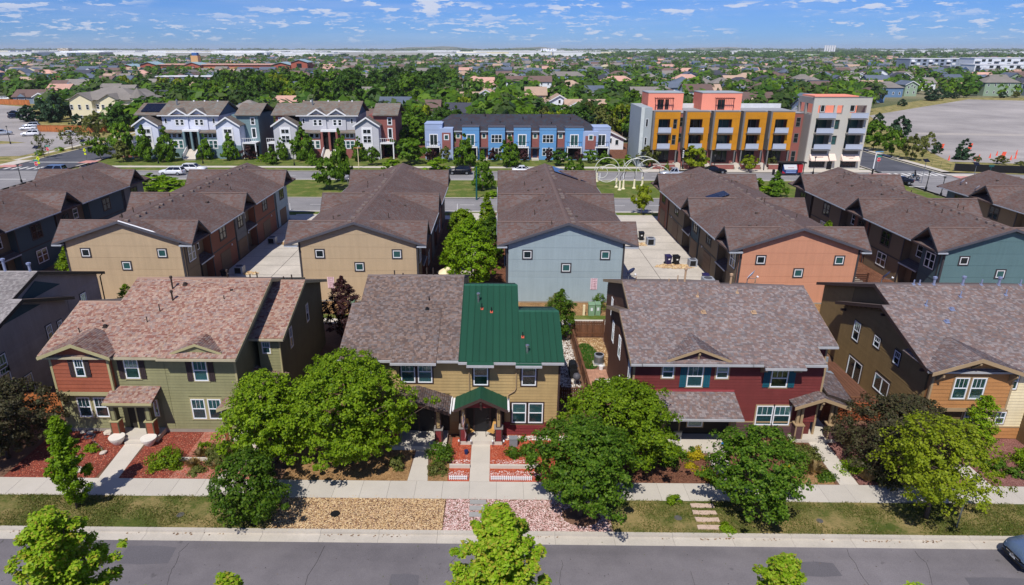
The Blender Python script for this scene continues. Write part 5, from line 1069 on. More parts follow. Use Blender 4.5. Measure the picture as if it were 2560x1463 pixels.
# ---------------- blue row
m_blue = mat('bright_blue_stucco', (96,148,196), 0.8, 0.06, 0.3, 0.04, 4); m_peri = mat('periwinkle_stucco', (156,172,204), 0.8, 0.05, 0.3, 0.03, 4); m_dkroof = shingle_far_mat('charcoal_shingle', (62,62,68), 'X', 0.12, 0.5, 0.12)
L_ = House('blue_row_house', 'bright blue row house with charcoal hip roof and brick panels', 'house', 4, 148); o = L_.o
part('wall', MB().box(-9.4,18.3,149.2,163,0,6.0), m_brick, o)
zz = 6.1; part('roof', MB().face([(-15.5,149.3,zz),(22.8,149.3,zz),(17.6,155.3,9.1),(-10.8,155.3,9.1)]).face([(22.8,149.3,zz),(22.8,163,zz),(17.6,157,9.1),(17.6,155.3,9.1)]).face([(22.8,163,zz),(-15.5,163,zz),(-10.8,157,9.1),(17.6,157,9.1)]).face([(-15.5,163,zz),(-15.5,149.3,zz),(-10.8,155.3,9.1),(-10.8,157,9.1)]).face([(-10.8,155.3,9.1),(17.6,155.3,9.1),(17.6,157,9.1),(-10.8,157,9.1)]), m_dkroof, o)
def blue_bay(x0, x1, top, m, kind, y=148.0):
    b = part('bay', MB().box(x0,x1,y,154,0,top), m, o); part('coping', MB().box(x0-.06,x1+.06,y-.06,154,top,top+.12), m_bluefascia if m is m_blue else m_peri, b); xm = (x0+x1)/2
    for z_ in (6.45,4.0): part('reveal', MB().box(x0+.02,x1-.02,y-.012,y,z_-.03,z_), m_bluefascia, b)
    if kind == 'six': window(o, xm-1.2, y, 3.75, 2.4, 1.75, style='six', pane='dark', simple=True); window(o, xm-1.2, y, .9, 2.4, 1.7, style='six', pane='dark', simple=True)
    else:
        window(o, xm-.85, y, 3.1, 1.7, 2.4, style='slider', pane='dark' if kind != 't' else 'teal', simple=True, trim=m_white, tw=.1)
        bal = part('balcony', MB().box(x0+.4,x1-.4,y-1.2,y,2.75,3.0), m_white, o); railing(bal, x0+.45, x1-.45, y-1.12, 3.0, 1.0, m_black)
        part('porch_shade', MB().box(x0+.3,x1-.3,y-.02,y,.1,2.6), m_dark, o)  # thin near-black sheet, shade under the balcony painted in
        for px in (x0+.5,x1-.5): part('post', MB().box(px-.08,px+.08,y-1.15,y-.98,0,2.75), m_white, bal)
    return b
for i, (a, b_, t) in enumerate(((-7.95,-4.2,7.1),(-2.2,1.5,7.05),(3.45,7.2,7.05),(9.15,12.85,7.02),(14.8,18.85,6.97))): blue_bay(a, b_, t, m_blue, ['t','six','t','six','t'][i])
blue_bay(-16.25,-12.4,7.7,m_peri,'d',148.3); blue_bay(21.0,24.8,7.0,m_peri,'d',148.3)
for a, b_, t in ((-12.9,-10.0,6.85),(18.7,22.05,6.2)):
    part('bay', MB().box(a,b_,147.6,153,0,t), m_peri, o); part('brick_panel', MB().box(a+.5,b_-.5,147.5,147.62,2.4,t-.9), m_brick, o); window(o, (a+b_)/2-.45, 147.5, 4.45, .95, 1.05, style='x', pane='teal', simple=True, trim=m_white, tw=.1)
for i, a in enumerate((-9.9,-4.15,1.55,7.25,12.9)):
    part('eave', MB().box(a,a+1.95,148.7,149.4,5.95,6.15), m_gutg, o); window(o, a+.55, 149.2, 4.6, .85, 1.0, style='x', pane='teal', simple=True, trim=m_cream, tw=.1)
    part('entry_canopy', MB().box(a-.1,a+2.0,147.9,149.3,2.5,2.65), m_bluefascia, o); part('door', MB().box(a+.5,a+1.5,149.1,149.22,.3,2.4), mat('navy_door',(28,40,72),.5), o)
    part('stoop', MB().box(a+.2,a+1.8,146.8,149.2,0,.3), m_concrete, o)
for x, y, hgt in ((-6,152,.5),(-3,154.6,1.0),(0.4,152.4,.4),(5.6,153.6,.6),(9.8,154.2,1.0),(12,152,.4),(16.4,153.5,.5),(-8.5,153,.4)): part('vent_pipe', MB().cyl((x,y,6.1+(y-149.3)*.5-.2),(x,y,6.1+(y-149.3)*.5+hgt),.09,.09,6), m_black, o)

# ---------------- brick building with orange bays
m_orange = mat('amber_metal_panel', (196,132,28), 0.55, 0.10, 0.5, 0.08, 3, rand=0.04); m_salp = mat('salmon_stucco', (240,150,126), 0.8, 0.05, 0.3, 0.03, 4); m_fin = mat('grey_fin', (112,110,110), 0.7); m_railp = mat('frosted_rail', (176,184,200), 0.35, 0.05, 1, 0.03); m_ltgrey = mat('cool_grey_stucco', (160,168,172), 0.8, 0.05, 0.3, 0.03, 4)
Q = House('apartment_building', 'brick apartment row with five amber bays and salmon penthouses', 'building', 46, 139); o = Q.o
part('wall', MB().box(31.5,62.6,139.6,152,0,10.9), m_brick, o); part('roof', MB().box(31.3,62.6,139.5,152.1,10.9,11.0), mat('flat_roof',(150,152,156),.8), o); part('parapet', MB().box(31.3,62.6,151.6,152.2,11.0,11.9), mat('parapet_white',(206,210,214),.6), o)
part('side_block', MB().box(29.3,31.5,139.0,151,0,12.0), m_ltgrey, o); part('side_fin', MB().box(29.2,29.9,138.7,139.0,2.5,12.1), mat('pale_fin',(196,202,200),.7), o)
for z_ in (4.5,8.2): window(o, 30.3, 139.0, z_, .5, 1.6, style='x', pane='dark', simple=True)
bays = [(31.85,37.0),(38.3,43.0),(44.0,49.1),(50.05,54.5),(55.55,60.1)]
for i, (a, b_) in enumerate(bays):
    y = 137.9; w = b_-a; u0, u1 = a+w*.16, a+w*(.62 if i == 0 else .70)
    holes = [(u0,u1,7.15,9.85),(u0,u1,3.95,6.7)]; ex = [(a+w*.74,a+w*.9,7.9,9.85),(a+w*.74,a+w*.9,4.7,6.7)] if i == 0 else []
    bay = part('bay_front', wall_holes(a, b_, 3.7, 11.25, holes+ex, y, .35), m_orange, o)
    for zj in (9.95,6.95): part('panel_joint', MB().box(a+.02,b_-.02,y-.012,y-.002,zj-.03,zj), mat('amber_joint',(140,92,20),.6), bay)
    part('bay_side', MB().box(a-.35,a,y-.15,139.7,3.7,11.4), m_fin, bay); part('bay_roof', MB().box(a-.35,b_+.02,y,139.6,11.26,11.38), m_fin, bay); part('bay_floor', MB().box(a,b_,y+.35,139.6,3.7,3.9), m_fin, bay); part('bay_cheek', MB().box(b_-.12,b_,y+.35,139.6,3.9,11.25), m_orange, bay); part('mid_floor', MB().box(a,b_-.13,y+.35,139.6,6.9,7.1), m_fin, bay)
    for zl in (7.15,3.95):
        window(o, u0, 139.58, zl, (u1-u0)*.98, 2.6, style='slider', frame=m_fin, pane='teal' if (i+int(zl)) % 2 else 'dark', simple=True)
        bal = part('balcony', MB().box(u0-.15,u1+.15,y-.9,y+.3,zl-.2,zl), m_fin, o); railing(bal, u0-.12, u1+.12, y-.85, zl, 1.15, m_railp, solid=m_railp)
    for hx in ex: window(o, hx[0], y+.2, hx[2], hx[1]-hx[0], hx[3]-hx[2], pane='dark', simple=True, frame=m_fin)
    for z_ in (8.2,5.0):
        if i < 4: window(o, b_+.25, 139.6, z_, .8, 1.9, pane='dark', simple=True, frame=m_fin)
    part('shop_shade', MB().box(a+.5,a+w*.72,139.5,139.62,.9,3.5), m_dark, o)  # near-black sheet, the dark below the bay painted in
    for k in range(3): window(o, a+.55+k*w*.22, 139.5, .95, w*.2, 2.4, style='x', pane='dark', simple=True, frame=m_charc)
    for px in (a+.2,b_-.2): part('post', MB().box(px-.12,px+.12,y+.1,y+.34,.2,3.7), m_fin, o)
    window(o, b_+.2, 139.6, .9, .55, 2.3, style='x', pane='dark', simple=True, frame=m_charc)
    pw = part('planter_wall', MB().box(a+.1,b_-.6,136.3,136.7,0,.95), m_brick, o); part('coping', MB().box(a+.05,b_-.55,136.25,136.75,.95,1.05), m_concrete, pw)
    stp = part('stair', MB().box(b_-.4,b_+.8,136.2,139.2,0,.3), m_concrete, o)
    for k in range(4): part('step', MB().box(b_-.4,b_+.8,136.3+k*.4,139.2,.3+k*.16,.46+k*.16), m_concrete, stp)
for z_ in (8.2,5.0,.9): window(o, 61.2, 139.6, z_, .95, 1.9 if z_ > 1 else 2.4, pane='dark', simple=True, frame=m_fin)
for a, b_, wx in ((32.0,39.4,((34.0,1.3),(35.6,.8))),(43.4,51.8,((46.8,1.5),))):
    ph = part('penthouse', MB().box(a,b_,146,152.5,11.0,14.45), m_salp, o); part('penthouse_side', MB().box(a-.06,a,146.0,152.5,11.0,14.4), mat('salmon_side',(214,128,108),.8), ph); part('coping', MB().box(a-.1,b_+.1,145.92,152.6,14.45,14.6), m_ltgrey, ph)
    for x, ww in wx: window(o, x, 146, 11.1, ww, 2.1, style='slider', frame=mat('maroon_frame',(92,36,36),.5), pane='dark', simple=True)
    pg = part('pergola', MB().box(wx[0][0]-.8,wx[0][0]+3.2,144.9,145.05,13.35,13.45), MATS['maroon_frame'], o)
    for k in range(9): part('pergola_slat', MB().box(wx[0][0]-.7+k*.47,wx[0][0]-.62+k*.47,144.6,146,13.45,13.55), MATS['maroon_frame'], pg)
    for k in (0,1): part('pergola_post', MB().box(wx[0][0]-.7+k*3.7,wx[0][0]-.6+k*3.7,144.9,145.0,11,13.35), MATS['maroon_frame'], pg)

# ---------------- grey corner building
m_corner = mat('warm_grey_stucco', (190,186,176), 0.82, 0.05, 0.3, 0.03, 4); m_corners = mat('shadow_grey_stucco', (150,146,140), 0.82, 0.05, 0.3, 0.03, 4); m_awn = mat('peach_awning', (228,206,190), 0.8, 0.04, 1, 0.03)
G_ = House('corner_building', 'warm grey corner building with balconies and peach awnings', 'building', 68, 136); o = G_.o
cols = ((63.6,66.85),(69.95,73.15)); H_ = []
for a, b_ in cols: H_ += [(a,b_,11.3,12.75),(a,b_,7.4,10.05),(a,b_,4.25,6.95),(a,b_,.5,1.85)]
H_ += [(67.35,68.5,11.0,12.75),(67.4,68.35,8.1,9.95),(67.35,68.3,5.05,6.85),(67.25,68.3,.05,1.9)]
part('wall', wall_holes(62.6, 74.0, 0, 14.2, H_, 136, .4), m_corner, o)
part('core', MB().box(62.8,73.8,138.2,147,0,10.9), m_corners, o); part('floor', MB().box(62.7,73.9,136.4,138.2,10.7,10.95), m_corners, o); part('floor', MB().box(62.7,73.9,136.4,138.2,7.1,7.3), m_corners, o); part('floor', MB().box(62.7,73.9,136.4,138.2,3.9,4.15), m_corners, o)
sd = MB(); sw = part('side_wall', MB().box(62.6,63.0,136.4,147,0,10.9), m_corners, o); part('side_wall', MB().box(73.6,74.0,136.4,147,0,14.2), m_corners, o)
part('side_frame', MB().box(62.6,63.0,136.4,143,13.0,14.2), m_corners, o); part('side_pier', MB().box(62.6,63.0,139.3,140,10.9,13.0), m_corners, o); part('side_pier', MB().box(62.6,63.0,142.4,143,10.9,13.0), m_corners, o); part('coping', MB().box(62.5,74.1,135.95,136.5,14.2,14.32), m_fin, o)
part('penthouse', MB().box(64.5,73.4,140.2,146,10.95,14.3), m_salp, o); window(o, 66.0, 140.2, 11.1, .9, 2.2, style='x', pane='dark', simple=True, trim=m_charc, tw=.1); window(o, 71.6, 140.2, 11.2, 1.4, 1.9, style='x', pane='dark', simple=True, trim=m_charc, tw=.1)
for a, b_ in cols:
    for zl in (7.4,4.25): window(o, a, 138.2, zl, b_-a, 2.65, style='slider', frame=m_fin, pane='teal', simple=True)
    for zt_ in (10.3,7.35,4.2):
        bal = part('balcony', MB().box(a-.1,b_+.1,134.9,136,zt_-.22,zt_), m_fin, o); railing(bal, a-.08, b_+.08, 134.95, zt_, 1.1, m_railp, solid=m_railp)
    aw = part('awning', MB().prism([(a-.15,136,3.15),(a-.15,134.9,2.05),(a-.15,134.9,1.9),(a-.15,136,1.95)], (b_-a+.3,0,0)), m_awn, o)
    part('shop_band', MB().box(a,b_,135.97,136,3.2,4.2), mat('shop_grey',(104,102,98),.8), o)
    for k in range(5): window(o, a+.02+k*(b_-a)/5, 136.25, .5, (b_-a)/5-.04, 1.35, style='x', pane='dark', simple=True, frame=m_charc)
    for r_, (n_, w_, z_) in enumerate(((14,.11,2.72),(10,.08,2.42)) if a > 68 else ((13,.1,2.62),)):
        for k in range(n_):
            if rng.random() < .9: part('lettering', MB().box((a+b_)/2+(k-n_/2)*w_*1.25,(a+b_)/2+(k-n_/2)*w_*1.25+w_*.7,136-(3.15-z_)-.1,136-(3.15-z_)-.02,z_-.02,z_+.04+.08*(r_ == 0)), mat('awning_text',(176,156,150),.8), aw)
aw = part('awning', MB().prism([(67.2,136,3.25),(67.2,134.9,2.1),(67.2,134.9,1.95),(67.2,136,2.0)], (1.35,0,0)), m_awn, o); door(G_, 67.35, 136.2, .05, .9, 1.85, m=m_door, trim=m_charc, glass=True)
for z_, hh, x in ((11.0,1.75,0),(8.1,1.85,1),(5.05,1.8,1)):
    if x: window(o, 67.4, 136.25, z_, .93, hh, pane='teal', simple=True, frame=m_charc)
# ================================================================ vegetation
def ordinal(i): return ['first','second','third','fourth','fifth','sixth','seventh','eighth','ninth','tenth','eleventh','twelfth','thirteenth','fourteenth','fifteenth','sixteenth','seventeenth','eighteenth','nineteenth','twentieth'][i] if i < 20 else {2:'twenty',3:'thirty',4:'forty',5:'fifty',6:'sixty',7:'seventy',8:'eighty',9:'ninety'}[(i+1)//10]+('' if (i+1) % 10 == 0 else '-'+ordinal((i+1) % 10-1)) if (i+1) % 10 else {2:'twentieth',3:'thirtieth',4:'fortieth',5:'fiftieth',6:'sixtieth',7:'seventieth',8:'eightieth',9:'ninetieth'}[(i+1)//10]
PROF = {'round': lambda t: np.sqrt(np.clip(1-(2*t-1)**2, 0, 1))*(1.08-0.16*t), 'oval': lambda t: np.clip(np.sin(np.pi*np.clip(t*0.93+0.07, 0, 1)**0.8), 0, 1), 'cone': lambda t: np.clip((1-t)**0.8*(0.55+0.45*np.clip(t*8, 0, 1))+0.03, 0, 1), 'pyr': lambda t: np.clip(1.15*(1-t)**0.7*np.clip(t*4+0.25, 0, 1), 0, 1.0), 'col': lambda t: np.clip(np.sin(np.pi*np.clip(t*0.9+0.1, 0, 1))**0.45, 0, 1), 'flat': lambda t: np.clip(1-(1.15*t-0.25)**2, 0, 1)}
def crown(seed, H, r, zb, shape='round', ncl=110, nleaf=90, leaf=0.13, clr=0.42, squash=1.0, hollow=0.45, up=0.5, lobed=False, lean=(0,0), spire=False, shell=0.0):
    """leaf faces gathered in clumps through the crown's volume; returns verts, faces, clump centres"""
    q = np.random.default_rng(seed); t = q.beta(1.25, 1.25, ncl) if shape != 'cone' else q.beta(1.0, 1.6, ncl)
    if spire:
        nb_ = max(10, ncl//5); ub = (np.arange(nb_)+q.uniform(0, 1, nb_))/nb_; ab = np.arange(nb_)*2.4+q.uniform(-.5, .5, nb_); eb = np.radians(q.uniform(38, 64, nb_)); lb = r*(1.02-ub)**.75*q.uniform(.8, 1.1, nb_)/np.cos(eb)*.74; lb = np.minimum(lb, (H-zb)*.42)
        kb = np.arange(ncl) % nb_; fb = q.uniform(.1, 1, ncl); lb_ = lb[kb]*fb; z0 = zb+(H-zb)*ub[kb]*.93-lb[kb]*np.sin(eb[kb])*.35
        c = np.stack([np.cos(ab[kb])*np.cos(eb[kb])*lb_, np.sin(ab[kb])*np.cos(eb[kb])*lb_, np.minimum(z0+np.sin(eb[kb])*lb_, H-.05)], 1)
        cs = clr*(1.15-.62*fb)*q.uniform(.8, 1.25, ncl); rad = np.full(ncl, r*.5)
    else:
        rad = PROF[shape](t)*r; a = q.uniform(0, 2*np.pi, ncl); f = hollow+(1-hollow)*q.uniform(0, 1, ncl)**0.6
        lump = (1+0.16*np.sin(a*3+seed)+0.13*np.sin(t*9+a*2+seed*1.7)+0.08*np.sin(a*7+t*15))*q.uniform(.92, 1.13, ncl)
        c = np.stack([np.cos(a)*rad*f*lump+lean[0]*t, np.sin(a)*rad*f*lump*squash+lean[1]*t, zb+t*(H-zb)-clr*0.4], 1)
        cs = clr*q.uniform(0.55, 1.3, ncl)*np.clip(rad/r+0.25, 0.45, 1.0)
    n = ncl*nleaf; k = np.repeat(np.arange(ncl), nleaf)
    d = q.normal(0, 1, (n, 3)); d /= np.linalg.norm(d, axis=1)[:, None]; d *= (q.uniform(0, 1, n)**0.45)[:, None]
    d[:, 2] *= 0.72; P = c[k]+d*cs[k][:, None]
    if not spire and shell > 0:                       # stray leaves over the whole crown close the gaps between clumps
        w = np.where(q.uniform(0, 1, n) < shell)[0]; t2 = q.uniform(.03, .98, len(w)); a2 = q.uniform(0, 2*np.pi, len(w)); f2 = q.uniform(.1, 1, len(w))**.5*q.uniform(.9, 1.02, len(w)); r2 = PROF[shape](t2)*r*f2*(.96+0.16*np.sin(a2*3+seed)+0.13*np.sin(t2*9+a2*2+seed*1.7)+0.08*np.sin(a2*7+t2*15))
        P[w] = np.stack([np.cos(a2)*r2+lean[0]*t2, np.sin(a2)*r2*squash+lean[1]*t2, zb+t2*(H-zb)], 1)
    cen = np.array([0, 0, zb+(H-zb)*0.42]); out = P-cen; out /= np.linalg.norm(out, axis=1)[:, None]+1e-6
    nr = out*0.55+d*0.5+np.array([0, 0, up])+q.normal(0, 0.45, (n, 3)); nr /= np.linalg.norm(nr, axis=1)[:, None]+1e-6
    u = np.cross(nr, q.normal(0, 1, (n, 3))); u /= np.linalg.norm(u, axis=1)[:, None]+1e-6; v = np.cross(nr, u)
    s = (leaf*q.uniform(0.6, 1.35, n))[:, None]
    if lobed: prof = [(0,-.55),(.42,-.25),(.5,.2),(.12,.22),(0,.65),(-.12,.22),(-.5,.2),(-.42,-.25)]
    else: prof = [(0,-.62),(.42,.02),(0,.62),(-.42,.02)]
    bend = nr*s*0.12; V = np.stack([P+u*s*x+v*s*y-(bend if abs(x) > .3 else 0) for x, y in prof], 1)
    m = len(prof); return V.reshape(-1, 3), np.arange(n*m).reshape(-1, m), c
def trunk_mesh(seed, H, zb, r0, cents, nb=16, lean=(0,0), mat_=None):
    q = random.Random(seed); b = MB(); top = zb+(H-zb)*0.62; n = 6; pts = []
    for i in range(n): t = i/(n-1); pts.append((lean[0]*t*.4+q.uniform(-.06,.06)*t, lean[1]*t*.4+q.uniform(-.06,.06)*t, -.1+t*(top+.1)))
    b.tube(pts, [r0*(1.25 if i == 0 else 1-.75*i/(n-1)) for i in range(n)], 7)
    idx = list(range(len(cents))); q.shuffle(idx)
    for i in idx[:nb]:
        c = cents[i]; zs = min(top*.97, max(zb*.75, c[2]-0.45*math.hypot(c[0], c[1])-.2)); t = zs/top; p0 = Vector((lean[0]*t*.4, lean[1]*t*.4, zs)); p1 = Vector(c); mid = p0.lerp(p1, .5)+Vector((0,0,-.08*(p1-p0).length))
        b.tube([p0, mid, p1], [r0*.34, r0*.22, r0*.07], 5)
    return b
m_bark = mat('bark', (92,78,66), 0.9, 0.2, 4, 0.25, 20, 0.5, 30); m_barkd = mat('dark_bark', (62,50,44), 0.9, 0.2, 4, 0.25, 20)
LM = {'maple': leaf_mat('maple_leaf', [(106,142,20),(128,164,28),(146,178,38),(164,186,56),(168,150,60)]), 'green': leaf_mat('green_leaf', [(82,112,14),(104,134,20),(124,152,26),(144,168,40)]), 'deep': leaf_mat('deep_green_leaf', [(54,84,16),(70,102,22),(88,120,28),(112,136,44)]), 'plum': leaf_mat('plum_olive_leaf', [(56,50,36),(66,64,42),(80,72,50),(58,68,36)], .2), 'lime': leaf_mat('lime_leaf', [(120,138,22),(140,156,30),(158,170,44),(104,126,24)], .4), 'red': leaf_mat('dark_red_leaf', [(58,32,34),(74,42,42),(50,28,34),(84,58,54)], .2), 'fir': leaf_mat('fir_needle', [(34,56,36),(46,70,44),(60,84,56)], .1), 'yellow': leaf_mat('golden_leaf', [(176,160,24),(196,178,40),(150,146,30)], .4), 'olive': leaf_mat('olive_leaf', [(92,100,44),(112,116,56),(80,94,40),(128,128,70)], .3), 'fresh': leaf_mat('fresh_leaf', [(94,128,14),(116,152,22),(140,170,34)], .35)}
def near_tree(name, label, x, y, H, r, zb, sp, shape='round', ncl=110, nleaf=95, leaf=.13, clr=.45, seed=1, r0=.11, hollow=.22, lobed=False, spire=False, group='street and yard trees', squash=1.0, nb=18, lean=(0,0), bark=None):
    t = thing(name, label, 'tree', (x, y, 0), 0, group); V, F, c = crown(seed, H, r, zb, shape, int(ncl*2.3), int(nleaf*.72), leaf*.92, clr*.72, squash, hollow, lobed=lobed, lean=lean, spire=spire, shell=.13)
    raw('crown', V, F, LM[sp], None, None, None, t); part('trunk', trunk_mesh(seed, H, zb, r0, c, nb, lean), bark or m_bark, t, smooth=True, local=True); return t
near_tree('plum_tree', 'dark plum-olive tree at the left edge of the near walk', -29.6, 33.4, 5.3, 3.0, .9, 'plum', ncl=150, nleaf=110, seed=101, bark=m_barkd)
near_tree('maple_tree', 'slender bright green young tree in the strip before the green house', -22.6, 28.8, 5.9, 1.75, .8, 'fresh', 'cone', 90, 90, .12, .42, 102, .07, spire=True)
near_tree('maple_tree', 'bright foreground maple with reddish tips at the lower left', -12.4, 14.5, 11.9, 3.9, 2.4, 'maple', 'pyr', 355, 128, .1, .45, 103, .13, spire=True)
near_tree('maple_tree', 'foreground maple showing only its tip, left of centre', -7.6, 14.4, 9.7, 2.4, 2.2, 'maple', 'pyr', 187, 108, .1, .45, 104, .13, spire=True)
near_tree('maple_tree', 'tall bright foreground maple at the bottom centre', .12, 14.5, 12.2, 4.1, 2.4, 'maple', 'pyr', 393, 135, .1, .45, 105, .13, spire=True)
near_tree('maple_tree', 'bright foreground maple crown low right of centre', 8.05, 14.5, 10.6, 3.0, 2.2, 'maple', 'pyr', 225, 121, .1, .45, 106, .13, spire=True)
near_tree('maple_tree', 'foreground maple showing a single tip at lower right', 11.6, 14.3, 9.75, 2.2, 2.2, 'maple', 'pyr', 150, 108, .1, .45, 107, .13, spire=True)
near_tree('ash_tree', 'broad green tree hiding the right end of the green house', -13.3, 33.2, 5.9, 2.75, 1.0, 'green', ncl=150, nleaf=110, leaf=.14, seed=108)
near_tree('ash_tree', 'big green tree before the left porch of the tan house', -8.7, 33.2, 7.1, 3.65, 1.0, 'green', ncl=220, nleaf=115, leaf=.14, seed=109, r0=.15)
near_tree('oak_tree', 'small dark green tree in the strip left of the tan gravel', -12.9, 28.0, 4.1, 1.9, .5, 'deep', ncl=85, nleaf=95, seed=110)
near_tree('ash_tree', 'lighter green tree behind the darker one, between tan and red house', 7.1, 33.3, 5.4, 3.4, .9, 'green', ncl=200, nleaf=115, leaf=.14, seed=111, r0=.14)
near_tree('oak_tree', 'dark green round tree standing in the pink gravel', 4.45, 28.7, 5.7, 2.75, 1.3, 'deep', ncl=170, nleaf=110, seed=112, r0=.13)
near_tree('oak_tree', 'olive green tree in the lawn right of the stepping stones', 13.5, 28.8, 5.2, 2.45, 1.0, 'deep', 'round', 120, 95, .13, .45, 113, .11, hollow=.35)
near_tree('plum_tree', 'dark olive-brown spreading tree before the ochre house', 23.7, 33.4, 4.6, 3.4, .6, 'plum', 'flat', 190, 110, .12, .5, 114, .12, bark=m_barkd)
near_tree('locust_tree', 'airy yellow-green tree beside the street sign', 22.7, 28.7, 6.0, 2.75, 1.6, 'lime', 'round', 120, 60, .13, .5, 115, .11, hollow=.2, nb=34)
near_tree('hornbeam_tree', 'narrow upright green tree against the cream siding', 29.1, 34.6, 4.1, .85, .2, 'green', 'col', 45, 90, .12, .36, 116, .06)
near_tree('plum_tree', 'dark red-leaved plum between the green and tan houses', -12.9, 51.0, 5.8, 1.7, .6, 'red', 'oval', 75, 80, .14, .42, 117, .08, bark=m_barkd)
near_tree('maple_tree', 'bright green tree at the near end of the leafy court', -2.6, 62.5, 8.2, 2.7, 1.0, 'fresh', 'oval', 120, 90, .19, .5, 118, .12)
near_tree('maple_tree', 'dark green tree beside the pale blue town house', -.6, 71, 6.6, 1.8, .8, 'deep', 'oval', 70, 80, .2, .5, 119, .1)
near_tree('maple_tree', 'upright tree at the far end of the leafy court', -1.4, 83, 6.2, 1.5, .7, 'green', 'cone', 60, 70, .22, .45, 120, .09)
near_tree('maple_tree', 'round green tree at the far left of the leafy court', -4.4, 80, 4.7, 1.9, .7, 'green', 'round', 60, 70, .22, .5, 121, .09)
near_tree('maple_tree', 'bushy green tree along the beige side of the court', -4.6, 70, 5.0, 1.8, .6, 'green', 'oval', 60, 75, .2, .5, 122, .09)
near_tree('juniper_tree', 'dark leafy tree behind the green metal roof', 5.4, 51.5, 4.6, 1.35, .3, 'deep', 'oval', 60, 80, .14, .42, 123, .08)
near_tree('maple_tree', 'slim tree in the shaded court left of the beige row', -43.4, 62.5, 4.8, 1.2, .6, 'green', 'oval', 45, 70, .17, .42, 124, .07)
near_tree('maple_tree', 'small tree in the court between terracotta and teal rows', 38.6, 75, 4.6, 1.4, .8, 'green', 'oval', 45, 70, .2, .45, 125, .07)
near_tree('shrub_tree', 'leafy sapling behind the ridge of the green house', -32.4, 53.2, 4.2, 1.3, .6, 'green', 'oval', 40, 60, .14, .4, 126, .06)
def shrub(label, x, y, r, h, sp, seed, n=None, leaf=.09, cat='shrub', name='shrub', group='shrubs in the yards', sq=1.0, z=0):
    ncl = n or max(14, int(60*r*r)); V, F, c = crown(seed, h, r, .02, 'flat', ncl, 60, leaf, .3*min(1, r*1.2)+.06, sq, .25); V[:, 2] = np.maximum(V[:, 2], .02)
    o = raw(name, V, F, LM[sp], label, cat, None); o.location = (x, y, z); o['group'] = group; return o
for i, a in enumerate([('clipped round shrub beside the left walk of the tan house',-3.4,33.7,.8,1.5,'deep'),('loose grey-green bush below the clipped round shrub',-3.4,32.4,.6,.6,'olive'),('round dark shrub in the red mulch, nearest the right walk of the tan house',1.0,34.1,.5,.75,'deep'),('round dark shrub in the red mulch, middle of three',1.9,34.15,.52,.8,'deep'),('round dark shrub in the red mulch, farthest from the walk',2.75,34.1,.5,.75,'deep'),('large rounded bush right of the green house walk',-19.6,32.9,1.0,1.1,'green'),('spreading bush by the side path of the green house',-16.8,33.6,1.05,.9,'olive'),('small green clump in the faded mulch of the green house',-18.2,34.6,.45,.4,'green'),('low green clump near the sidewalk before the green house',-17.6,32.2,.5,.35,'olive'),('grassy clump among rocks left of the green house walk',-25.0,34.2,.5,.5,'green'),('light bush at the foot of the big tree by the tan house',-5.9,32.8,.6,.9,'olive'),('juniper mass before the red house porch',10.4,34.0,1.25,.8,'deep'),('golden yellow shrub by the red house porch slab',12.1,34.1,.6,.8,'yellow'),('golden yellow shrub at the sidewalk before the red house',12.3,32.0,.55,.7,'yellow'),('small golden shrub between the two larger golden ones',11.5,33.0,.35,.35,'yellow'),('broad yellow-green bush left of the red house right walk',18.3,33.9,1.2,1.1,'olive'),('golden spirea peeping out right of the olive tree',17.1,32.5,.45,.6,'yellow'),('low green edging shrub at the right walk of the red house',19.1,32.3,.6,.4,'deep'),('ground cover mound right of the red house walk',21.4,33.0,.9,.6,'green'),('trailing green shrub under the dark olive tree',22.4,31.9,.8,.5,'deep'),('sprawling bush behind the stop sign',25.8,32.6,1.1,.6,'deep'),('round boxwood at the right edge, upper left of the group',28.9,33.6,.42,.6,'deep'),('round boxwood at the right edge, upper right of the group',29.9,33.5,.42,.6,'deep'),('round boxwood at the right edge, lower left of the group',29.0,32.8,.48,.65,'deep'),('round boxwood at the right edge, lower middle of the group',30.0,32.6,.48,.65,'deep'),('round boxwood at the right edge, lower right of the group',30.9,32.7,.48,.65,'deep'),('airy bush at the right edge of the ochre house yard',31.8,33.6,.9,1.1,'green'),('bush at the corner where red siding meets the walk',15.1,34.9,.7,1.0,'fresh'),('wispy weed growing at the sidewalk edge of the lawn',9.7,29.8,.4,.55,'green'),('low weed beside the lowest flagstone',11.95,27.7,.4,.3,'green'),('bush at the foot of the pale blue town house, middle',5.6,57.6,1.1,1.9,'olive'),('dark shrub at the foot of the pale blue town house, right',9.7,58.2,.7,1.9,'deep'),('blue-grey spruce bush beside the green house side porch',-13.5,38.3,.5,1.5,'fir'),('ground cover along the court walk, left side',-5.6,66,1.2,.7,'deep'),('ground cover along the court walk, right side',-1.2,77,1.2,.7,'green'),('shrub by the back walk left of the pale blue house',-.4,58.6,.8,.6,'olive')]): shrub(*a, 300+i)
def tuft(label, x, y, r, h, seed, m=None):
    q = np.random.default_rng(seed); n = 160; a = q.uniform(0, 6.28, n); f = q.uniform(.15, 1, n); rr = r*f; hh = h*(1.15-.7*f)*q.uniform(.7, 1.2, n)
    b0 = np.stack([np.cos(a)*.06*f, np.sin(a)*.06*f, np.zeros(n)], 1); tip = np.stack([np.cos(a)*rr, np.sin(a)*rr, hh], 1); w = np.stack([-np.sin(a), np.cos(a), np.zeros(n)], 1)*.012; mid = b0*.3+tip*.6; mid[:, 2] = hh*.85
    V = np.stack([b0-w, b0+w, mid+w, tip, mid-w], 1).reshape(-1, 3); o = raw('ornamental_grass', V, np.arange(n*5).reshape(-1, 5), m or m_strawgrass, label, 'grass clump', None); o.location = (x, y, 0); o['group'] = 'dry ornamental grasses'; return o
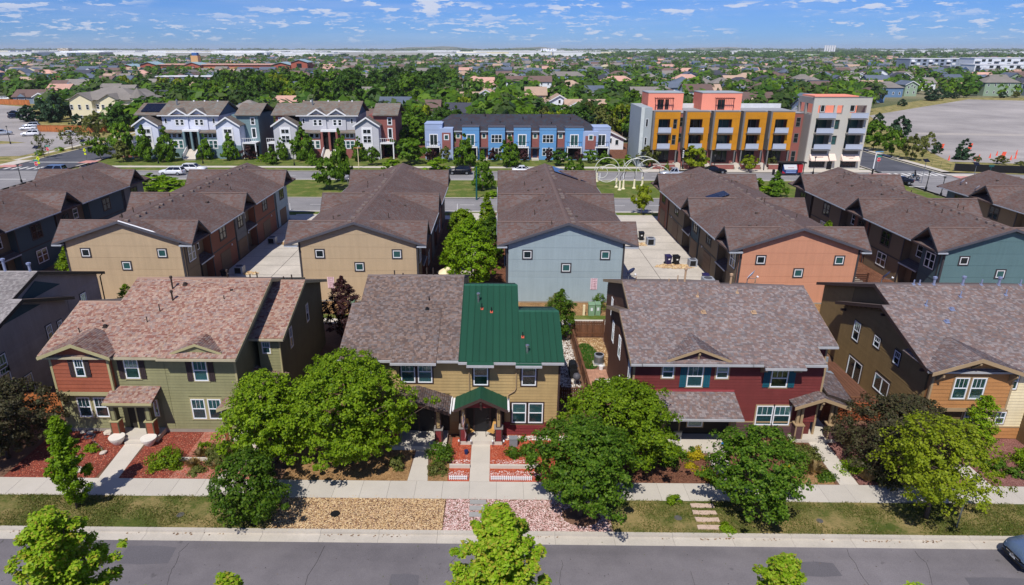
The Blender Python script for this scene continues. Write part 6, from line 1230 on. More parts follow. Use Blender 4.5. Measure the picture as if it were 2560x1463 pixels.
m_strawgrass = leaf_mat('straw_blade', [(196,170,120),(172,144,96),(212,190,146),(150,132,84)], .3)
for i, a in enumerate([('dry straw grass clump in the faded mulch, upper left',-18.0,33.7,.55,.6),('dry straw grass clump in the faded mulch, upper right',-17.3,33.6,.5,.6),('dry straw grass clump in the faded mulch near the sidewalk',-18.0,32.7,.6,.55),('dry straw grass clump beside the spreading bush',-16.6,32.6,.45,.5),('large dry straw grass before the yellow-green bush',18.6,32.7,.8,.7),('dry spiky grass by the walk under the olive tree',21.3,31.9,.55,.7),('dry grass clump beside the red house entry column',21.9,35.4,.5,.8)]): tuft(*a, 400+i)

# ---- street trees farther away: a few crowns shared
LM.update({'bgreen': leaf_mat('mid_leaf', [(66,98,18),(86,120,24),(108,140,34)], .3), 'bdeep': leaf_mat('mid_dark_leaf', [(46,76,20),(62,94,26),(82,112,36)], .25)})
PROTO = {}
def proto(kind):
    if kind not in PROTO:
        sp, shape, ncl, nl, leaf, zb = {'c': ('bgreen','cone',70,46,.075,.12), 'a': ('bgreen','round',55,44,.085,.22), 'd': ('bdeep','round',55,44,.085,.2), 'b': ('olive','oval',45,34,.085,.2), 's': ('olive','round',30,16,.07,.3), 'p': ('red','oval',30,40,.09,.15), 'u': ('fresh','flat',36,44,.1,.02), 'e': ('fir','oval',55,44,.085,.04), 'f': ('fir','cone',60,46,.075,.02), 'y': ('lime','round',45,40,.085,.25), 'g': ('yellow','round',45,44,.09,.15), 'm': ('bdeep','oval',60,44,.085,.1)}[kind]
        out = []
        for k in range(3):
            V, F, c = crown(700+k+ord(kind)*7, 1.0, .5, zb, shape, ncl, nl, leaf, .11 if kind != 's' else .14, 1, .3)
            me = raw('crown', V, F, LM[sp], None, None, None); d = me.data; bpy.data.objects.remove(me); tm = trunk_mesh(k+5, 1.0, max(zb, .1), .02, c, 8 if kind != 's' else 22).mesh('trunk', m_bark); out.append((d, tm))
        PROTO[kind] = out
    return PROTO[kind]
def mid_tree(label, x, y, H, r, kind, i=0, group='trees across the boulevard', z=0):
    d, tm = proto(kind)[i % 3]; t = thing('tree' if kind != 'u' else 'bush', label, 'tree' if kind != 'u' else 'shrub', (x, y, z), (i*2.4) % 6.28, group); t.scale = (2*r, 2*r, H); link('crown', d, t)
    if kind != 'u': link('trunk', tm, t)
    return t
KN = {'c': 'conical green street tree', 'a': 'round green tree', 'd': 'dark round tree', 'b': 'thin olive-leaved tree', 's': 'nearly bare young tree', 'p': 'dark red-leaved tree', 'u': 'low fresh green bush', 'e': 'dark evergreen', 'f': 'pyramidal spruce', 'y': 'yellow-green tree', 'g': 'golden tree', 'm': 'bushy dark tree'}
zones = {'before the twin-gabled row houses': [(-83.2,146.2,8.5,2.1,'a'),(-77.5,144.5,8.1,2.2,'c'),(-72.6,144.5,8.1,2.2,'c'),(-65.4,147.4,5.6,1.6,'c'),(-59.6,146.5,6.2,1.7,'c'),(-48.6,141.3,3.9,1.4,'c'),(-48.1,146.7,5.3,1.3,'c'),(-43.3,146.8,8.5,2.3,'c'),(-39.3,139.7,3.6,1.3,'c'),(-55.8,147.4,3.4,1.7,'p'),(-52.0,144.8,1.6,1.2,'u'),(-82.1,143.6,4.9,2.2,'b'),(-30.6,145.2,5.8,1.5,'c'),(-26.7,139.9,4.0,1.3,'a'),(-18.9,141.7,5.9,2.7,'a'),(-23.3,172,7.2,4.3,'a'),(-20,160,6.4,3.2,'a'),(-24,152,5.0,2.4,'m')],
 'on the grass median': [(-29.7,114.1,5.9,2.0,'a'),(-29.1,121.8,9.9,1.9,'c'),(-2.7,114.5,7.1,1.8,'c'),(14.2,129.3,3.6,1.1,'c'),(16.1,129.4,3.4,1.0,'c'),(-.9,108.6,1.2,1.0,'u'),(46.5,109.6,4.4,1.7,'c'),(43.5,110.5,3.0,2.2,'u'),(-57,113,2.4,3.0,'u'),(-62,116,2.6,3.2,'u'),(-36,96.5,4.2,1.6,'s'),(21.5,96.6,4.6,1.4,'y')],
 'before the blue row house': [(-21.8,134.9,2.6,1.9,'u'),(-12.4,135.1,2.6,2.6,'u'),(-7.0,139.3,6.9,2.4,'c'),(2.3,139.5,6.6,2.5,'c'),(12.9,140.5,3.4,1.7,'d'),(20.0,144.1,3.0,1.2,'a'),(22.8,142.4,3.0,1.4,'c'),(-11.5,145.3,3.5,1.5,'b'),(-14.7,145.6,3.1,1.4,'p'),(-1.1,145.5,3.1,1.4,'p'),(5.7,145.6,3.1,1.2,'p'),(11.1,144.8,3.3,1.1,'p'),(17.7,145.7,2.8,1.1,'p'),(25.7,140.7,1.3,1.0,'u'),(31.0,138.2,4.6,2.3,'b'),(28,143,2.0,1.4,'u')],
 'before the brick building': [(34.3,134.2,1.9,.5,'c'),(40.1,134.6,5.1,2.6,'y'),(50.7,133.8,3.4,1.6,'y'),(57.1,138.2,2.6,1.0,'b')],
 'beside the right lot': [(91.3,163.4,7.4,2.6,'a'),(121.4,217.4,4.4,2.1,'e'),(112.6,189.9,6.4,2.8,'e'),(89.9,152.8,6.4,1.7,'a'),(92.1,148.9,6.0,2.4,'b'),(104.6,163.6,4.6,1.8,'b'),(104.1,159.2,3.2,1.5,'f'),(104.0,150.1,4.9,2.2,'f'),(108.0,143.7,2.0,1.4,'b'),(104.3,145.4,1.6,.7,'b'),(109.8,140.2,1.3,1.2,'b'),(174.9,297.7,3.3,1.9,'e'),(254.9,349.1,3.6,1.9,'e'),(261.1,349.2,3.4,2.2,'b'),(227.2,343.9,3.6,1.9,'e'),(226.3,348.6,3.8,1.9,'e'),(206.7,329.9,6,3.2,'e'),(212,333,6.5,3.4,'e'),(238.4,353.8,4.4,2.4,'a')],
 'beside the left lot': [(-89.8,148.1,5.2,1.6,'a'),(-103.7,149.8,5.4,2.0,'s'),(-105.1,162.7,5.6,3.0,'s'),(-97.1,158.3,8.5,2.8,'s'),(-156.2,230.1,7.2,4.2,'e'),(-154.0,234.7,10,4.0,'e'),(-150,226,8,3.6,'e'),(-160,228,6,3.4,'e'),(-131.9,209.6,4.4,2.4,'e'),(-127.6,209.7,4.0,2.2,'e'),(-118,196,6.5,3.0,'b'),(-100,196,1.4,1.2,'u'),(-106,170,1.2,1.4,'u'),(-107,153,1.2,1.4,'u'),(-106.5,160,1.0,1.2,'u')]}
for zn, L in zones.items():
    cnt = {}
    for i, (x, y, H_, r_, k) in enumerate(sorted(L)):
        cnt[k] = cnt.get(k, 0)+1; only = sum(1 for q in L if q[4] == k) == 1
        r_ *= 1.18 if k in 'cad' else 1.0; mid_tree(KN[k]+' '+zn+('' if only else ', %s such from left' % ordinal(cnt[k]-1)), x, y, H_, r_, k, i)
# ================================================================ vehicles
m_chrome = mat('chrome',(200,204,208),.15,.02,1,0,metal=1.0); m_carglass = mat('car_glass',(18,22,28),.04,.1,1,0,spec=.7); m_lightw = mat('headlight_lens',(210,214,220),.1,.05,1,0,spec=.8); m_lightr = mat('tail_lens',(140,18,22),.2,.05,1,0,spec=.6); m_plate = mat('licence_plate',(206,210,214),.5)
def paint(name, c, metal=.35): return mat('paint_'+name, c, .22, .02, 1, 0, spec=.6, metal=metal)
CARS = {}
def loft(rings, m=0):
    b = MB(); k = len(rings[0])
    for r_ in rings: b.v += [tuple(p) for p in r_]
    for i in range(len(rings)-1):
        for j in range(k): j2 = (j+1) % k; b.f.append((i*k+j, i*k+j2, (i+1)*k+j2, (i+1)*k+j)); b.m.append(m)
    b.f += [tuple(range(k-1,-1,-1)), tuple(range((len(rings)-1)*k, len(rings)*k))]; b.m += [m, m]; return b
def car(label, x, y, rz, kind, col, group='cars', z=-.06):
    """front points to local +x"""
    L, W, H = {'suv': (4.8,1.9,1.72), 'van': (5.1,1.98,1.75), 'sedan': (4.7,1.82,1.44), 'truck': (5.6,1.98,1.85)}[kind]; o = thing('car' if kind != 'truck' else 'pickup_truck', label, 'car' if kind != 'truck' else 'truck', (x,y,z), R(rz), group); hw = W/2; f = L/2
    hood = {'suv': 1.08, 'van': 1.02, 'sedan': .92, 'truck': 1.15}[kind]; belt = hood+.02; zb = .3 if kind != 'truck' else .4
    key = (kind, col.name)
    if key not in CARS:
        S = [(-f,.45,belt-.22,.86),(-f+.12,zb+.05,belt-.05,.95),(-f+.8,zb,belt,1.0),(-.2*f,zb,belt,1.0),(.38*f,zb,belt,1.0),(.62*f,zb,hood-.02,.99),(.88*f,zb+.02,hood-.14,.94),(f-.1,zb+.08,hood-.24,.84),(f,.42,hood-.36,.72)]
        ring = lambda s: [(s[0],-hw*s[3]*.93,s[1]),(s[0],-hw*s[3],s[1]+.22),(s[0],-hw*s[3],s[2]-.16),(s[0],-hw*s[3]*.9,s[2]),(s[0],-hw*s[3]*.4,s[2]+.035),(s[0],hw*s[3]*.4,s[2]+.035),(s[0],hw*s[3]*.9,s[2]),(s[0],hw*s[3],s[2]-.16),(s[0],hw*s[3],s[1]+.22),(s[0],hw*s[3]*.93,s[1])]
        P = [('body', loft([ring(s) for s in S]).mesh('body', col, smooth=True))]
        xr0, xr1, xt0, xt1 = {'suv': (-f+.12,.42*f,-f+.45,.08*f), 'van': (-f+.1,.58*f,-f+.35,.2*f), 'sedan': (-.74*f,.44*f,-.36*f,.06*f), 'truck': (-.22*f,.46*f,-.14*f,.18*f)}[kind]
        g = lambda xx, zz, w_: [(xx,-hw*w_,zz),(xx,hw*w_,zz)]
        a = [(xr0,-hw*.88,belt),(xr1,-hw*.88,belt),(xr1,hw*.88,belt),(xr0,hw*.88,belt)]; t = [(xt0,-hw*.70,H-.06),(xt1,-hw*.70,H-.06),(xt1,hw*.70,H-.06),(xt0,hw*.70,H-.06)]
        b = MB()
        for i in range(4): j = (i+1) % 4; b.face([a[i],a[j],t[j],t[i]])
        b.face(t); P.append(('window', b.mesh('window', m_carglass)))
        rt = [(xt0-.06,-hw*.72,H-.07),(xt1+.04,-hw*.72,H-.07),(xt1+.04,hw*.72,H-.07),(xt0-.06,hw*.72,H-.07)]; r2 = [(p[0]*.93+.02,p[1]*.9,H) for p in rt]; b = MB()
        for i in range(4): j = (i+1) % 4; b.face([rt[i],rt[j],r2[j],r2[i]])
        b.face(r2); P.append(('roof', b.mesh('roof', col, smooth=False)))
        for s in (-1,1):
            for (xa, xb, wd) in ((xr1-.04,xt1-.02,.05),((xr0+xr1)/2+.05,(xt0+xt1)/2+.02,.05),(xr0+.06,xt0+.04,.09))+(((.28*xr0+.1,.45*xt0,.05),) if kind in ('suv','van') else ()):
                P.append(('pillar', MB().prism([(xa-wd,s*(hw*.885),belt-.02),(xa+wd,s*(hw*.885),belt-.02),(xb+wd,s*(hw*.705),H-.06),(xb-wd,s*(hw*.705),H-.06)], (0,s*.012,.0)).mesh('pillar', col)))
            P.append(('mirror', MB().box(xr1-.35,xr1-.15,s*hw*.92 if s > 0 else s*hw*1.08,s*hw*1.08 if s > 0 else s*hw*.92,belt,belt+.16).mesh('mirror', col)))
            P.append(('headlight', MB().prism([(f-.42,s*hw*.86,hood-.30),(f-.12,s*hw*.66,hood-.36),(f-.12,s*hw*.66,hood-.26),(f-.42,s*hw*.88,hood-.18)], (.045,s*.02,.02)).mesh('headlight', m_lightw)))
            P.append(('tail_light', MB().box(-f-.01,-f+.14,min(s*hw*.62,s*hw*.9),max(s*hw*.62,s*hw*.9),belt-.32,belt-.1).mesh('tail_light', m_lightr)))
        P.append(('grille', MB().box(f-.12,f+.012,-hw*.5,hw*.5,hood-.58,hood-.38).mesh('grille', m_black))); P.append(('grille_bar', MB().box(f+.012,f+.03,-hw*.42,hw*.42,hood-.5,hood-.46).mesh('grille_bar', m_chrome)))
        P.append(('badge', MB().cyl((f+.012,0,hood-.46),(f+.04,0,hood-.46),.07,.07,10).mesh('badge', m_chrome))); P.append(('licence_plate', MB().box(f-.04,f+.03,-.16,.16,.46,.6).mesh('licence_plate', m_plate))); P.append(('bumper', MB().box(f-.2,f+.02,-hw*.72,hw*.72,.36,.44).mesh('bumper', m_black))); P.append(('licence_plate', MB().box(-f-.02,-f+.04,-.16,.16,.6,.74).mesh('licence_plate', m_plate)))
        wr = .35 if kind != 'truck' else .4; wm = MB().cyl((0,-.11,0),(0,.11,0),wr,wr,18).mesh('wheel', m_rubber); rm = MB().cyl((0,-.125,0),(0,.125,0),wr*.62,wr*.62,12).mesh('rim', m_steel)
        if kind == 'truck':
            P.append(('bed', MB().box(-f+.15,-.26*f,-hw*.78,hw*.78,belt+.01,belt+.05).mesh('bed', m_black)))
        CARS[key] = (P, wm, rm, wr)
    P, wm, rm, wr = CARS[key]
    for n, me in P: link(n, me, o)
    for sx in (-.6*f,.6*f):
        for s in (-1,1): w = link('wheel', wm, o, (sx,s*(hw-.1),wr)); link('rim', rm, w)
    return o
pw, pb, pg, ps, pn, pr_ = paint('white',(222,224,228),.1), paint('black',(16,18,26),.3), paint('steel_blue',(104,126,158)), paint('silver',(186,192,200)), paint('navy',(22,28,48)), paint('maroon',(120,30,34))
car('steel blue SUV parked nose-in at the right edge of the near street', 27.25, 25.55, 180, 'suv', paint('blue_grey',(110,132,166),.5), z=-.125)
car('white SUV driving along the far lane behind the left roofs', -64.2, 128.5, 180, 'suv', pw); car('light blue minivan waiting at the left crossing', -88.6, 129.6, 180, 'van', pg); car('dark navy car partly hidden behind the leftmost roof', -83.2, 134.2, 190, 'sedan', pn)
car('white car parked at the far curb before the lilac row house', -61.3, 132.0, 0, 'suv', pw); car('black SUV in the far lane before the blue row house', -7.6, 130.2, 180, 'suv', pb); car('white car parked at the far curb before the blue row house', 5.1, 132.0, 0, 'sedan', pw); car('silver pickup truck in the far lane beyond the ring sculpture', 34.2, 127.8, 180, 'truck', ps); car('black car parked before the brick building, behind a roof ridge', 43.2, 132.0, 0, 'sedan', pb); car('black sedan turning at the right crossing', 73.6, 121.2, 180, 'sedan', pb)
for i, (x, y, rz, k, c, lab) in enumerate([(-133.2,188.9,200,'suv',pw,'white SUV in the left lot, nearest the street'),(-143.7,203.3,200,'sedan',pw,'white car in the left lot, second from the wooden fence'),(-147.1,209.8,200,'suv',ps,'silver SUV in the left lot, close to the evergreens'),(-123.3,190.3,190,'sedan',pw,'white car in the left lot before the wooden fence'),(-142.8,191,30,'suv',ps,'silver car at the left edge of the lot'),(-240.3,329.5,10,'suv',pw,'white car by the far end of the left fence'),(-172.5,239.2,30,'suv',pn,'dark blue car in the upper left lot, nearer one'),(-183.7,254.5,30,'sedan',pb,'black car in the upper left lot, farther one'),(-96.5,119.0,90,'sedan',pb,'black car nosing in at the far left of the near boulevard')]): car(lab, x, y, rz, k, c)

# ================================================================ rider on a motorcycle
def skin_body(name, verts, edges, radii, m, parent, sub=1):
    me = bpy.data.meshes.new(name); me.from_pydata(verts, edges, []); o = link(name, me, parent); me.materials.append(m)
    sk = o.modifiers.new('skin', 'SKIN'); ss = o.modifiers.new('sub', 'SUBSURF'); ss.levels = ss.render_levels = sub
    for i, r_ in enumerate(radii): me.skin_vertices[0].data[i].radius = (r_, r_); me.skin_vertices[0].data[i].use_root = (i == 0)
    dg = bpy.context.evaluated_depsgraph_get(); nm = bpy.data.meshes.new_from_object(o.evaluated_get(dg)); o.modifiers.clear(); o.data = nm; nm.name = name
    nm.polygons.foreach_set('use_smooth', [True]*len(nm.polygons))
    if not nm.materials: nm.materials.append(m)
    return o
mo = thing('motorcycle', 'black motorcycle crossing beside the black sedan', 'motorcycle', (79.0,125.6,-.06), R(170))
for sx in (-.72,.74): w = part('wheel', MB().cyl((sx,-.07,.32),(sx,.07,.32),.32,.32,16), m_rubber, mo, local=True); part('rim', MB().cyl((sx,-.08,.32),(sx,.08,.32),.2,.2,12), m_steel, w, local=True)
part('frame', MB().tube([(.74,0,.32),(.55,0,.95),(.1,0,.75),(-.3,0,.6),(-.72,0,.32)], .06, 6), m_black, mo, local=True); part('tank', MB().lathe([(.02,0),(.16,.06),(.18,.16),(.1,.26),(.01,.28)], (.22,0,.72), 10), paint('motorcycle',(40,140,180)), mo, smooth=True, local=True); part('engine', MB().box(-.2,.3,-.16,.16,.3,.62), m_steel, mo, local=True); part('seat', MB().box(-.75,.05,-.13,.13,.74,.84), m_black, mo, local=True); part('handlebar', MB().tube([(.45,-.36,1.02),(.5,0,1.0),(.45,.36,1.02)], .02, 5), m_black, mo, local=True); part('headlight', MB().cyl((.62,0,.9),(.74,0,.9),.08,.1,10), m_lightw, mo, local=True); part('exhaust', MB().cyl((-.8,-.2,.3),(.1,-.18,.28),.05,.04,8), m_chrome, mo, local=True)
pe = thing('person', 'rider in dark clothes seated on the motorcycle', 'person', (79.0,125.6,-.06), R(170))
V = [(-.2,0,.95),(-.14,0,1.2),(-.05,0,1.42),(-.02,0,1.52),(0,0,1.62),(-.18,.12,.92),(.2,.2,.86),(.12,.2,.45),(.24,.2,.38),(-.18,-.12,.92),(.2,-.2,.86),(.12,-.2,.45),(.24,-.2,.38),(-.05,.2,1.42),(.16,.28,1.2),(.42,.3,1.05),(-.05,-.2,1.42),(.16,-.28,1.2),(.42,-.3,1.05)]
skin_body('body', V, [(0,1),(1,2),(2,3),(3,4),(0,5),(5,6),(6,7),(7,8),(0,9),(9,10),(10,11),(11,12),(2,13),(13,14),(14,15),(2,16),(16,17),(17,18)], [.15,.15,.15,.06,.07,.1,.085,.06,.05,.1,.085,.06,.05,.08,.055,.045,.08,.055,.045], mat('dark_jacket',(34,34,40),.8), pe)
part('helmet', MB().lathe([(.02,-.14),(.12,-.1),(.14,.0),(.12,.1),(.03,.15)], (.02,0,1.7), 12), m_black, pe, smooth=True, local=True)

# ================================================================ street furniture
def lamp(label, x, y, h, style='post'):
    o = thing('street_lamp', label, 'street lamp', (x,y,0), 0, 'street lamps'); part('base', MB().lathe([(.18,0),(.16,.5),(.09,.6)], (0,0,0), 10), m_black, o, local=True); part('pole', MB().cyl((0,0,.5),(0,0,h-.4),.075,.055,8), m_black, o, local=True)
    part('lamp_head', MB().lathe([(.07,h-.45),(.2,h-.12),(.12,h-.1)], (0,0,0), 8), mat('lamp_glass',(150,150,140),.3), o, local=True); part('lamp_cap', MB().lathe([(.3,h-.12),(.2,h-.04),(.03,h)], (0,0,0), 8), m_black, o, local=True); return o
for a in [('black lamp post at the lower left crossing corner',-88.5,120.1,3.3),('teal lamp post before the lilac row house, left',-73.5,141.8,3.9),('dark lamp post before the lilac row house, right',-63.7,141.6,3.5),('dark lamp post before the grey and brick row house',-43.3,139.6,3.6),('lamp post on the walk before the corner building',62.3,130.8,3.5),('lamp post before the middle of the brick building',44.2,135.5,3.2),('black lamp post right of the black sedan, nearer the crossing',75.3,115.7,3.3),('black lamp post right of the black sedan, nearer the roofs',74.7,110.6,3.3),('tall dark lamp post beside the garage walk',28.5,147,5.2),('lamp post in the left parking lot',-127.3,172.2,4.6)]: lamp(*a)
m_tealp_ = mat('teal_pole',(30,84,84),.5)
def pole(label, x, y, h, m, cat='pole', r=.07): return tag(part('utility_pole', MB().cyl((x,y,-.1),(x,y,h),r*1.3,r*.8,8), m), label, cat)
pole('teal street pole on the median left of centre', -3.5, 106.6, 5.4, m_tealp_, r=.12); pole('slim dark pole between brick bays', 54.3, 135.3, 6.3, m_black)
bn = thing('banner_pole', 'tan pole with a cross arm before the grey and brick row house', 'pole', (-28.9,136.4,0)); part('pole', MB().cyl((0,0,0),(0,0,4.4),.09,.07,8), m_cream, bn, local=True); part('arm', MB().box(-.8,.8,-.06,.06,4.1,4.25), m_ochre, bn, local=True)
bn = thing('banner_pole', 'dark pole with a black vertical banner beside the first amber bay', 'pole', (37.3,135.4,0)); part('pole', MB().cyl((0,0,0),(0,0,4.6),.07,.06,8), m_black, bn, local=True); bp = part('banner', MB().box(.08,.62,-.02,.02,2.2,4.4), m_black, bn, local=True)
for k in range(4): part('banner_mark', MB().box(.2,.5,-.03,-.02,2.5+k*.42,2.72+k*.42), m_white, bp, local=True)
def stop_sign(label, x, y, h, rz=0, blade=True):
    o = thing('stop_sign', label, 'stop sign', (x,y,0), R(rz), 'stop signs at the crossings'); part('post', MB().cyl((0,0,0),(0,0,h+.35),.04,.04,6), m_steel, o, local=True)
    oc = lambda r_: [(r_*math.cos(R(22.5+45*i)), 0, h+r_*math.sin(R(22.5+45*i))) for i in range(8)]
    bd = part('border', MB().prism([(p[0],-.05,p[2]) for p in oc(.46)], (0,.02,0)), m_white, o, local=True); pl = part('plate', MB().prism([(p[0],-.06,p[2]) for p in oc(.42)], (0,.01,0)), mat('sign_red',(200,30,42),.5), o, local=True); lt = link('lettering', text_mesh('STOP', .3, m_white), pl, (0,-.065,h)); lt.rotation_euler = (R(90),0,0)
    if blade: part('street_name_blade', MB().box(-.5,.5,-.02,.02,h+.55,h+.78), mat('sign_green',(50,150,130),.5), o, local=True)
    return o
stop_sign('stop sign by the light blue minivan', -90.3, 127.7, 2.2, -10); stop_sign('stop sign with green street name blade by the left lot', -100.6, 147.0, 2.3, -10); stop_sign('stop sign with green blade at the corner building', 76.9, 134.8, 2.3, 12)
def beacon(label, x, y, h, rz, yellow=True):
    o = thing('crossing_beacon', label, 'crossing beacon', (x,y,0), R(rz), 'solar crossing beacons'); part('post', MB().cyl((0,0,0),(0,0,h),.06,.05,6), m_steel, o, local=True); part('solar_panel', MB().prism([(-.55,-.35,h),(.55,-.35,h),(.55,.35,h+.45),(-.55,.35,h+.45)], (0,0,.04)), m_solard, o, local=True)
    if yellow: s = mat('sign_yellow_green',(206,220,30),.5); part('warning_sign', MB().prism([(-.42,-.07,2.2),(0,-.07,1.75),(.42,-.07,2.2),(0,-.07,2.75)], (0,.03,0)), s, o, local=True); part('pictogram', MB().box(-.08,.08,-.085,-.07,2.05,2.4), m_black, o, local=True); part('arrow_plate', MB().box(-.25,.25,-.07,-.04,1.2,1.6), s, o, local=True)
    return o
beacon('solar crossing beacon with yellow sign left of the minivan', -94.0, 133.8, 4.3, -10); beacon('solar crossing beacon with yellow sign before the left lot street', -91.7, 146.0, 4.0, -10); beacon('solar crossing beacon leaning over the right crossing', 78.3, 122, 3.9, 10, False); beacon('solar crossing beacon beyond the slate-gabled roof', 89.6, 124.8, 2.8, 10, False)
sg = thing('signal_pole', 'white signal pole with black base at the corner building', 'signal pole', (72.0,127.4,0)); part('pole', MB().cyl((0,0,0),(0,0,4.9),.12,.09,8), m_white, sg, local=True); part('base', MB().cyl((0,0,0),(0,0,1.7),.16,.16,8), m_black, sg, local=True); part('luminaire', MB().box(-.2,1.3,-.1,.1,4.85,5.0), mat('luminaire_blue',(90,140,180),.4), sg, local=True)
tag(part('street_name_sign', MB().cyl((96.7,130.6,0),(96.7,130.6,1.9),.04,.04,6).box(96.2,97.2,130.55,130.6,1.6,1.95), m_tealp_), 'green street name sign at the black-screened fence', 'sign')
for i, x in enumerate((-79,-74.5,-57.5,-48.5,-40.5,-26,19.5,24.0,27.5,33.0)): tag(part('delineator', MB().cyl((x,125.6,-.06),(x,125.6,1.05),.08,.07,8), m_white), 'white delineator post along the far bicycle lane, %s from left' % ordinal(i), 'delineator', 'white delineators')
for i, x in enumerate((-34.5,-6.2,17.0,-32)): tag(part('delineator', MB().cyl((x,98.9,-.06),(x,98.9,1.0),.07,.06,8), m_white), 'white delineator post along the near lane, %s' % ['left one behind the tree','at the court','by the pale blue house','beside the left one'][i], 'delineator', 'white delineators')
# bus shelter
bs = thing('bus_shelter', 'dark bus shelter with a red white and blue advertisement', 'bus shelter', (57.5,130.1,0)); part('roof', MB().box(-2.6,2.6,-.9,.9,2.35,2.55), m_black, bs, local=True); part('back_panel', MB().box(-2.2,2.2,.7,.75,.3,2.3), m_carglass, bs, local=True)
for px in (-2.2,2.2): part('post', MB().box(px-.06,px+.06,.6,.72,0,2.4), m_black, bs, local=True); part('post', MB().box(px-.06,px+.06,-.7,-.6,0,2.4), m_black, bs, local=True)
ad = part('advertisement', MB().box(-1.9,1.0,-.72,-.66,.4,2.2), mat('ad_navy',(30,52,104),.5), bs, local=True); part('ad_field', MB().prism([(-1.85,-.73,2.15),(.7,-.73,2.15),(.95,-.73,1.15),(-1.5,-.73,1.15)], (0,.008,0)), m_white, ad, local=True); part('ad_corner', MB().prism([(.75,-.735,2.15),(1.0,-.735,2.15),(1.0,-.735,1.2)], (0,.01,0)), mat('ad_red',(170,30,46),.5), ad, local=True); part('ad_corner', MB().prism([(-1.88,-.735,.42),(-1.2,-.735,.42),(-1.88,-.735,.9)], (0,.01,0)), MATS['ad_red'], ad, local=True)
for r_, z_ in enumerate((.9,.62)): part('ad_line', MB().box(-1.2,.8,-.735,-.722,z_-.07,z_+.07), mat('ad_pale',(150,170,214),.5), ad, local=True)
part('ad_line', MB().box(-.9,.3,-.742,-.732,1.5,1.56), MATS['ad_red'], ad, local=True); part('ad_poster', MB().box(1.15,2.0,-.72,-.66,.6,2.2), mat('poster_red',(176,44,50),.5), bs, local=True); part('bench', MB().box(-1.5,1.5,.1,.5,.42,.5), m_black, bs, local=True)
tag(part('litter_bin', MB().lathe([(.24,0),(.28,.9),(.2,1.0)], (54.3,130.3,0), 10), m_black), 'black litter bin left of the bus shelter', 'bin')
# ring sculpture on the median
sp_ = thing('ring_sculpture', 'white ring sculpture on slender posts across the median', 'sculpture', (23,117,0)); m_sw = mat('sculpture_white',(214,214,206),.45)
def arc(c, r_, a0, a1, th, ax=(1,0,0), ay=(0,0,1), n=30, name='ring', taper=False):
    c, ax, ay = Vector(c), Vector(ax).normalized(), Vector(ay).normalized(); pts = [c+ax*r_*math.cos(R(a0+(a1-a0)*i/n))+ay*r_*math.sin(R(a0+(a1-a0)*i/n)) for i in range(n+1)]
    part(name, MB().tube(pts, [th*(1-.75*abs(2*i/n-1)**2) if taper else th for i in range(n+1)], 7), m_sw, sp_, smooth=True)
arc((19.2,116,3.3), 2.15, 0, 360, .055); arc((18.3,116,2.9), 1.0, 0, 360, .045); arc((19.7,116,2.6), 1.6, 20, 150, .07); arc((25.6,117,2.1), 3.4, 35, 178, .07, (1,.1,0), taper=True); arc((26.8,117,2.6), 2.4, 10, 150, .09, (1,.2,0), taper=True); arc((28.5,118,.9), 2.8, 20, 140, .08, (1,.2,0), taper=True); arc((24.0,116,5.2), 2.0, 185, 260, .06, taper=True); arc((26.5,117.5,4.2), 1.6, 190, 280, .06, taper=True); arc((24.5,116.5,2.6), 2.6, 60, 170, .08, (1,-.2,0), taper=True); arc((21.5,115,3.0), 3.0, -20, 70, .06, (.9,.3,0), taper=True)
for (x, y) in ((21.18,117.0),(21.36,114.65),(22.16,115.56),(24.18,116.13),(26.17,118.76),(29.8,121.9),(18.44,122.4)):
    p = part('pedestal', MB().lathe([(.34,0),(.34,.14),(.2,.2),(.15,1.6),(.13,1.66)], (x,y,0), 12), mat('cream_pedestal',(232,222,190),.6), sp_, smooth=False); part('stem', MB().tube([(x,y,1.6),(x+.05,y,2.4),(x+(23.5-x)*.25,y,3.2)], .045, 6), m_black, p)
# crossing wedge markers, cones, flags on the lot
m_cone = mat('cone_orange',(236,96,70),.6)
cn = MB().lathe([(.16,0),(.16,.03),(.11,.04),(.03,.7)], (0,0,0), 8).mesh('cone', m_cone); cones = [(100.5,149),(104,152),(106,148.5),(108.5,151),(111.5,149),(112,152.5),(114.5,149.5),(117,151.5),(118,148),(121,150),(124,147.5),(126,151),(116,156),(122,158),(109,158),(130,149)]
for i, (x, y) in enumerate(sorted(cones)):
    o = tag(link('traffic_cone', cn, None, (x,y,-.015)), 'orange traffic cone on the right lot, %s from left' % ordinal(i), 'cone', 'traffic cones on the lot'); o.scale = (1.6,1.6,1.5)
for i, (x, y) in enumerate(((107.5,163),(115,164),(113,150))): 
    o = thing('barrier_flag', 'tall orange barrier panel on the right lot, %s from left' % ordinal(i), 'barrier', (x,y,0), 0, 'orange barriers'); part('panel', MB().prism([(-.5,0,.3),(.4,0,.3),(.6,0,1.7),(-.2,0,1.7)], (0,.08,0)), m_cone, o, local=True); part('foot', MB().box(-.6,.5,-.3,.3,0,.1), m_black, o, local=True)
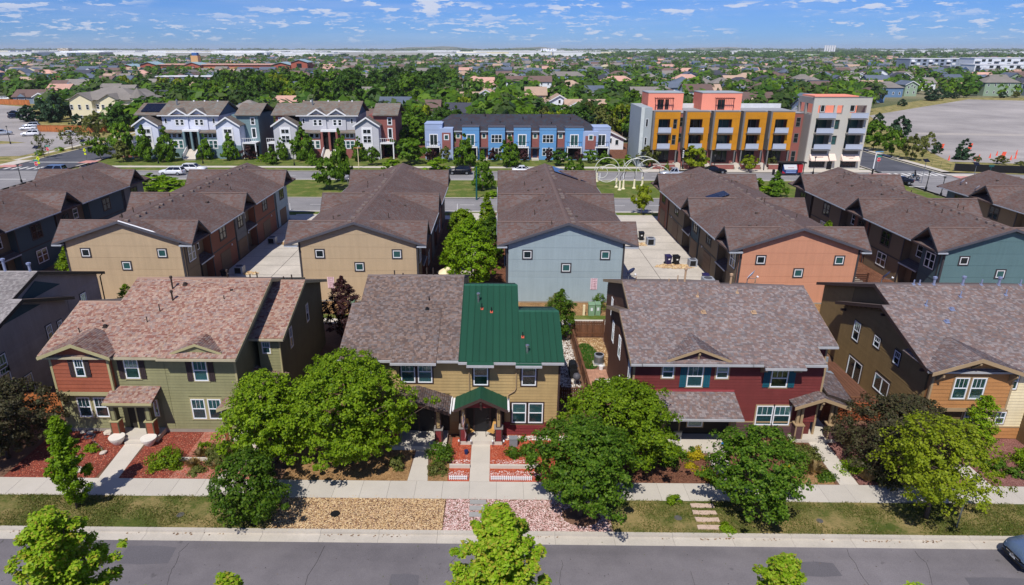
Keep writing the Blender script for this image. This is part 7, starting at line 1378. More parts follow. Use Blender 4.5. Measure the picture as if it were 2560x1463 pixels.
# fences
def fence_run(name, label, pts, h, m, cap=True, post=2.4, slatw=None, top_lattice=False, cat='fence', piece='fence_board', bw=.14):
    f = thing(name, label, cat, (pts[0][0], pts[0][1], 0)); key = (piece, h, m.name, bw); 
    for (xa, ya), (xb, yb) in zip(pts[:-1], pts[1:]):
        L = math.hypot(xb-xa, yb-ya); n = max(1, int(L/bw)); d = Vector((xb-xa, yb-ya, 0))/L; an = math.atan2(d.y, d.x)
        if key not in BCACHE: BCACHE[key] = MB().box(.005,bw-.005,-.012,.012,.05,h-.1).mesh(piece, m)
        for i in range(n):
            o = link(piece, BCACHE[key], f, (xa+d.x*i*L/n-pts[0][0], ya+d.y*i*L/n-pts[0][1], rng.uniform(-.015,.015)), an)
        for zz in (.35, h-.35): part('rail', MB().prism([(xa,ya-.03,zz),(xb,yb-.03,zz),(xb,yb+.03,zz),(xa,ya+.03,zz)], (0,0,.09)), m, f)
        if cap: nrm = Vector((-d.y,d.x,0))*.08; part('cap_rail', MB().prism([(xa-nrm.x,ya-nrm.y,h-.1),(xb-nrm.x,yb-nrm.y,h-.1),(xb+nrm.x,yb+nrm.y,h-.1),(xa+nrm.x,ya+nrm.y,h-.1)], (0,0,.04)), m, f)
        k = max(1, int(round(L/post)))
        for i in range(k+1): x, y = xa+(xb-xa)*i/k, ya+(yb-ya)*i/k; part('post', MB().box(x-.06,x+.06,y-.06,y+.06,0,h+.08), m, f)
    return f
fence_run('wood_fence', 'weathered brown fence between the tan and red houses', [(6.35,51.6),(6.5,40.4)], 1.25, m_wood); fence_run('wood_fence', 'short brown fence joining the tan house to the side fence', [(6.5,40.4),(4.4,40.4)], 1.3, m_wood); fence_run('wood_fence', 'brown fence and gate closing the paved side yard', [(6.4,51.7),(9.1,51.7)], 1.6, m_wood, cap=False)
fence_run('wood_fence', 'cedar fence between the ash grey and green houses', [(-32.2,38.5),(-28.0,38.5)], 1.7, m_cedar, cap=False); fence_run('wood_fence', 'orange-brown fence right of the red house entry', [(21.6,38.4),(26.2,38.4)], 1.4, mat('orange_fence_wood',(150,84,52),.85,.2,.9,.15,8,rand=.15)); fence_run('wood_fence', 'long cedar fence along the left lot before the cream apartments', [(-137.7,199),(-112.2,196.5)], 2.0, m_cedar, bw=.3, post=4); fence_run('wood_fence', 'cedar fence at the far end of the left lot', [(-222.5,300.5),(-205.5,295.5)], 2.4, m_cedar, bw=.5, post=5); fence_run('wood_fence', 'dark fence behind the tan house beside the plum', [(-13.8,52.5),(-9.8,52.5)], 1.6, m_wood)
bf = thing('screened_fence', 'black screened fence along the right lot', 'fence', (92.6,135,0)); 
for (xa,ya),(xb,yb) in (((92.6,135.1),(98.5,133.4)),((98.5,133.4),(104.6,132.2)),((104.6,132.2),(118,130))): part('screen', MB().prism([(xa,ya,.05),(xb,yb,.05),(xb,yb,1.5),(xa,ya,1.5)], (0,.03,0)), mat('black_mesh',(22,23,26),.9), bf)
for i in range(12): t = i/11; x, y = 92.6+25.4*t, 135.1-5.1*t; part('post', MB().cyl((x,y-.1,0),(x,y-.1,1.6),.03,.03,6), m_steel, bf)
cf = thing('chain_fence', 'thin green chain fence along the verge of the right street', 'fence', (91.5,140,0))
for i in range(12): y = 136+i*3; part('post', MB().cyl((92.4,y,0),(92.4,y,1.2),.025,.025,5), mat('green_post',(60,84,70),.6), cf)
part('rail', MB().cyl((92.4,136,1.18),(92.4,169,1.18),.02,.02,5), MATS['green_post'], cf); part('rail', MB().cyl((92.4,136,.15),(92.4,169,.15),.015,.015,5), MATS['green_post'], cf)

# ================================================================ porch, yard and drive things
def cart(label, x, y, rz, c):
    o = thing('trash_cart', label, 'trash cart', (x,y,0), R(rz), 'wheeled carts in the driveways'); b = MB(); lo = [(-.24,-.26,.08),(.24,-.26,.08),(.24,.24,.08),(-.24,.24,.08)]; hi = [(-.32,-.34,.98),(.32,-.34,.98),(.32,.36,.98),(-.32,.36,.98)]
    for i in range(4): j = (i+1) % 4; b.face([lo[i],lo[j],hi[j],hi[i]])
    b.face(lo); part('bin', b, c, o, local=True); part('lid', MB().prism([(-.34,-.38,.98),(.34,-.38,.98),(.34,.4,1.04),(-.34,.4,1.04)], (0,0,.06)), c, o, local=True); part('handle', MB().cyl((-.3,.42,1.0),(.3,.42,1.0),.025,.025,6), c, o, local=True)
    for s in (-1,1): part('wheel', MB().cyl((s*.3-.03,.3,.12),(s*.3+.03,.3,.12),.12,.12,10), m_rubber, o, local=True)
    part('emblem', MB().box(-.1,.1,-.325,-.31,.6,.75), m_white, o, local=True); return o
mp_, mk_ = mat('purple_cart',(44,40,84),.5), mat('black_cart',(24,26,30),.55)
for a in [('purple cart beside the pale blue town house',13.1,62.9,0,mp_),('black cart half hidden by the pale blue town house corner',12.6,63.2,0,mk_),('purple cart in the wide driveway, left of a pair',19.6,72.3,10,mp_),('black cart in the wide driveway, right of a pair',20.5,72.2,10,mk_),('dark cart behind the farthest cooling unit',18.6,82.5,0,mk_),('purple cart behind the nearest cooling unit',21.9,65.6,0,mp_),('black cart by the left driveway garage',-29.2,66.2,90,mk_),('black cart in front of the beige wall of the left driveway',-28.7,61.6,0,mk_),('dark cart beside the first in the left driveway',-29.5,62.3,0,mp_)]: cart(*a)
def acunit(label, x, y, s=.8, h=.8, rz=0, round_=False):
    o = thing('cooling_unit', label, 'cooling unit', (x,y,0), R(rz), 'outdoor cooling units')
    if round_: part('housing', MB().cyl((0,0,.08),(0,0,h),s*.5,s*.5,16), mat('unit_grey',(150,156,168),.5), o, local=True); part('fan_grille', MB().cyl((0,0,h),(0,0,h+.05),s*.42,s*.3,16), m_black, o, local=True); part('louvre', MB().cyl((0,0,.2),(0,0,h-.15),s*.51,s*.51,16), m_steel, o, local=True)
    else: part('housing', MB().box(-s/2,s/2,-s/2,s/2,.06,h), mat('unit_grey',(150,156,168),.5), o, local=True); part('louvre', MB().box(-s*.4,s*.3,-s/2-.012,-s/2,.16,h-.1), m_black, o, local=True); part('fan_grille', MB().cyl((0,0,h),(0,0,h+.03),s*.38,s*.38,14), m_bluefascia, o, local=True)
    part('pad', MB().box(-s*.6,s*.6,-s*.6,s*.6,0,.06), m_concrete, o, local=True); return o
for a in [('cooling unit on its rock bed, farthest in the wide driveway',19.3,80.2,1.0,.95),('cooling unit on its rock bed, middle of the wide driveway',22.2,71.6,.9,.85),('cooling unit on its rock bed, nearest in the wide driveway',21.7,64.2,1.1,1.15),('cooling unit by the left driveway garages',-28.4,68.2,.95,.9),('round cooling unit by the dark brown side of the red house',8.0,46.6,.75,.85,0,True),('cooling unit farther up the left driveway',-28.6,80,.95,.9)]: acunit(*a)
for i, (x, y, rx, ry) in enumerate(((18.3,80.4,1.6,.7),(20.2,71.4,2.3,.8),(20.7,63.9,1.2,.5),(-27.6,68.3,1.2,.5),(-27.2,80,1.2,.6))):
    stones('rock_bed', [(x-rx,x+rx,y-ry,y+ry)], 60, .14, m_tanstone, 0, 60+i, lambda P, x=x, y=y, rx=rx, ry=ry: ((P[:,0]-x)/rx)**2+((P[:,1]-y)/ry)**2 < 1, 'bed of tan rocks round a cooling unit, %s' % ['farthest in the wide driveway','middle of the wide driveway','nearest in the wide driveway','nearer in the left driveway','farther in the left driveway'][i], 'rocks')
stones('gravel', [(4.3,6.2,41,51.5)], 120, .07, m_whitestone, 0.0, 70, None, 'white rock strip between tan house and brown fence'); sheet('side_yard', [(6.5,9.0,46.2,51.6)], .0, m_tanstone if False else m_strawmulch); 
stones('gravel', [(6.6,9.0,46.5,51.5)], 60, .06, m_tanstone, 0.0, 71, lambda P: ((P[:,0]-7.2)/.9)**2+((P[:,1]-47.8)/2.6)**2 > 1, 'tan gravel round the small lawn of the side yard')
blades('grass', [(6.5,8.3,45.6,50.6)], 700, .09, leaf_mat('lush_blade',[(46,92,28),(62,112,34),(80,126,40)],.3), 0.0, 72, lambda P: ((P[:,0]-7.3)/.9)**2+((P[:,1]-48)/2.4)**2 < 1, 'small lush lawn in the side yard of the red house')
base = struct('patio', MB().box(6.6,8.42,40.5,45.6,-.05,.008), MATS['dark_joint']); mpv = mat('brick_paver',(176,132,110),.85,.12,1.5,.1,15,rand=.14); pvm = MB().box(0,.29,0,.29,0,.03).mesh('paver', mpv)
for i in range(6):
    for j in range(17): link('paver', pvm, base, (6.62+i*.3,40.5+j*.3,0))
tag(part('door_step', MB().box(7.3,8.4,42.0,43.6,.02,.28), m_concrete), 'pale concrete step below the sliding door of the red house', 'step')
gr = thing('grill', 'black barbecue grill between tan house and fence', 'grill', (5.75,44.6,0), R(90)); part('cart', MB().box(-.6,.6,-.28,.28,.1,.75), m_black, gr, local=True); part('hood', MB().cyl((-.42,0,.85),(.42,0,.85),.3,.3,14), m_black, gr, local=True); part('side_shelf', MB().box(.5,.95,-.25,.25,.78,.82), m_steel, gr, local=True); part('handle', MB().cyl((-.35,-.33,.9),(.35,-.33,.9),.02,.02,6), m_chrome, gr, local=True)
kt = thing('kettle_grill', 'round kettle grill near the brown fence corner', 'grill', (5.85,43.0,0)); part('bowl', MB().lathe([(.05,.45),(.26,.6),(.3,.75),(.22,.95),(.04,1.02)], (0,0,0), 14), m_bluefascia, kt, smooth=True, local=True)
for k in range(3): a = 2.1*k; part('leg', MB().cyl((.2*math.cos(a),.2*math.sin(a),.55),(.28*math.cos(a),.28*math.sin(a),0),.018,.018,5), m_steel, kt, local=True)
tag(part('bucket', MB().lathe([(.15,0),(.19,.35)], (8.05,45.6,0), 12), m_white), 'white bucket beside the round cooling unit', 'bucket')
for lab, x, y, s in (('green utility cabinet on the strip behind the red house',8.75,56.8,.55),('dark green utility cabinet beside the first behind the red house',9.35,56.9,.45),('green utility cabinet beside the dark plum',-13.6,57,.5)): 
    u = thing('utility_cabinet', lab, 'utility cabinet', (x,y,0), 0, 'green utility cabinets'); part('box', MB().box(-s/2,s/2,-.3,.3,0,1.05), mat('cabinet_green',(120,150,120),.6), u, local=True); part('lid', MB().prism([(-s/2-.03,-.33,1.05),(s/2+.03,-.33,1.05),(s/2+.03,.33,1.12),(-s/2-.03,.33,1.12)], (0,0,.06)), MATS['cabinet_green'], u, local=True); part('plate', MB().box(-.1,.1,-.315,-.3,.5,.8), m_plate, u, local=True)
tag(part('marker_post', MB().box(7.95,8.15,56.6,56.8,0,1.0), m_cream), 'cream marker post left of the green cabinets', 'post')
def pot(label, x, y):
    o = thing('planter', label, 'planter', (x,y,0), 0, 'white bowl planters'); part('bowl', MB().lathe([(.2,0),(.24,.06),(.42,.34),(.46,.46),(.46,.52),(.4,.52),(.38,.44)], (0,0,0), 20), mat('white_planter',(222,216,206),.7,.06,3,.06,20), o, smooth=True, local=True); part('soil', MB().cyl((0,0,.4),(0,0,.45),.385,.385,18), m_soil, o, local=True); part('rim', MB().lathe([(.44,.5),(.48,.5),(.48,.55),(.44,.55)], (0,0,0), 20), MATS['white_planter'], o, local=True)
pot('white bowl planter left of the green house steps', -23.75, 34.95); pot('white bowl planter right of the green house steps', -21.7, 34.85)
def rock(label, x, y, s, seed):
    q = random.Random(seed); b = MB().lathe([(.3*s,0),(.55*s,.12*s),(.5*s,.3*s),(.25*s,.42*s),(.02,.45*s)], (x,y,0), 9); b.v = [(p[0]+q.uniform(-.08,.08)*s,p[1]+q.uniform(-.08,.08)*s,p[2]+q.uniform(-.05,.05)*s) for p in b.v]; return tag(part('boulder', b, mat('boulder',(196,184,170),.9,.12,2,.12,12)), label, 'rock', 'pale boulders in red mulch')
for i, a in enumerate([('pale boulder at the green house wall, rightmost of three',-25.0,36.1,.55),('pale boulder at the green house wall, middle of three',-26.2,36.1,.38),('pale boulder at the green house wall, leftmost of three',-26.7,36.2,.35),('flat pale rock in red mulch by the walk',-24.1,33.9,.4),('tan boulder in the mulch near the sidewalk',-24.6,32.1,.55),('white rock among the grassy clump left of the walk',-25.3,33.2,.5)]): rock(*a, i)
hs = MB(); pts = [(-26.0+.22*math.cos(t*.9)*(1+.02*t),35.7+.22*math.sin(t*.9)*(1+.02*t),.03+.002*t) for t in range(30)]; tag(part('garden_hose', hs.tube(pts+[(-25.6,35.3,.03),(-24.9,34.8,.03),(-24.3,34.2,.03)], .02, 5), mat('hose_grey',(110,104,110),.6)), 'coiled grey garden hose by the green house wall', 'hose')
def lounge(label, x, y, rz, z=.28):
    o = thing('patio_chair', label, 'chair', (x,y,z), R(rz), 'sling chairs on the porch'); ms = mat('tan_sling',(196,150,84),.8)
    part('seat', MB().prism([(-.26,-.28,.4),(.26,-.28,.4),(.26,.22,.34),(-.26,.22,.34)], (0,0,.02)), ms, o, local=True); part('backrest', MB().prism([(-.26,.22,.34),(.26,.22,.34),(.26,.5,.95),(-.26,.5,.95)], (0,.02,0)), ms, o, local=True)
    for s in (-1,1): part('frame', MB().tube([(s*.3,-.3,0),(s*.3,-.32,.4),(s*.3,-.25,.58),(s*.3,.15,.56),(s*.3,.24,.36),(s*.3,.3,0)], .018, 5), m_black, o, local=True); part('back_tube', MB().tube([(s*.27,.22,.36),(s*.27,.5,.97)], .015, 5), m_black, o, local=True)
lounge('tan sling chair left of the tan house right door', -1.75, 35.75, 35); lounge('tan sling chair right of the tan house right door', -.25, 35.75, -35)
fl = thing('flag', 'stars and stripes flag on a pole at the right porch of the tan house', 'flag', (-2.15,35.1,0)); part('pole', MB().cyl((0,.1,1.55),(.12,-.75,2.75),.018,.015,6), m_white, fl, local=True); part('finial', MB().cyl((.12,-.75,2.75),(.13,-.78,2.8),.035,.02,8), m_chrome, fl, local=True)
mS, mWt, mBl = mat('flag_red',(176,34,56),.8), mat('flag_white',(224,220,220),.8), mat('flag_blue',(40,48,100),.8)
def fpt(u, v): a = Vector((.115,-.72,2.7)).lerp(Vector((.03,-.1,1.85)), u); return a+Vector((.16*v+.05*math.sin(v*7+u*3),.05*math.sin(v*5+u*6),-1.35*v))
for k in range(13):
    u0, u1 = k/13, (k+1)/13; b = MB(); nseg = 10
    for i in range(nseg): 
        v0, v1 = i/nseg, (i+1)/nseg
        if k < 7 and v1 <= .42: continue
        b.face([fpt(u0,v0),fpt(u1,v0),fpt(u1,v1),fpt(u0,v1)])
    part('stripe', b, mS if k % 2 == 0 else mWt, fl, local=True)
b = MB()
for i in range(4): b.face([fpt(0,i*.1+0),fpt(7/13,i*.1),fpt(7/13,i*.1+.1),fpt(0,i*.1+.1)])
can = part('canton', b, mBl, fl, local=True)
for i in range(4):
    for j in range(4): c = fpt(.06+.13*i,.05+.1*j); part('star', MB().box(c.x-.014,c.x+.014,c.y-.02,c.y-.012,c.z-.014,c.z+.014), mWt, can, local=True)
# low white edging fence, retaining edges, sprinkler box
def edging(label, x0, x1, y):
    f = thing('picket_edging', label, 'edging fence', (x0,y,0), 0, 'white lattice edging'); n = int((x1-x0)/.11)
    for i in range(n+1): part('picket', MB().box(i*.11,i*.11+.05,-.012,.012,0,.3), m_white, f, local=True)
    for zz in (.08,.2): part('edging_rail', MB().box(0,x1-x0,-.02,-.012,zz,zz+.045), m_white, f, local=True)
edging('white lattice edging left of the right walk, tan house', -2.72, -1.72, 31.62); edging('white lattice edging right of the right walk, tan house', -.32, 2.0, 31.62)
for lab, x0, x1 in (('low concrete retaining edge left of the right walk',-2.78,-1.57),('low concrete retaining edge right of the right walk',-.38,2.7)): tag(part('retaining_edge', MB().box(x0,x1,32.72,32.86,0,.22), m_concrete), lab, 'retaining wall')
for lab, x0, x1 in (('red timber edge left of the right walk',-2.78,-1.57),('red timber edge right of the right walk',-.38,2.7)): tag(part('timber_edge', MB().box(x0,x1,31.78,31.9,0,.12), mat('red_timber',(176,104,90),.8)), lab, 'edging')
tag(part('planter_edge', MB().box(-19.6,-17.2,33.2,33.32,0,.2), m_concrete), 'low concrete edge in the faded mulch of the green house', 'retaining wall')
uc = thing('utility_box', 'grey utility box on the mulch right of the flag porch', 'utility box', (1.05,35.2,0)); part('box', MB().box(-.25,.25,-.2,.2,0,.5), mat('util_grey',(128,130,134),.6), uc, local=True); part('lid', MB().box(-.27,.27,-.22,.22,.5,.56), MATS['util_grey'], uc, local=True)
for i, (x, y) in enumerate(((-2.35,35.0),(-1.6,35.0),(-.25,35.0),(.45,35.0))): 
    o = thing('garden_light', 'small black path light before the flag porch, %s from left' % ordinal(i), 'path light', (x,y,0), 0, 'path lights'); part('stake', MB().cyl((0,0,0),(0,0,.35),.012,.012,5), m_black, o, local=True); part('lantern', MB().lathe([(.03,.33),(.06,.38),(.05,.46),(.01,.5)], (0,0,0), 8), m_white, o, local=True)
tag(part('blue_bucket', MB().lathe([(.1,0),(.13,.26)], (-1.85,34.2,0), 10), mat('navy_plastic',(30,46,90),.5)), 'navy blue tub in the red mulch left of the right walk', 'tub'); tag(part('watering_can', MB().lathe([(.12,.0),(.13,.25),(.06,.3)], (14.1,35.2,.0), 10), mat('blue_plastic',(30,110,200),.4)), 'bright blue can at the red house porch edge', 'can')
ch = thing('patio_chair', 'grey folding chair on the red house left porch', 'chair', (11.2,35.5,.2), R(180), 'porch chairs'); part('seat', MB().box(-.25,.25,-.25,.25,.42,.45), m_tgrey, ch, local=True); part('backrest', MB().prism([(-.25,.25,.45),(.25,.25,.45),(.25,.4,1.0),(-.25,.4,1.0)], (0,.02,0)), m_tgrey, ch, local=True)
for sx in (-.25,.25):
    for sy in (-.25,.25): part('leg', MB().cyl((sx,sy,0),(sx,sy,.43),.015,.015,5), m_white, ch, local=True)
ss = thing('street_sign', 'grey back of a street sign on a leaning steel post at right', 'sign', (23.82,27.95,0), R(25)); part('post', MB().box(-.03,.03,-.025,.025,-.1,3.05), m_steel, ss, local=True); part('plate', MB().prism([(-.32,-.05,2.35),(.32,-.05,2.35),(.32,-.05,3.15),(-.32,-.05,3.15)], (0,.012,0)), mat('sign_back',(120,120,112),.5,metal=.3), ss, local=True); part('bolt', MB().cyl((0,-.06,2.6),(0,-.03,2.6),.02,.02,6), m_chrome, ss, local=True)
# deck with rail and seats beside the khaki wall
dk = thing('deck', 'brown plank deck with rail along the khaki side wall', 'deck', (24.5,43,0)); mdk = mat('deck_board',(104,70,54),.8,.15,.8,.12,8,rand=.12)
for i in range(10): part('deck_board', MB().box(23.9+i*.25,24.13+i*.25,39.6,46.6,.28,.32), mdk, dk)
for i in range(24): y = 39.7+i*.3; part('baluster', MB().box(23.82,23.88,y,y+.05,.3,1.1), m_wood, dk)
part('cap_rail', MB().box(23.74,23.96,39.5,46.7,1.1,1.16), m_wood, dk); part('skirt', MB().box(23.85,26.4,39.55,39.6,0,.3), m_wood, dk); part('cap_rail', MB().box(23.9,26.4,39.5,39.66,1.1,1.16), m_wood, dk)
for i in range(8): x = 24.0+i*.3; part('baluster', MB().box(x,x+.05,39.55,39.6,.3,1.1), m_wood, dk)
sf = thing('lounge_seat', 'grey cushioned lounge seat on the brown deck', 'chair', (24.7,45.2,.32), R(-20)); part('seat', MB().box(-.4,.4,-.4,.4,.1,.42), mat('cushion_grey',(126,136,148),.85), sf, local=True); part('backrest', MB().box(-.4,.4,.3,.5,.4,.95), MATS['cushion_grey'], sf, local=True); part('pillow', MB().box(-.25,.25,-.1,.1,.42,.55), mat('cushion_green',(150,170,130),.85), sf, local=True)
tag(part('ottoman', MB().box(24.4,25.0,43.9,44.4,.32,.65), MATS['cushion_grey']), 'grey ottoman in front of the lounge seat', 'ottoman')
# fenced patio with closed umbrella in the right court
pf = thing('patio_screen', 'dark slatted patio screen in the right court', 'fence', (36,64.5,0))
for i in range(8): part('slat', MB().box(34.6,37.8,63.9,63.96,.2+i*.2,.33+i*.2), mat('dark_slat',(74,46,34),.8), pf)
for x in (34.6,36.2,37.8): part('post', MB().box(x-.06,x+.06,63.84,64.0,0,1.85), MATS['dark_slat'], pf)
for i in range(5): part('slat', MB().box(34.55,34.62,64,66.5,.2+i*.3,.42+i*.3), MATS['dark_slat'], pf)
um = thing('umbrella', 'closed coral red umbrella standing in the right court', 'umbrella', (37.0,66.5,0)); part('pole', MB().cyl((0,0,0),(0,0,2.9),.03,.03,6), m_steel, um, local=True); part('canopy', MB().lathe([(.06,1.0),(.2,1.25),(.17,2.4),(.05,2.85)], (0,0,0), 10), mat('coral_canvas',(236,92,74),.8), um, smooth=True, local=True)
pl = thing('patio_table', 'small wooden table in the right court', 'table', (38.2,64.6,0)); part('top', MB().box(-.4,.4,-.3,.3,.42,.48), m_cedar, pl, local=True)
for sx in (-.35,.35):
    for sy in (-.25,.25): part('leg', MB().box(sx-.03,sx+.03,sy-.03,sy+.03,0,.42), m_cedar, pl, local=True)
bl2 = tag(part('parasol', MB().lathe([(1.1,2.2),(.6,2.5),(.03,2.75)], (-5.0,62.5,0), 8).cyl((-5,62.5,0),(-5,62.5,2.3),.03,.03,6), m_cream), 'cream parasol between beige house and court tree', 'parasol')
# ================================================================ the neighbourhood behind
RC = {'t': ('tan', (176,150,130)), 'b': ('brown', (110,90,84)), 'g': ('grey', (130,124,118)), 'n': ('blue-grey', (92,102,118)), 'o': ('terracotta', (196,154,138)), 'd': ('dark', (66,68,78)), 'r': ('rust', (150,92,60))}
WC = {'c': ('cream', (226,216,182)), 's': ('slate', (120,136,154)), 'w': ('white', (222,226,232)), 'b': ('blue', (104,134,168)), 't': ('tan', (190,168,138)), 'g': ('grey', (166,166,162)), 'e': ('sage', (140,160,138)), 'o': ('peach', (222,190,160)), 'r': ('brick', (150,90,78))}
RM = {k: mat('bgroof_'+v[0], v[1], .9, .10, .3, .14, 2.2, rand=.10) for k, v in RC.items()}; WM = {k: mat('bgwall_'+v[0], v[1], .85, .04, .3, .03, 2, rand=.06) for k, v in WC.items()}
m_bgtrim = mat('bg_trim', (226,228,230), .6)
BG = []
def hroof(w, d, ze, zr, o, ov=.5):
    a, b = w/2+ov, d/2+ov
    if o == 'x': return MB().prism([(-a,-b,ze),(-a,0,zr),(-a,b,ze),(-a,b,ze-.22),(-a,0,zr-.3),(-a,-b,ze-.22)], (2*a,0,0))
    if o == 'y': return MB().prism([(-a,-b,ze),(0,-b,zr),(a,-b,ze),(a,-b,ze-.22),(0,-b,zr-.3),(-a,-b,ze-.22)], (0,2*b,0))
    m = MB(); c = max(.4, abs(a-b)); hx, hy = (a-b if a > b else .3, .3 if a > b else b-a); P = [(-a,-b,ze),(a,-b,ze),(a,b,ze),(-a,b,ze)]; T = [(-hx,-hy,zr),(hx,-hy,zr),(hx,hy,zr),(-hx,hy,zr)]
    for i in range(4): j = (i+1) % 4; m.face([P[i],P[j],T[j],T[i]])
    m.face(T); m.face(P[::-1]); return m
def hwall(w, d, ze, zr, o):
    a, b = w/2, d/2; k = zr-.35
    if o == 'x': return MB().prism([(-a,-b,-.3),(-a,-b,ze-.1),(-a,0,k),(-a,b,ze-.1),(-a,b,-.3)], (w,0,0))
    if o == 'y': return MB().prism([(-a,-b,-.3),(a,-b,-.3),(a,-b,ze-.1),(0,-b,k),(-a,-b,ze-.1)], (0,d,0))
    return MB().box(-a,a,-b,b,-.3,ze)
HC = {}
def bg_house(x, y, w, zr, code, rz=0, fine=True, d=None):
    o, r, wl = code; d = d or (11 if o == 'y' else 9.5); span = (w if o == 'y' else min(w, d)) if o != 'x' else d; rise = min(span/2*.62, zr-2.6); ze = zr-rise; key = (round(w), round(d), round(zr,1), code)
    if key not in HC: HC[key] = (hwall(w,d,ze,zr,o).mesh('wall', WM[wl]), hroof(w,d,ze,zr,o).mesh('roof', RM[r]))
    t = thing('house', '', 'house', (x,y,0), rz, 'houses of the neighbourhood behind'); link('wall', HC[key][0], t); rf = link('roof', HC[key][1], t)
    if fine:
        zs = [1.0]+([ze-1.9] if ze > 4.6 else []); 
        for z_ in zs:
            for k in range(max(1, int(w/3.2))): win_(t, -w/2+(k+.5)*w/max(1,int(w/3.2))-.45, -d/2, z_)
        if o == 'y':
            win_(t, -.45, -d/2, ze-.3 if rise > 2 else ze-1.2); part('rake_trim', MB().prism([(-w/2-.55,-d/2-.56,ze-.3),(-w/2-.55,-d/2-.56,ze+.02),(0,-d/2-.56,zr+.04),(w/2+.55,-d/2-.56,ze+.02),(w/2+.55,-d/2-.56,ze-.3),(0,-d/2-.56,zr-.32)], (0,.06,0)), m_bgtrim, rf, local=True)
        if o == 'x' and (int(x)+int(y)) % 2 == 0:
            gx = -w*.22; gh = min(2.1, w*.25); gz = ze+gh*.75; part('dormer_roof', MB().prism([(gx-gh,-d/2-.6,ze),(gx,-d/2-.6,gz),(gx+gh,-d/2-.6,ze)], (0,d/2,0)), RM[r], rf, local=True); part('dormer_wall', MB().prism([(gx-gh+.25,-d/2-.62,ze-.02),(gx,-d/2-.62,gz-.25),(gx+gh-.25,-d/2-.62,ze-.02)], (0,.02,0)), WM[wl], rf, local=True)
    BG.append((t, x, y, code)); return t
WB = None
def win_(t, x, y, z_):
    global WB
    if WB is None: b = MB(); _ring(b, .95, 1.4, .12, 0, .06); WB = (b.mesh('window', m_vinyl), MB().box(.1,.85,-.03,-.005,.1,1.3).mesh('pane', m_pane))
    link('pane', WB[1], link('window', WB[0], t, (x, y, z_)))
man = [(-211,309,15.5,6,'xbs'),(-193,290,5.3,6,'ygw'),(-236,368,8.1,7.5,'xbb'),(-227,369,12.5,8,'xgb'),(-213,356,14.2,8,'xgb'),(-183,322,9.6,8,'xgb'),(-170,310,10.5,8,'xgs'),(-141,266,7.4,8.5,'ygs'),(-404,649,15.4,8,'hbw'),(-399,671,18.6,7.5,'xnb'),(-395,698,18,7.5,'xnb'),(-382,709,16.8,7,'hot'),(-273,484,10.6,7,'xtt'),(-265,484,10.6,7,'xgb'),(-262,498,12.8,7,'htt'),(-251,509,12.1,7,'ybb'),(-203,397,9.5,7,'xgg'),(-294,425,12.7,7,'xtt'),(-303,425,7.6,7,'xbb'),(-79,253,21.2,7,'hot'),(-66,279,9.4,8,'yde'),(-55,295,12.3,8,'xgw'),(-37,248,11.3,7,'xnb'),(-25,233,10.2,7,'xbe'),(-13,227,8.6,6.5,'xds'),(-15,205,10.7,6,'hbt'),(-5,271,9.1,8.5,'ytw'),(-12,286,7.3,6.5,'xtw'),(15,277,8.1,9,'xto'),(21,240,8.5,8.5,'ytw'),(11,260,6.2,6,'xtw'),(29,229,13.1,7.5,'xtw'),(25,225,6.2,7.2,'ytw'),(17,390,25.2,9,'xbw'),(-15,430,11,7.5,'hoo'),(-4,299,8.8,7,'hoo'),(8,479,15.9,7.5,'hgg'),(47,484,25.4,8.5,'hgb'),(74,432,19.3,7.5,'hot'),(63,388,11.4,7,'ynb'),(102,475,14.7,7.5,'hgt'),(90,369,14.3,7,'xnb'),(0,559,22.9,7.5,'xdw'),(-38,554,15.2,7.5,'ynb'),(-4,814,34.8,8,'xnw'),(154,627,18.2,7,'hbt'),(96,550,17.1,7,'hbt'),(45,327,9,7,'xng'),(-24,309,11,7,'xbb'),(79,315,8,6,'ybb'),(54,264,5.2,6.5,'xtw'),(27.5,170,6.6,4.4,'ytw'),(122,324,11.3,6.5,'xbw'),(180,384,14.1,6.5,'xbr'),(195,389,15,6,'htr'),(214,398,11.5,6.5,'xte'),(243,618,19,7.5,'xds'),(164,551,22.3,7.5,'xds'),(172,636,17.2,7,'hoo'),(129,477,16.6,7,'hot'),(134,449,11.3,7,'ygs'),(181,505,16.6,7,'htt'),(128,377,10.2,7,'xgw'),(140,368,11.4,6.5,'hbb'),(215,569,15.3,7,'htg'),(143,402,11.7,7,'hbb'),(107,351,10.2,6.5,'xtt'),(118,336,7.2,6,'xnb'),(156,373,9.4,6.5,'hnt'),(151,329,7,6.5,'ybc'),(183,397,10.8,6.5,'xdb'),(218,433,10.8,7,'xgg'),(261,506,16.5,7.5,'ygw'),(243,448,14.6,7.5,'xns'),(280,485,18.6,8,'yds'),(218,371,6.4,7.5,'yne'),(257,423,13,7,'xgw'),(267,373,17.9,9.5,'hge'),(288,368,12,9.5,'ygs'),(323,472,12.7,7,'xng')]
for a in man:
    h_ = bg_house(*a)
    if a[:2] in ((-66,279),(218,433),(156,373)): pass
solar(BG[20][0], (-63.6,276.5,6.6), (0,1,0), (.85,0,-.5), 4, 2, 1.6, 1.8, m_solar)
q = random.Random(21)
def busy(x, y):
    if y < 176: return True
    if x > 87+max(0, y-175)*.62 and y < 352: return True
    if x < -106 and y < 196+max(0, -112-x)*1.02: return True
    if (-107 < x < -86 and y < 262) or (74 < x < 93 and y < 300): return True
    return False
pos = [(a[0], a[1], a[2]) for a in man]+[(-130,228,24),(-270,690,95),(-180,415,32),(-225,690,60),(-320,690,60)]
rest = []; y = 196.0
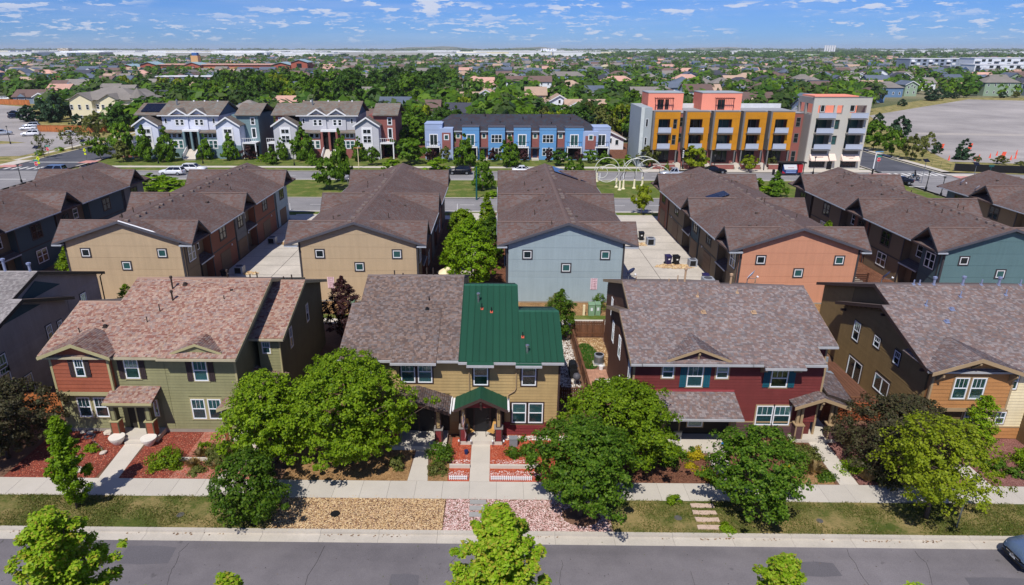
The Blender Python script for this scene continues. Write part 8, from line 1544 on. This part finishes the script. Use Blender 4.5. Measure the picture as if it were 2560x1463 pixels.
while y < 1750:
    x = -.95*y-30
    while x < .95*y+30:
        xx, yy = x+q.uniform(-4,4), y+q.uniform(-7,7)
        if not busy(xx, yy) and all(abs(xx-p[0]) > p[2]/2+9 or abs(yy-p[1]) > 15 for p in pos) and q.random() < (.6 if y > 330 else .45) and not (-75 < xx < -30 and 225 < yy < 420 and y < 420):
            code = q.choice('xxyhhh')+q.choice('tbbbggggnnnnodd')+q.choice('cswwbbbttgegr'); rest.append((xx, yy, q.uniform(9,14), q.choice((6.2,6.8,7.4,8)), code))
        x += q.uniform(17,24)*(1+max(0,y-500)/2200)
    y += q.uniform(25,31)*(1+max(0,y-500)/1500)
rest.sort(key=lambda a: a[1]); near_, far_ = rest[:205], rest[205:]
for a in near_: bg_house(*a, rz=q.choice((0,0,0,math.pi/2,-.25,.3)), fine=a[1] < 420)
bands = [(0,250,'nearest'),(250,300,'second'),(300,350,'third'),(350,400,'fourth'),(400,450,'fifth'),(450,510,'sixth'),(510,580,'seventh'),(580,680,'eighth'),(680,9e9,'farthest')]
for lo, hi, nm in bands:
    for i, (t, x, y_, c) in enumerate(sorted([b_ for b_ in BG if lo <= b_[2] < hi], key=lambda b_: b_[1]/b_[2])):
        t['label'] = '%s-roofed %s house in the %s background band, %s from left' % (RC[c[1]][0], WC[c[2]][0], nm, ordinal(i))
# farther roofs: past counting, one object per kind of mesh
def merged(name, label, cat, items, fn, mats, kind='stuff'):
    b = MB()
    for it in items: fn(b, it)
    o = part(name, b, mats, None, kind=kind); o['label'] = label; o['category'] = cat; return o
def simple_house(b, a):
    x, y_, w, zr, c = a; d = 10; ze = zr-2.4; wi, ri = list(WC).index(c[2]), len(WC)+list(RC).index(c[1]); X0, X1, Y0, Y1 = x-w/2, x+w/2, y_-d/2, y_+d/2
    b.box(X0,X1,Y0,Y1,-.3,ze,wi)
    if c[0] == 'y': b.prism([(X0-.5,Y0-.5,ze),(x,Y0-.5,zr),(X1+.5,Y0-.5,ze)], (0,d+1,0), wi, ri)
    else: b.prism([(X0-.5,Y0-.5,ze),(X0-.5,y_,zr),(X0-.5,Y1+.5,ze)], (w+1,0,0), wi, ri)
merged('distant_houses', 'distant roofs of the neighbourhood toward the horizon', 'houses', far_, simple_house, list(WM.values())+list(RM.values()))
# ---- named larger buildings
def add(h, n, b, m): return part(n, b, m, h.o)
A2_ = House('apartment_house', 'cream apartment house with grey hip roof and corner turret', 'building', -135, 228)
add(A2_, 'wall', MB().box(-141,-119,222,238,0,7.6), WM['c']); rfm = RM['g']; hr = hroof(23,17,7.6,11.0,'h'); hr.v = [(p[0]-130,p[1]+230,p[2]) for p in hr.v]; add(A2_, 'roof', hr, rfm)
for gx, gw, gz in ((-136.5,3.6,9.9),(-127,3.2,9.6)): add(A2_, 'gable_wall', MB().prism([(gx-gw,220.5,0),(gx+gw,220.5,0),(gx+gw,220.5,7.6),(gx,220.5,gz-.3),(gx-gw,220.5,7.6)], (0,2,0)), WM['c']); add(A2_, 'gable_roof', MB().prism([(gx-gw-.5,220,7.4),(gx,220,gz),(gx+gw+.5,220,7.4),(gx,220,gz-.3)], (0,9,0)), rfm)
add(A2_, 'turret', MB().cyl((-118.5,223,0),(-118.5,223,8.2),2.3,2.3,8), WM['c']); add(A2_, 'turret_roof', MB().cyl((-118.5,223,8.2),(-118.5,223,11.4),2.8,.05,8), rfm)
for i in range(8):
    for z_ in (1.2,4.6): window(A2_.o, -140.2+i*2.6, 220.45 if i in (0,1,2,4,5) else 222, z_, 1.0, 1.6, pane='dark', simple=True)
for x0 in (-133,-123.6): bl = add(A2_, 'balcony', MB().box(x0,x0+2.8,219.6,222,3.6,3.9), m_white); railing(bl, x0, x0+2.8, 219.7, 3.9)
S_ = House('school', 'long red brick school with square tower', 'building', -270, 690); mbk = mat('school_brick',(168,92,74),.85,.06,.1,.1,1.5); add(S_, 'wall', MB().box(-350,-190,682,715,0,8.4), mbk); add(S_, 'roof', MB().box(-351,-189,681,716,8.4,9.0), RM['o']); add(S_, 'window_band', MB().box(-296,-222,681.7,682.1,4.6,6.2), mat('school_tan',(196,150,110),.8)); add(S_, 'window_band', MB().box(-296,-222,681.6,682,1.6,3.2), m_pane)
for x0, w_, h_ in ((-352,16,11.2),(-308,15,11),(-222,18,11),(-203,16,13.4),(-372,14,9)): add(S_, 'gabled_block', MB().prism([(x0,676,0),(x0+w_,676,0),(x0+w_,676,h_-2.6),(x0+w_/2,676,h_),(x0,676,h_-2.6)], (0,20,0)), mbk); add(S_, 'block_roof', MB().prism([(x0-.5,675,h_-2.5),(x0+w_/2,675,h_+.3),(x0+w_+.5,675,h_-2.5),(x0+w_/2,675,h_-.1)], (0,22,0)), mat('patina_roof',(150,176,184),.6)); add(S_, 'window', MB().box(x0+w_*.35,x0+w_*.65,675.8,676,2,h_-3.5), m_pane)
add(S_, 'tower', MB().box(-307,-300,690,697,0,17), mat('tower_tan',(206,160,110),.8)); add(S_, 'tower_cap', MB().box(-306,-301,691,696,17,19.8), mat('tower_blue',(60,100,160),.6)); add(S_, 'canopy', MB().box(-335,-310,672,676,4.2,4.7), MATS['patina_roof'])
K_ = House('brick_block', 'dark red brick row block with bay windows among trees', 'building', -180, 412); add(K_, 'wall', MB().box(-206,-153,412,424,0,7.4), m_brick); add(K_, 'parapet', MB().box(-206.5,-152.5,411.6,424.4,7.4,7.9), m_white); 
for i in range(8): x0 = -204+i*6.5; add(K_, 'bay', MB().box(x0,x0+2.6,410.8,412,1,7.6), m_tslate); window(K_.o, x0+.3, 410.8, 2.0, 2.0, 1.8, style='slider', pane='dark', simple=True); window(K_.o, x0+.3, 410.8, 5.0, 2.0, 1.8, style='slider', pane='dark', simple=True); window(K_.o, x0+3.7, 412, 4.6, 1.2, 1.8, pane='dark', simple=True)
def slab(lab, x0, x1, y0, y1, h, wm, nst, rails=None, step=6.0):
    B_ = House('apartment_block', lab, 'building', (x0+x1)/2, y0); add(B_, 'wall', MB().box(x0,x1,y0,y1,0,h), wm); add(B_, 'roof', MB().box(x0-.3,x1+.3,y0-.3,y1+.3,h,h+.5), m_white); n = int((x1-x0)/step); fh = h/nst
    for i in range(n):
        for k in range(nst):
            xx = x0+(i+.2)*(x1-x0)/n; a = MB().box(xx,xx+step*.55,y0-.25,y0-.02,k*fh+.8,k*fh+fh*.8); w_ = add(B_, 'window', a, m_pane if (i+k) % 3 else m_bgtrim)
            if rails and i % 3 == 0: add(B_, 'balcony', MB().box(xx-.3,xx+step*.7,y0-1.4,y0-.3,k*fh+.2,k*fh+1.0), rails)
    return B_
slab('grey and white apartment block with angled window bays at upper right', 434, 508, 740, 765, 13.4, mat('apt_grey',(142,154,172),.8), 4, m_white); slab('white apartment block with orange panels at the right edge', 428, 500, 630, 650, 9.8, WM['w'], 3, m_pane); slab('taller white apartment block behind the one at the right edge', 452, 530, 668, 690, 14.9, WM['w'], 4, m_pane)
slab('tan slab tower on the left horizon', -1956, -1908, 3072, 3100, 26, mat('tower_beige',(206,190,160),.8), 8, step=8); slab('blue glass office on the far left horizon', -1752, -1686, 2470, 2500, 18, mat('office_blue',(60,92,150),.4), 4, step=9); slab('white block on the horizon right of centre', 204, 276, 3348, 3380, 24, WM['w'], 6, step=12); slab('lime green low building on the right horizon', 850, 960, 2100, 2130, 8, mat('lime_wall',(170,200,110),.8), 2, step=14)
for i in range(5): tag(part('silo', MB().cyl((1830+i*13,3950,0),(1830+i*13,3950,42),5,5,10), m_white), 'white silo on the right horizon, %s from left' % ordinal(i), 'silo', 'silos on the horizon')
q = random.Random(5); wh = []
for i in range(92):
    y_ = (q.choice((1950,2150,2350,2600,2900,3300,3800)) if i < 66 else q.choice((2600,3300,4500,5300,6300)))*q.uniform(.97,1.03); x = q.uniform(-.74,.14)*y_ if i < 66 else q.uniform(.0,.85)*y_; wh.append((x, y_, q.uniform(130,360)*y_/2600, (q.uniform(11,15) if i < 66 else 10)*(y_/2600)**.5, q.choice(('w','w','w','w','g','c'))))
for i, (x, y_, w, h, c) in enumerate(sorted(wh, key=lambda a: a[0]/a[1])):
    o = thing('warehouse', '%s warehouse near the horizon, %s from left' % ({'w':'white','g':'pale grey','c':'cream'}[c], ordinal(i)), 'warehouse', (x,y_,0), 0, 'warehouses toward the horizon'); part('wall', MB().box(-w/2,w/2,0,w*.45,-.3,h), {'w': m_bgtrim, 'g': WM['g'], 'c': WM['c']}[c], o, local=True); part('roof', MB().box(-w/2-.5,w/2+.5,-.5,w*.45+.5,h,h+.6), mat('white_membrane',(236,238,240),.7), o, local=True)
def hill(label, x, y_, rx, h): 
    b = MB(); n = 24
    b.face([(x-rx+2*rx*i/n, y_+200*math.sin(i), -.3) for i in range(n+1)]+[(x+rx-2*rx*i/n, y_+400, h*math.exp(-((i-n/2)/(n*.24))**2)*(1+.1*math.sin(i*2.1))) for i in range(n+1)]); b2 = MB(); rows = []
    for r_ in range(7):
        v = r_/6; rows.append([(x-rx+2*rx*i/n, y_+900*v, -.3+h*math.sin(math.pi*v)**.8*math.exp(-((i-n/2)/(n*.24))**2)*(1+.12*math.sin(i*1.3+r_))) for i in range(n+1)])
    for r_ in range(6):
        for i in range(n): b2.face([rows[r_][i],rows[r_][i+1],rows[r_+1][i+1],rows[r_+1][i]])
    part('hills', b2, m_far, None, True, kind='structure')
hill('', -900, 9500, 1500, 55); hill('', 450, 8500, 900, 45); hill('', 3600, 11000, 1500, 50)
# ---- trees among the houses
q = random.Random(33); spots = []
def free(x, y_, r_): return not busy(x, y_) and all(abs(x-p[0]) > p[2]/2+r_*.7 or abs(y_-p[1]) > 6+r_*.7 for p in pos2)
pos2 = pos+[(a[0],a[1],a[2]) for a in near_]+[(a[0],a[1],a[2]) for a in far_[:120]]
def grove(n, x0, x1, y0, y1, kinds, h0, h1):
    k = 0; tries = 0
    while k < n and tries < n*30:
        tries += 1; x, y_ = q.uniform(x0,x1), q.uniform(y0,y1); H_ = q.uniform(h0,h1); r_ = H_*q.uniform(.32,.46)
        if free(x, y_, r_): spots.append((x, y_, H_, r_, q.choice(kinds))); k += 1
grove(52,-78,-28,240,420,'mmddaf',11,15); grove(22,-130,-80,255,330,'aadym',9,13); grove(16,-205,-140,330,400,'aadym',8,11); grove(26,-150,-80,335,420,'mdda',11,14); grove(10,-14,4,215,262,'adb',6,8); grove(8,34,62,196,262,'mda',8,10.5); grove(24,95,150,268,330,'mmbd',6,8.5); grove(10,-30,-5,236,300,'ady',6.5,9)
spots += [(146,337,6.5,3.6,'g'),(-92,300,9,3.4,'y'),(-84,303,8,3.0,'y'),(-175,352,8,3,'y'),(12,250,7.5,3.4,'a'),(6,246,7,3.2,'d'),(40,210,9.5,4.6,'d'),(37,200,8.5,4,'a'),(46,222,9,4.4,'m')]
lim = 300-len(spots); pool = []
while len(pool) < 6600:
    y_ = 176+(q.random()**1.3)*1600; x = q.uniform(-.9,.9)*y_+q.uniform(-20,20); H_ = q.uniform(5.8,9.6); r_ = H_*q.uniform(.36,.5)
    if free(x, y_, r_) if y_ < 900 else not busy(x, y_): pool.append((x, y_, H_, r_, q.choice('aaaddddmmmbbyce')))
pool.sort(key=lambda a: a[1]); spots += pool[:lim]; farm = pool[lim:]
spots.sort(key=lambda a: a[1]); rows = [spots[k:k+50] for k in range(0, len(spots), 50)]
for r_, row in enumerate(rows):
    for i, s_ in enumerate(sorted(row, key=lambda a: a[0]/a[1])): mid_tree('%s in the %s row of background trees, %s from left' % (KN[s_[4]], ordinal(r_), ordinal(i)), s_[0], s_[1], s_[2], s_[3], s_[4], i, 'trees among the houses behind', -.1)
def tree_mass(name, label, T, lm, nq=30, seed=1, size=1.0):
    r = np.random.default_rng(seed); T = np.array(T, float); n = len(T); k = np.repeat(np.arange(n), nq); N = n*nq
    d = r.normal(0,1,(N,3)); d /= np.linalg.norm(d,axis=1)[:,None]; d *= (r.uniform(.45,1,N)**.5)[:,None]
    P = np.stack([T[k,0]+d[:,0]*T[k,3], T[k,1]+d[:,1]*T[k,3], T[k,2]*.56+d[:,2]*T[k,2]*.44], 1); nr = d+np.array([0,-.25,.6])+r.normal(0,.4,(N,3)); nr /= np.linalg.norm(nr,axis=1)[:,None]
    u = np.cross(nr, r.normal(0,1,(N,3))); u /= np.linalg.norm(u,axis=1)[:,None]; v = np.cross(nr,u); s = (T[k,3]*.42*size*r.uniform(.6,1.3,N))[:,None]
    V = np.stack([P-v*s, P+u*s*.7, P+v*s, P-u*s*.7], 1).reshape(-1,3); return raw(name, V, np.arange(N*4).reshape(-1,4), lm, label, 'trees')
g3 = [[],[],[]]
for i, s_ in enumerate(farm): g3[i % 3].append(s_[:4])
tree_mass('distant_trees', 'distant green trees between the far roofs', g3[0], LM['bgreen'], 34, 1); tree_mass('distant_trees', 'distant dark trees between the far roofs', g3[1], LM['bdeep'], 34, 2); tree_mass('distant_trees', 'distant olive trees between the far roofs', g3[2], leaf_mat('far_leaf',[(56,80,34),(72,94,42),(90,108,56)],.25), 34, 3)
hz = []
for i in range(2600):
    y_ = 1500*(7.0**q.random()); x = q.uniform(-.9,.9)*y_
    if x < .12*y_ and 1800 < y_ < 4200 and q.random() < .85: continue
    hz.append((x, y_, q.uniform(7,11)*(1+y_/9000), q.uniform(6,16)*(y_/2200)))
tree_mass('horizon_trees', 'dark tree lines along the horizon', hz, LM['bdeep'], 18, 4, 1.1)

# ---- the air itself
m_haze = bpy.data.materials.new('haze'); m_haze.use_nodes = True; hn = m_haze.node_tree; hn.nodes.clear(); ho = hn.nodes.new('ShaderNodeOutputMaterial'); hv = hn.nodes.new('ShaderNodeVolumePrincipled'); hv.inputs['Color'].default_value = (0.86, 0.92, 1.0, 1); hv.inputs['Density'].default_value = 0.00007; hv.inputs['Anisotropy'].default_value = 0.0; hn.links.new(hv.outputs[0], ho.inputs['Volume'])
hz_ = part('haze', MB().box(-14000,14000,-2500,14500,-1.4,75), m_haze, None, kind='stuff'); hz_['label'] = 'thin pale blue haze over the plain'; hz_['category'] = 'haze'
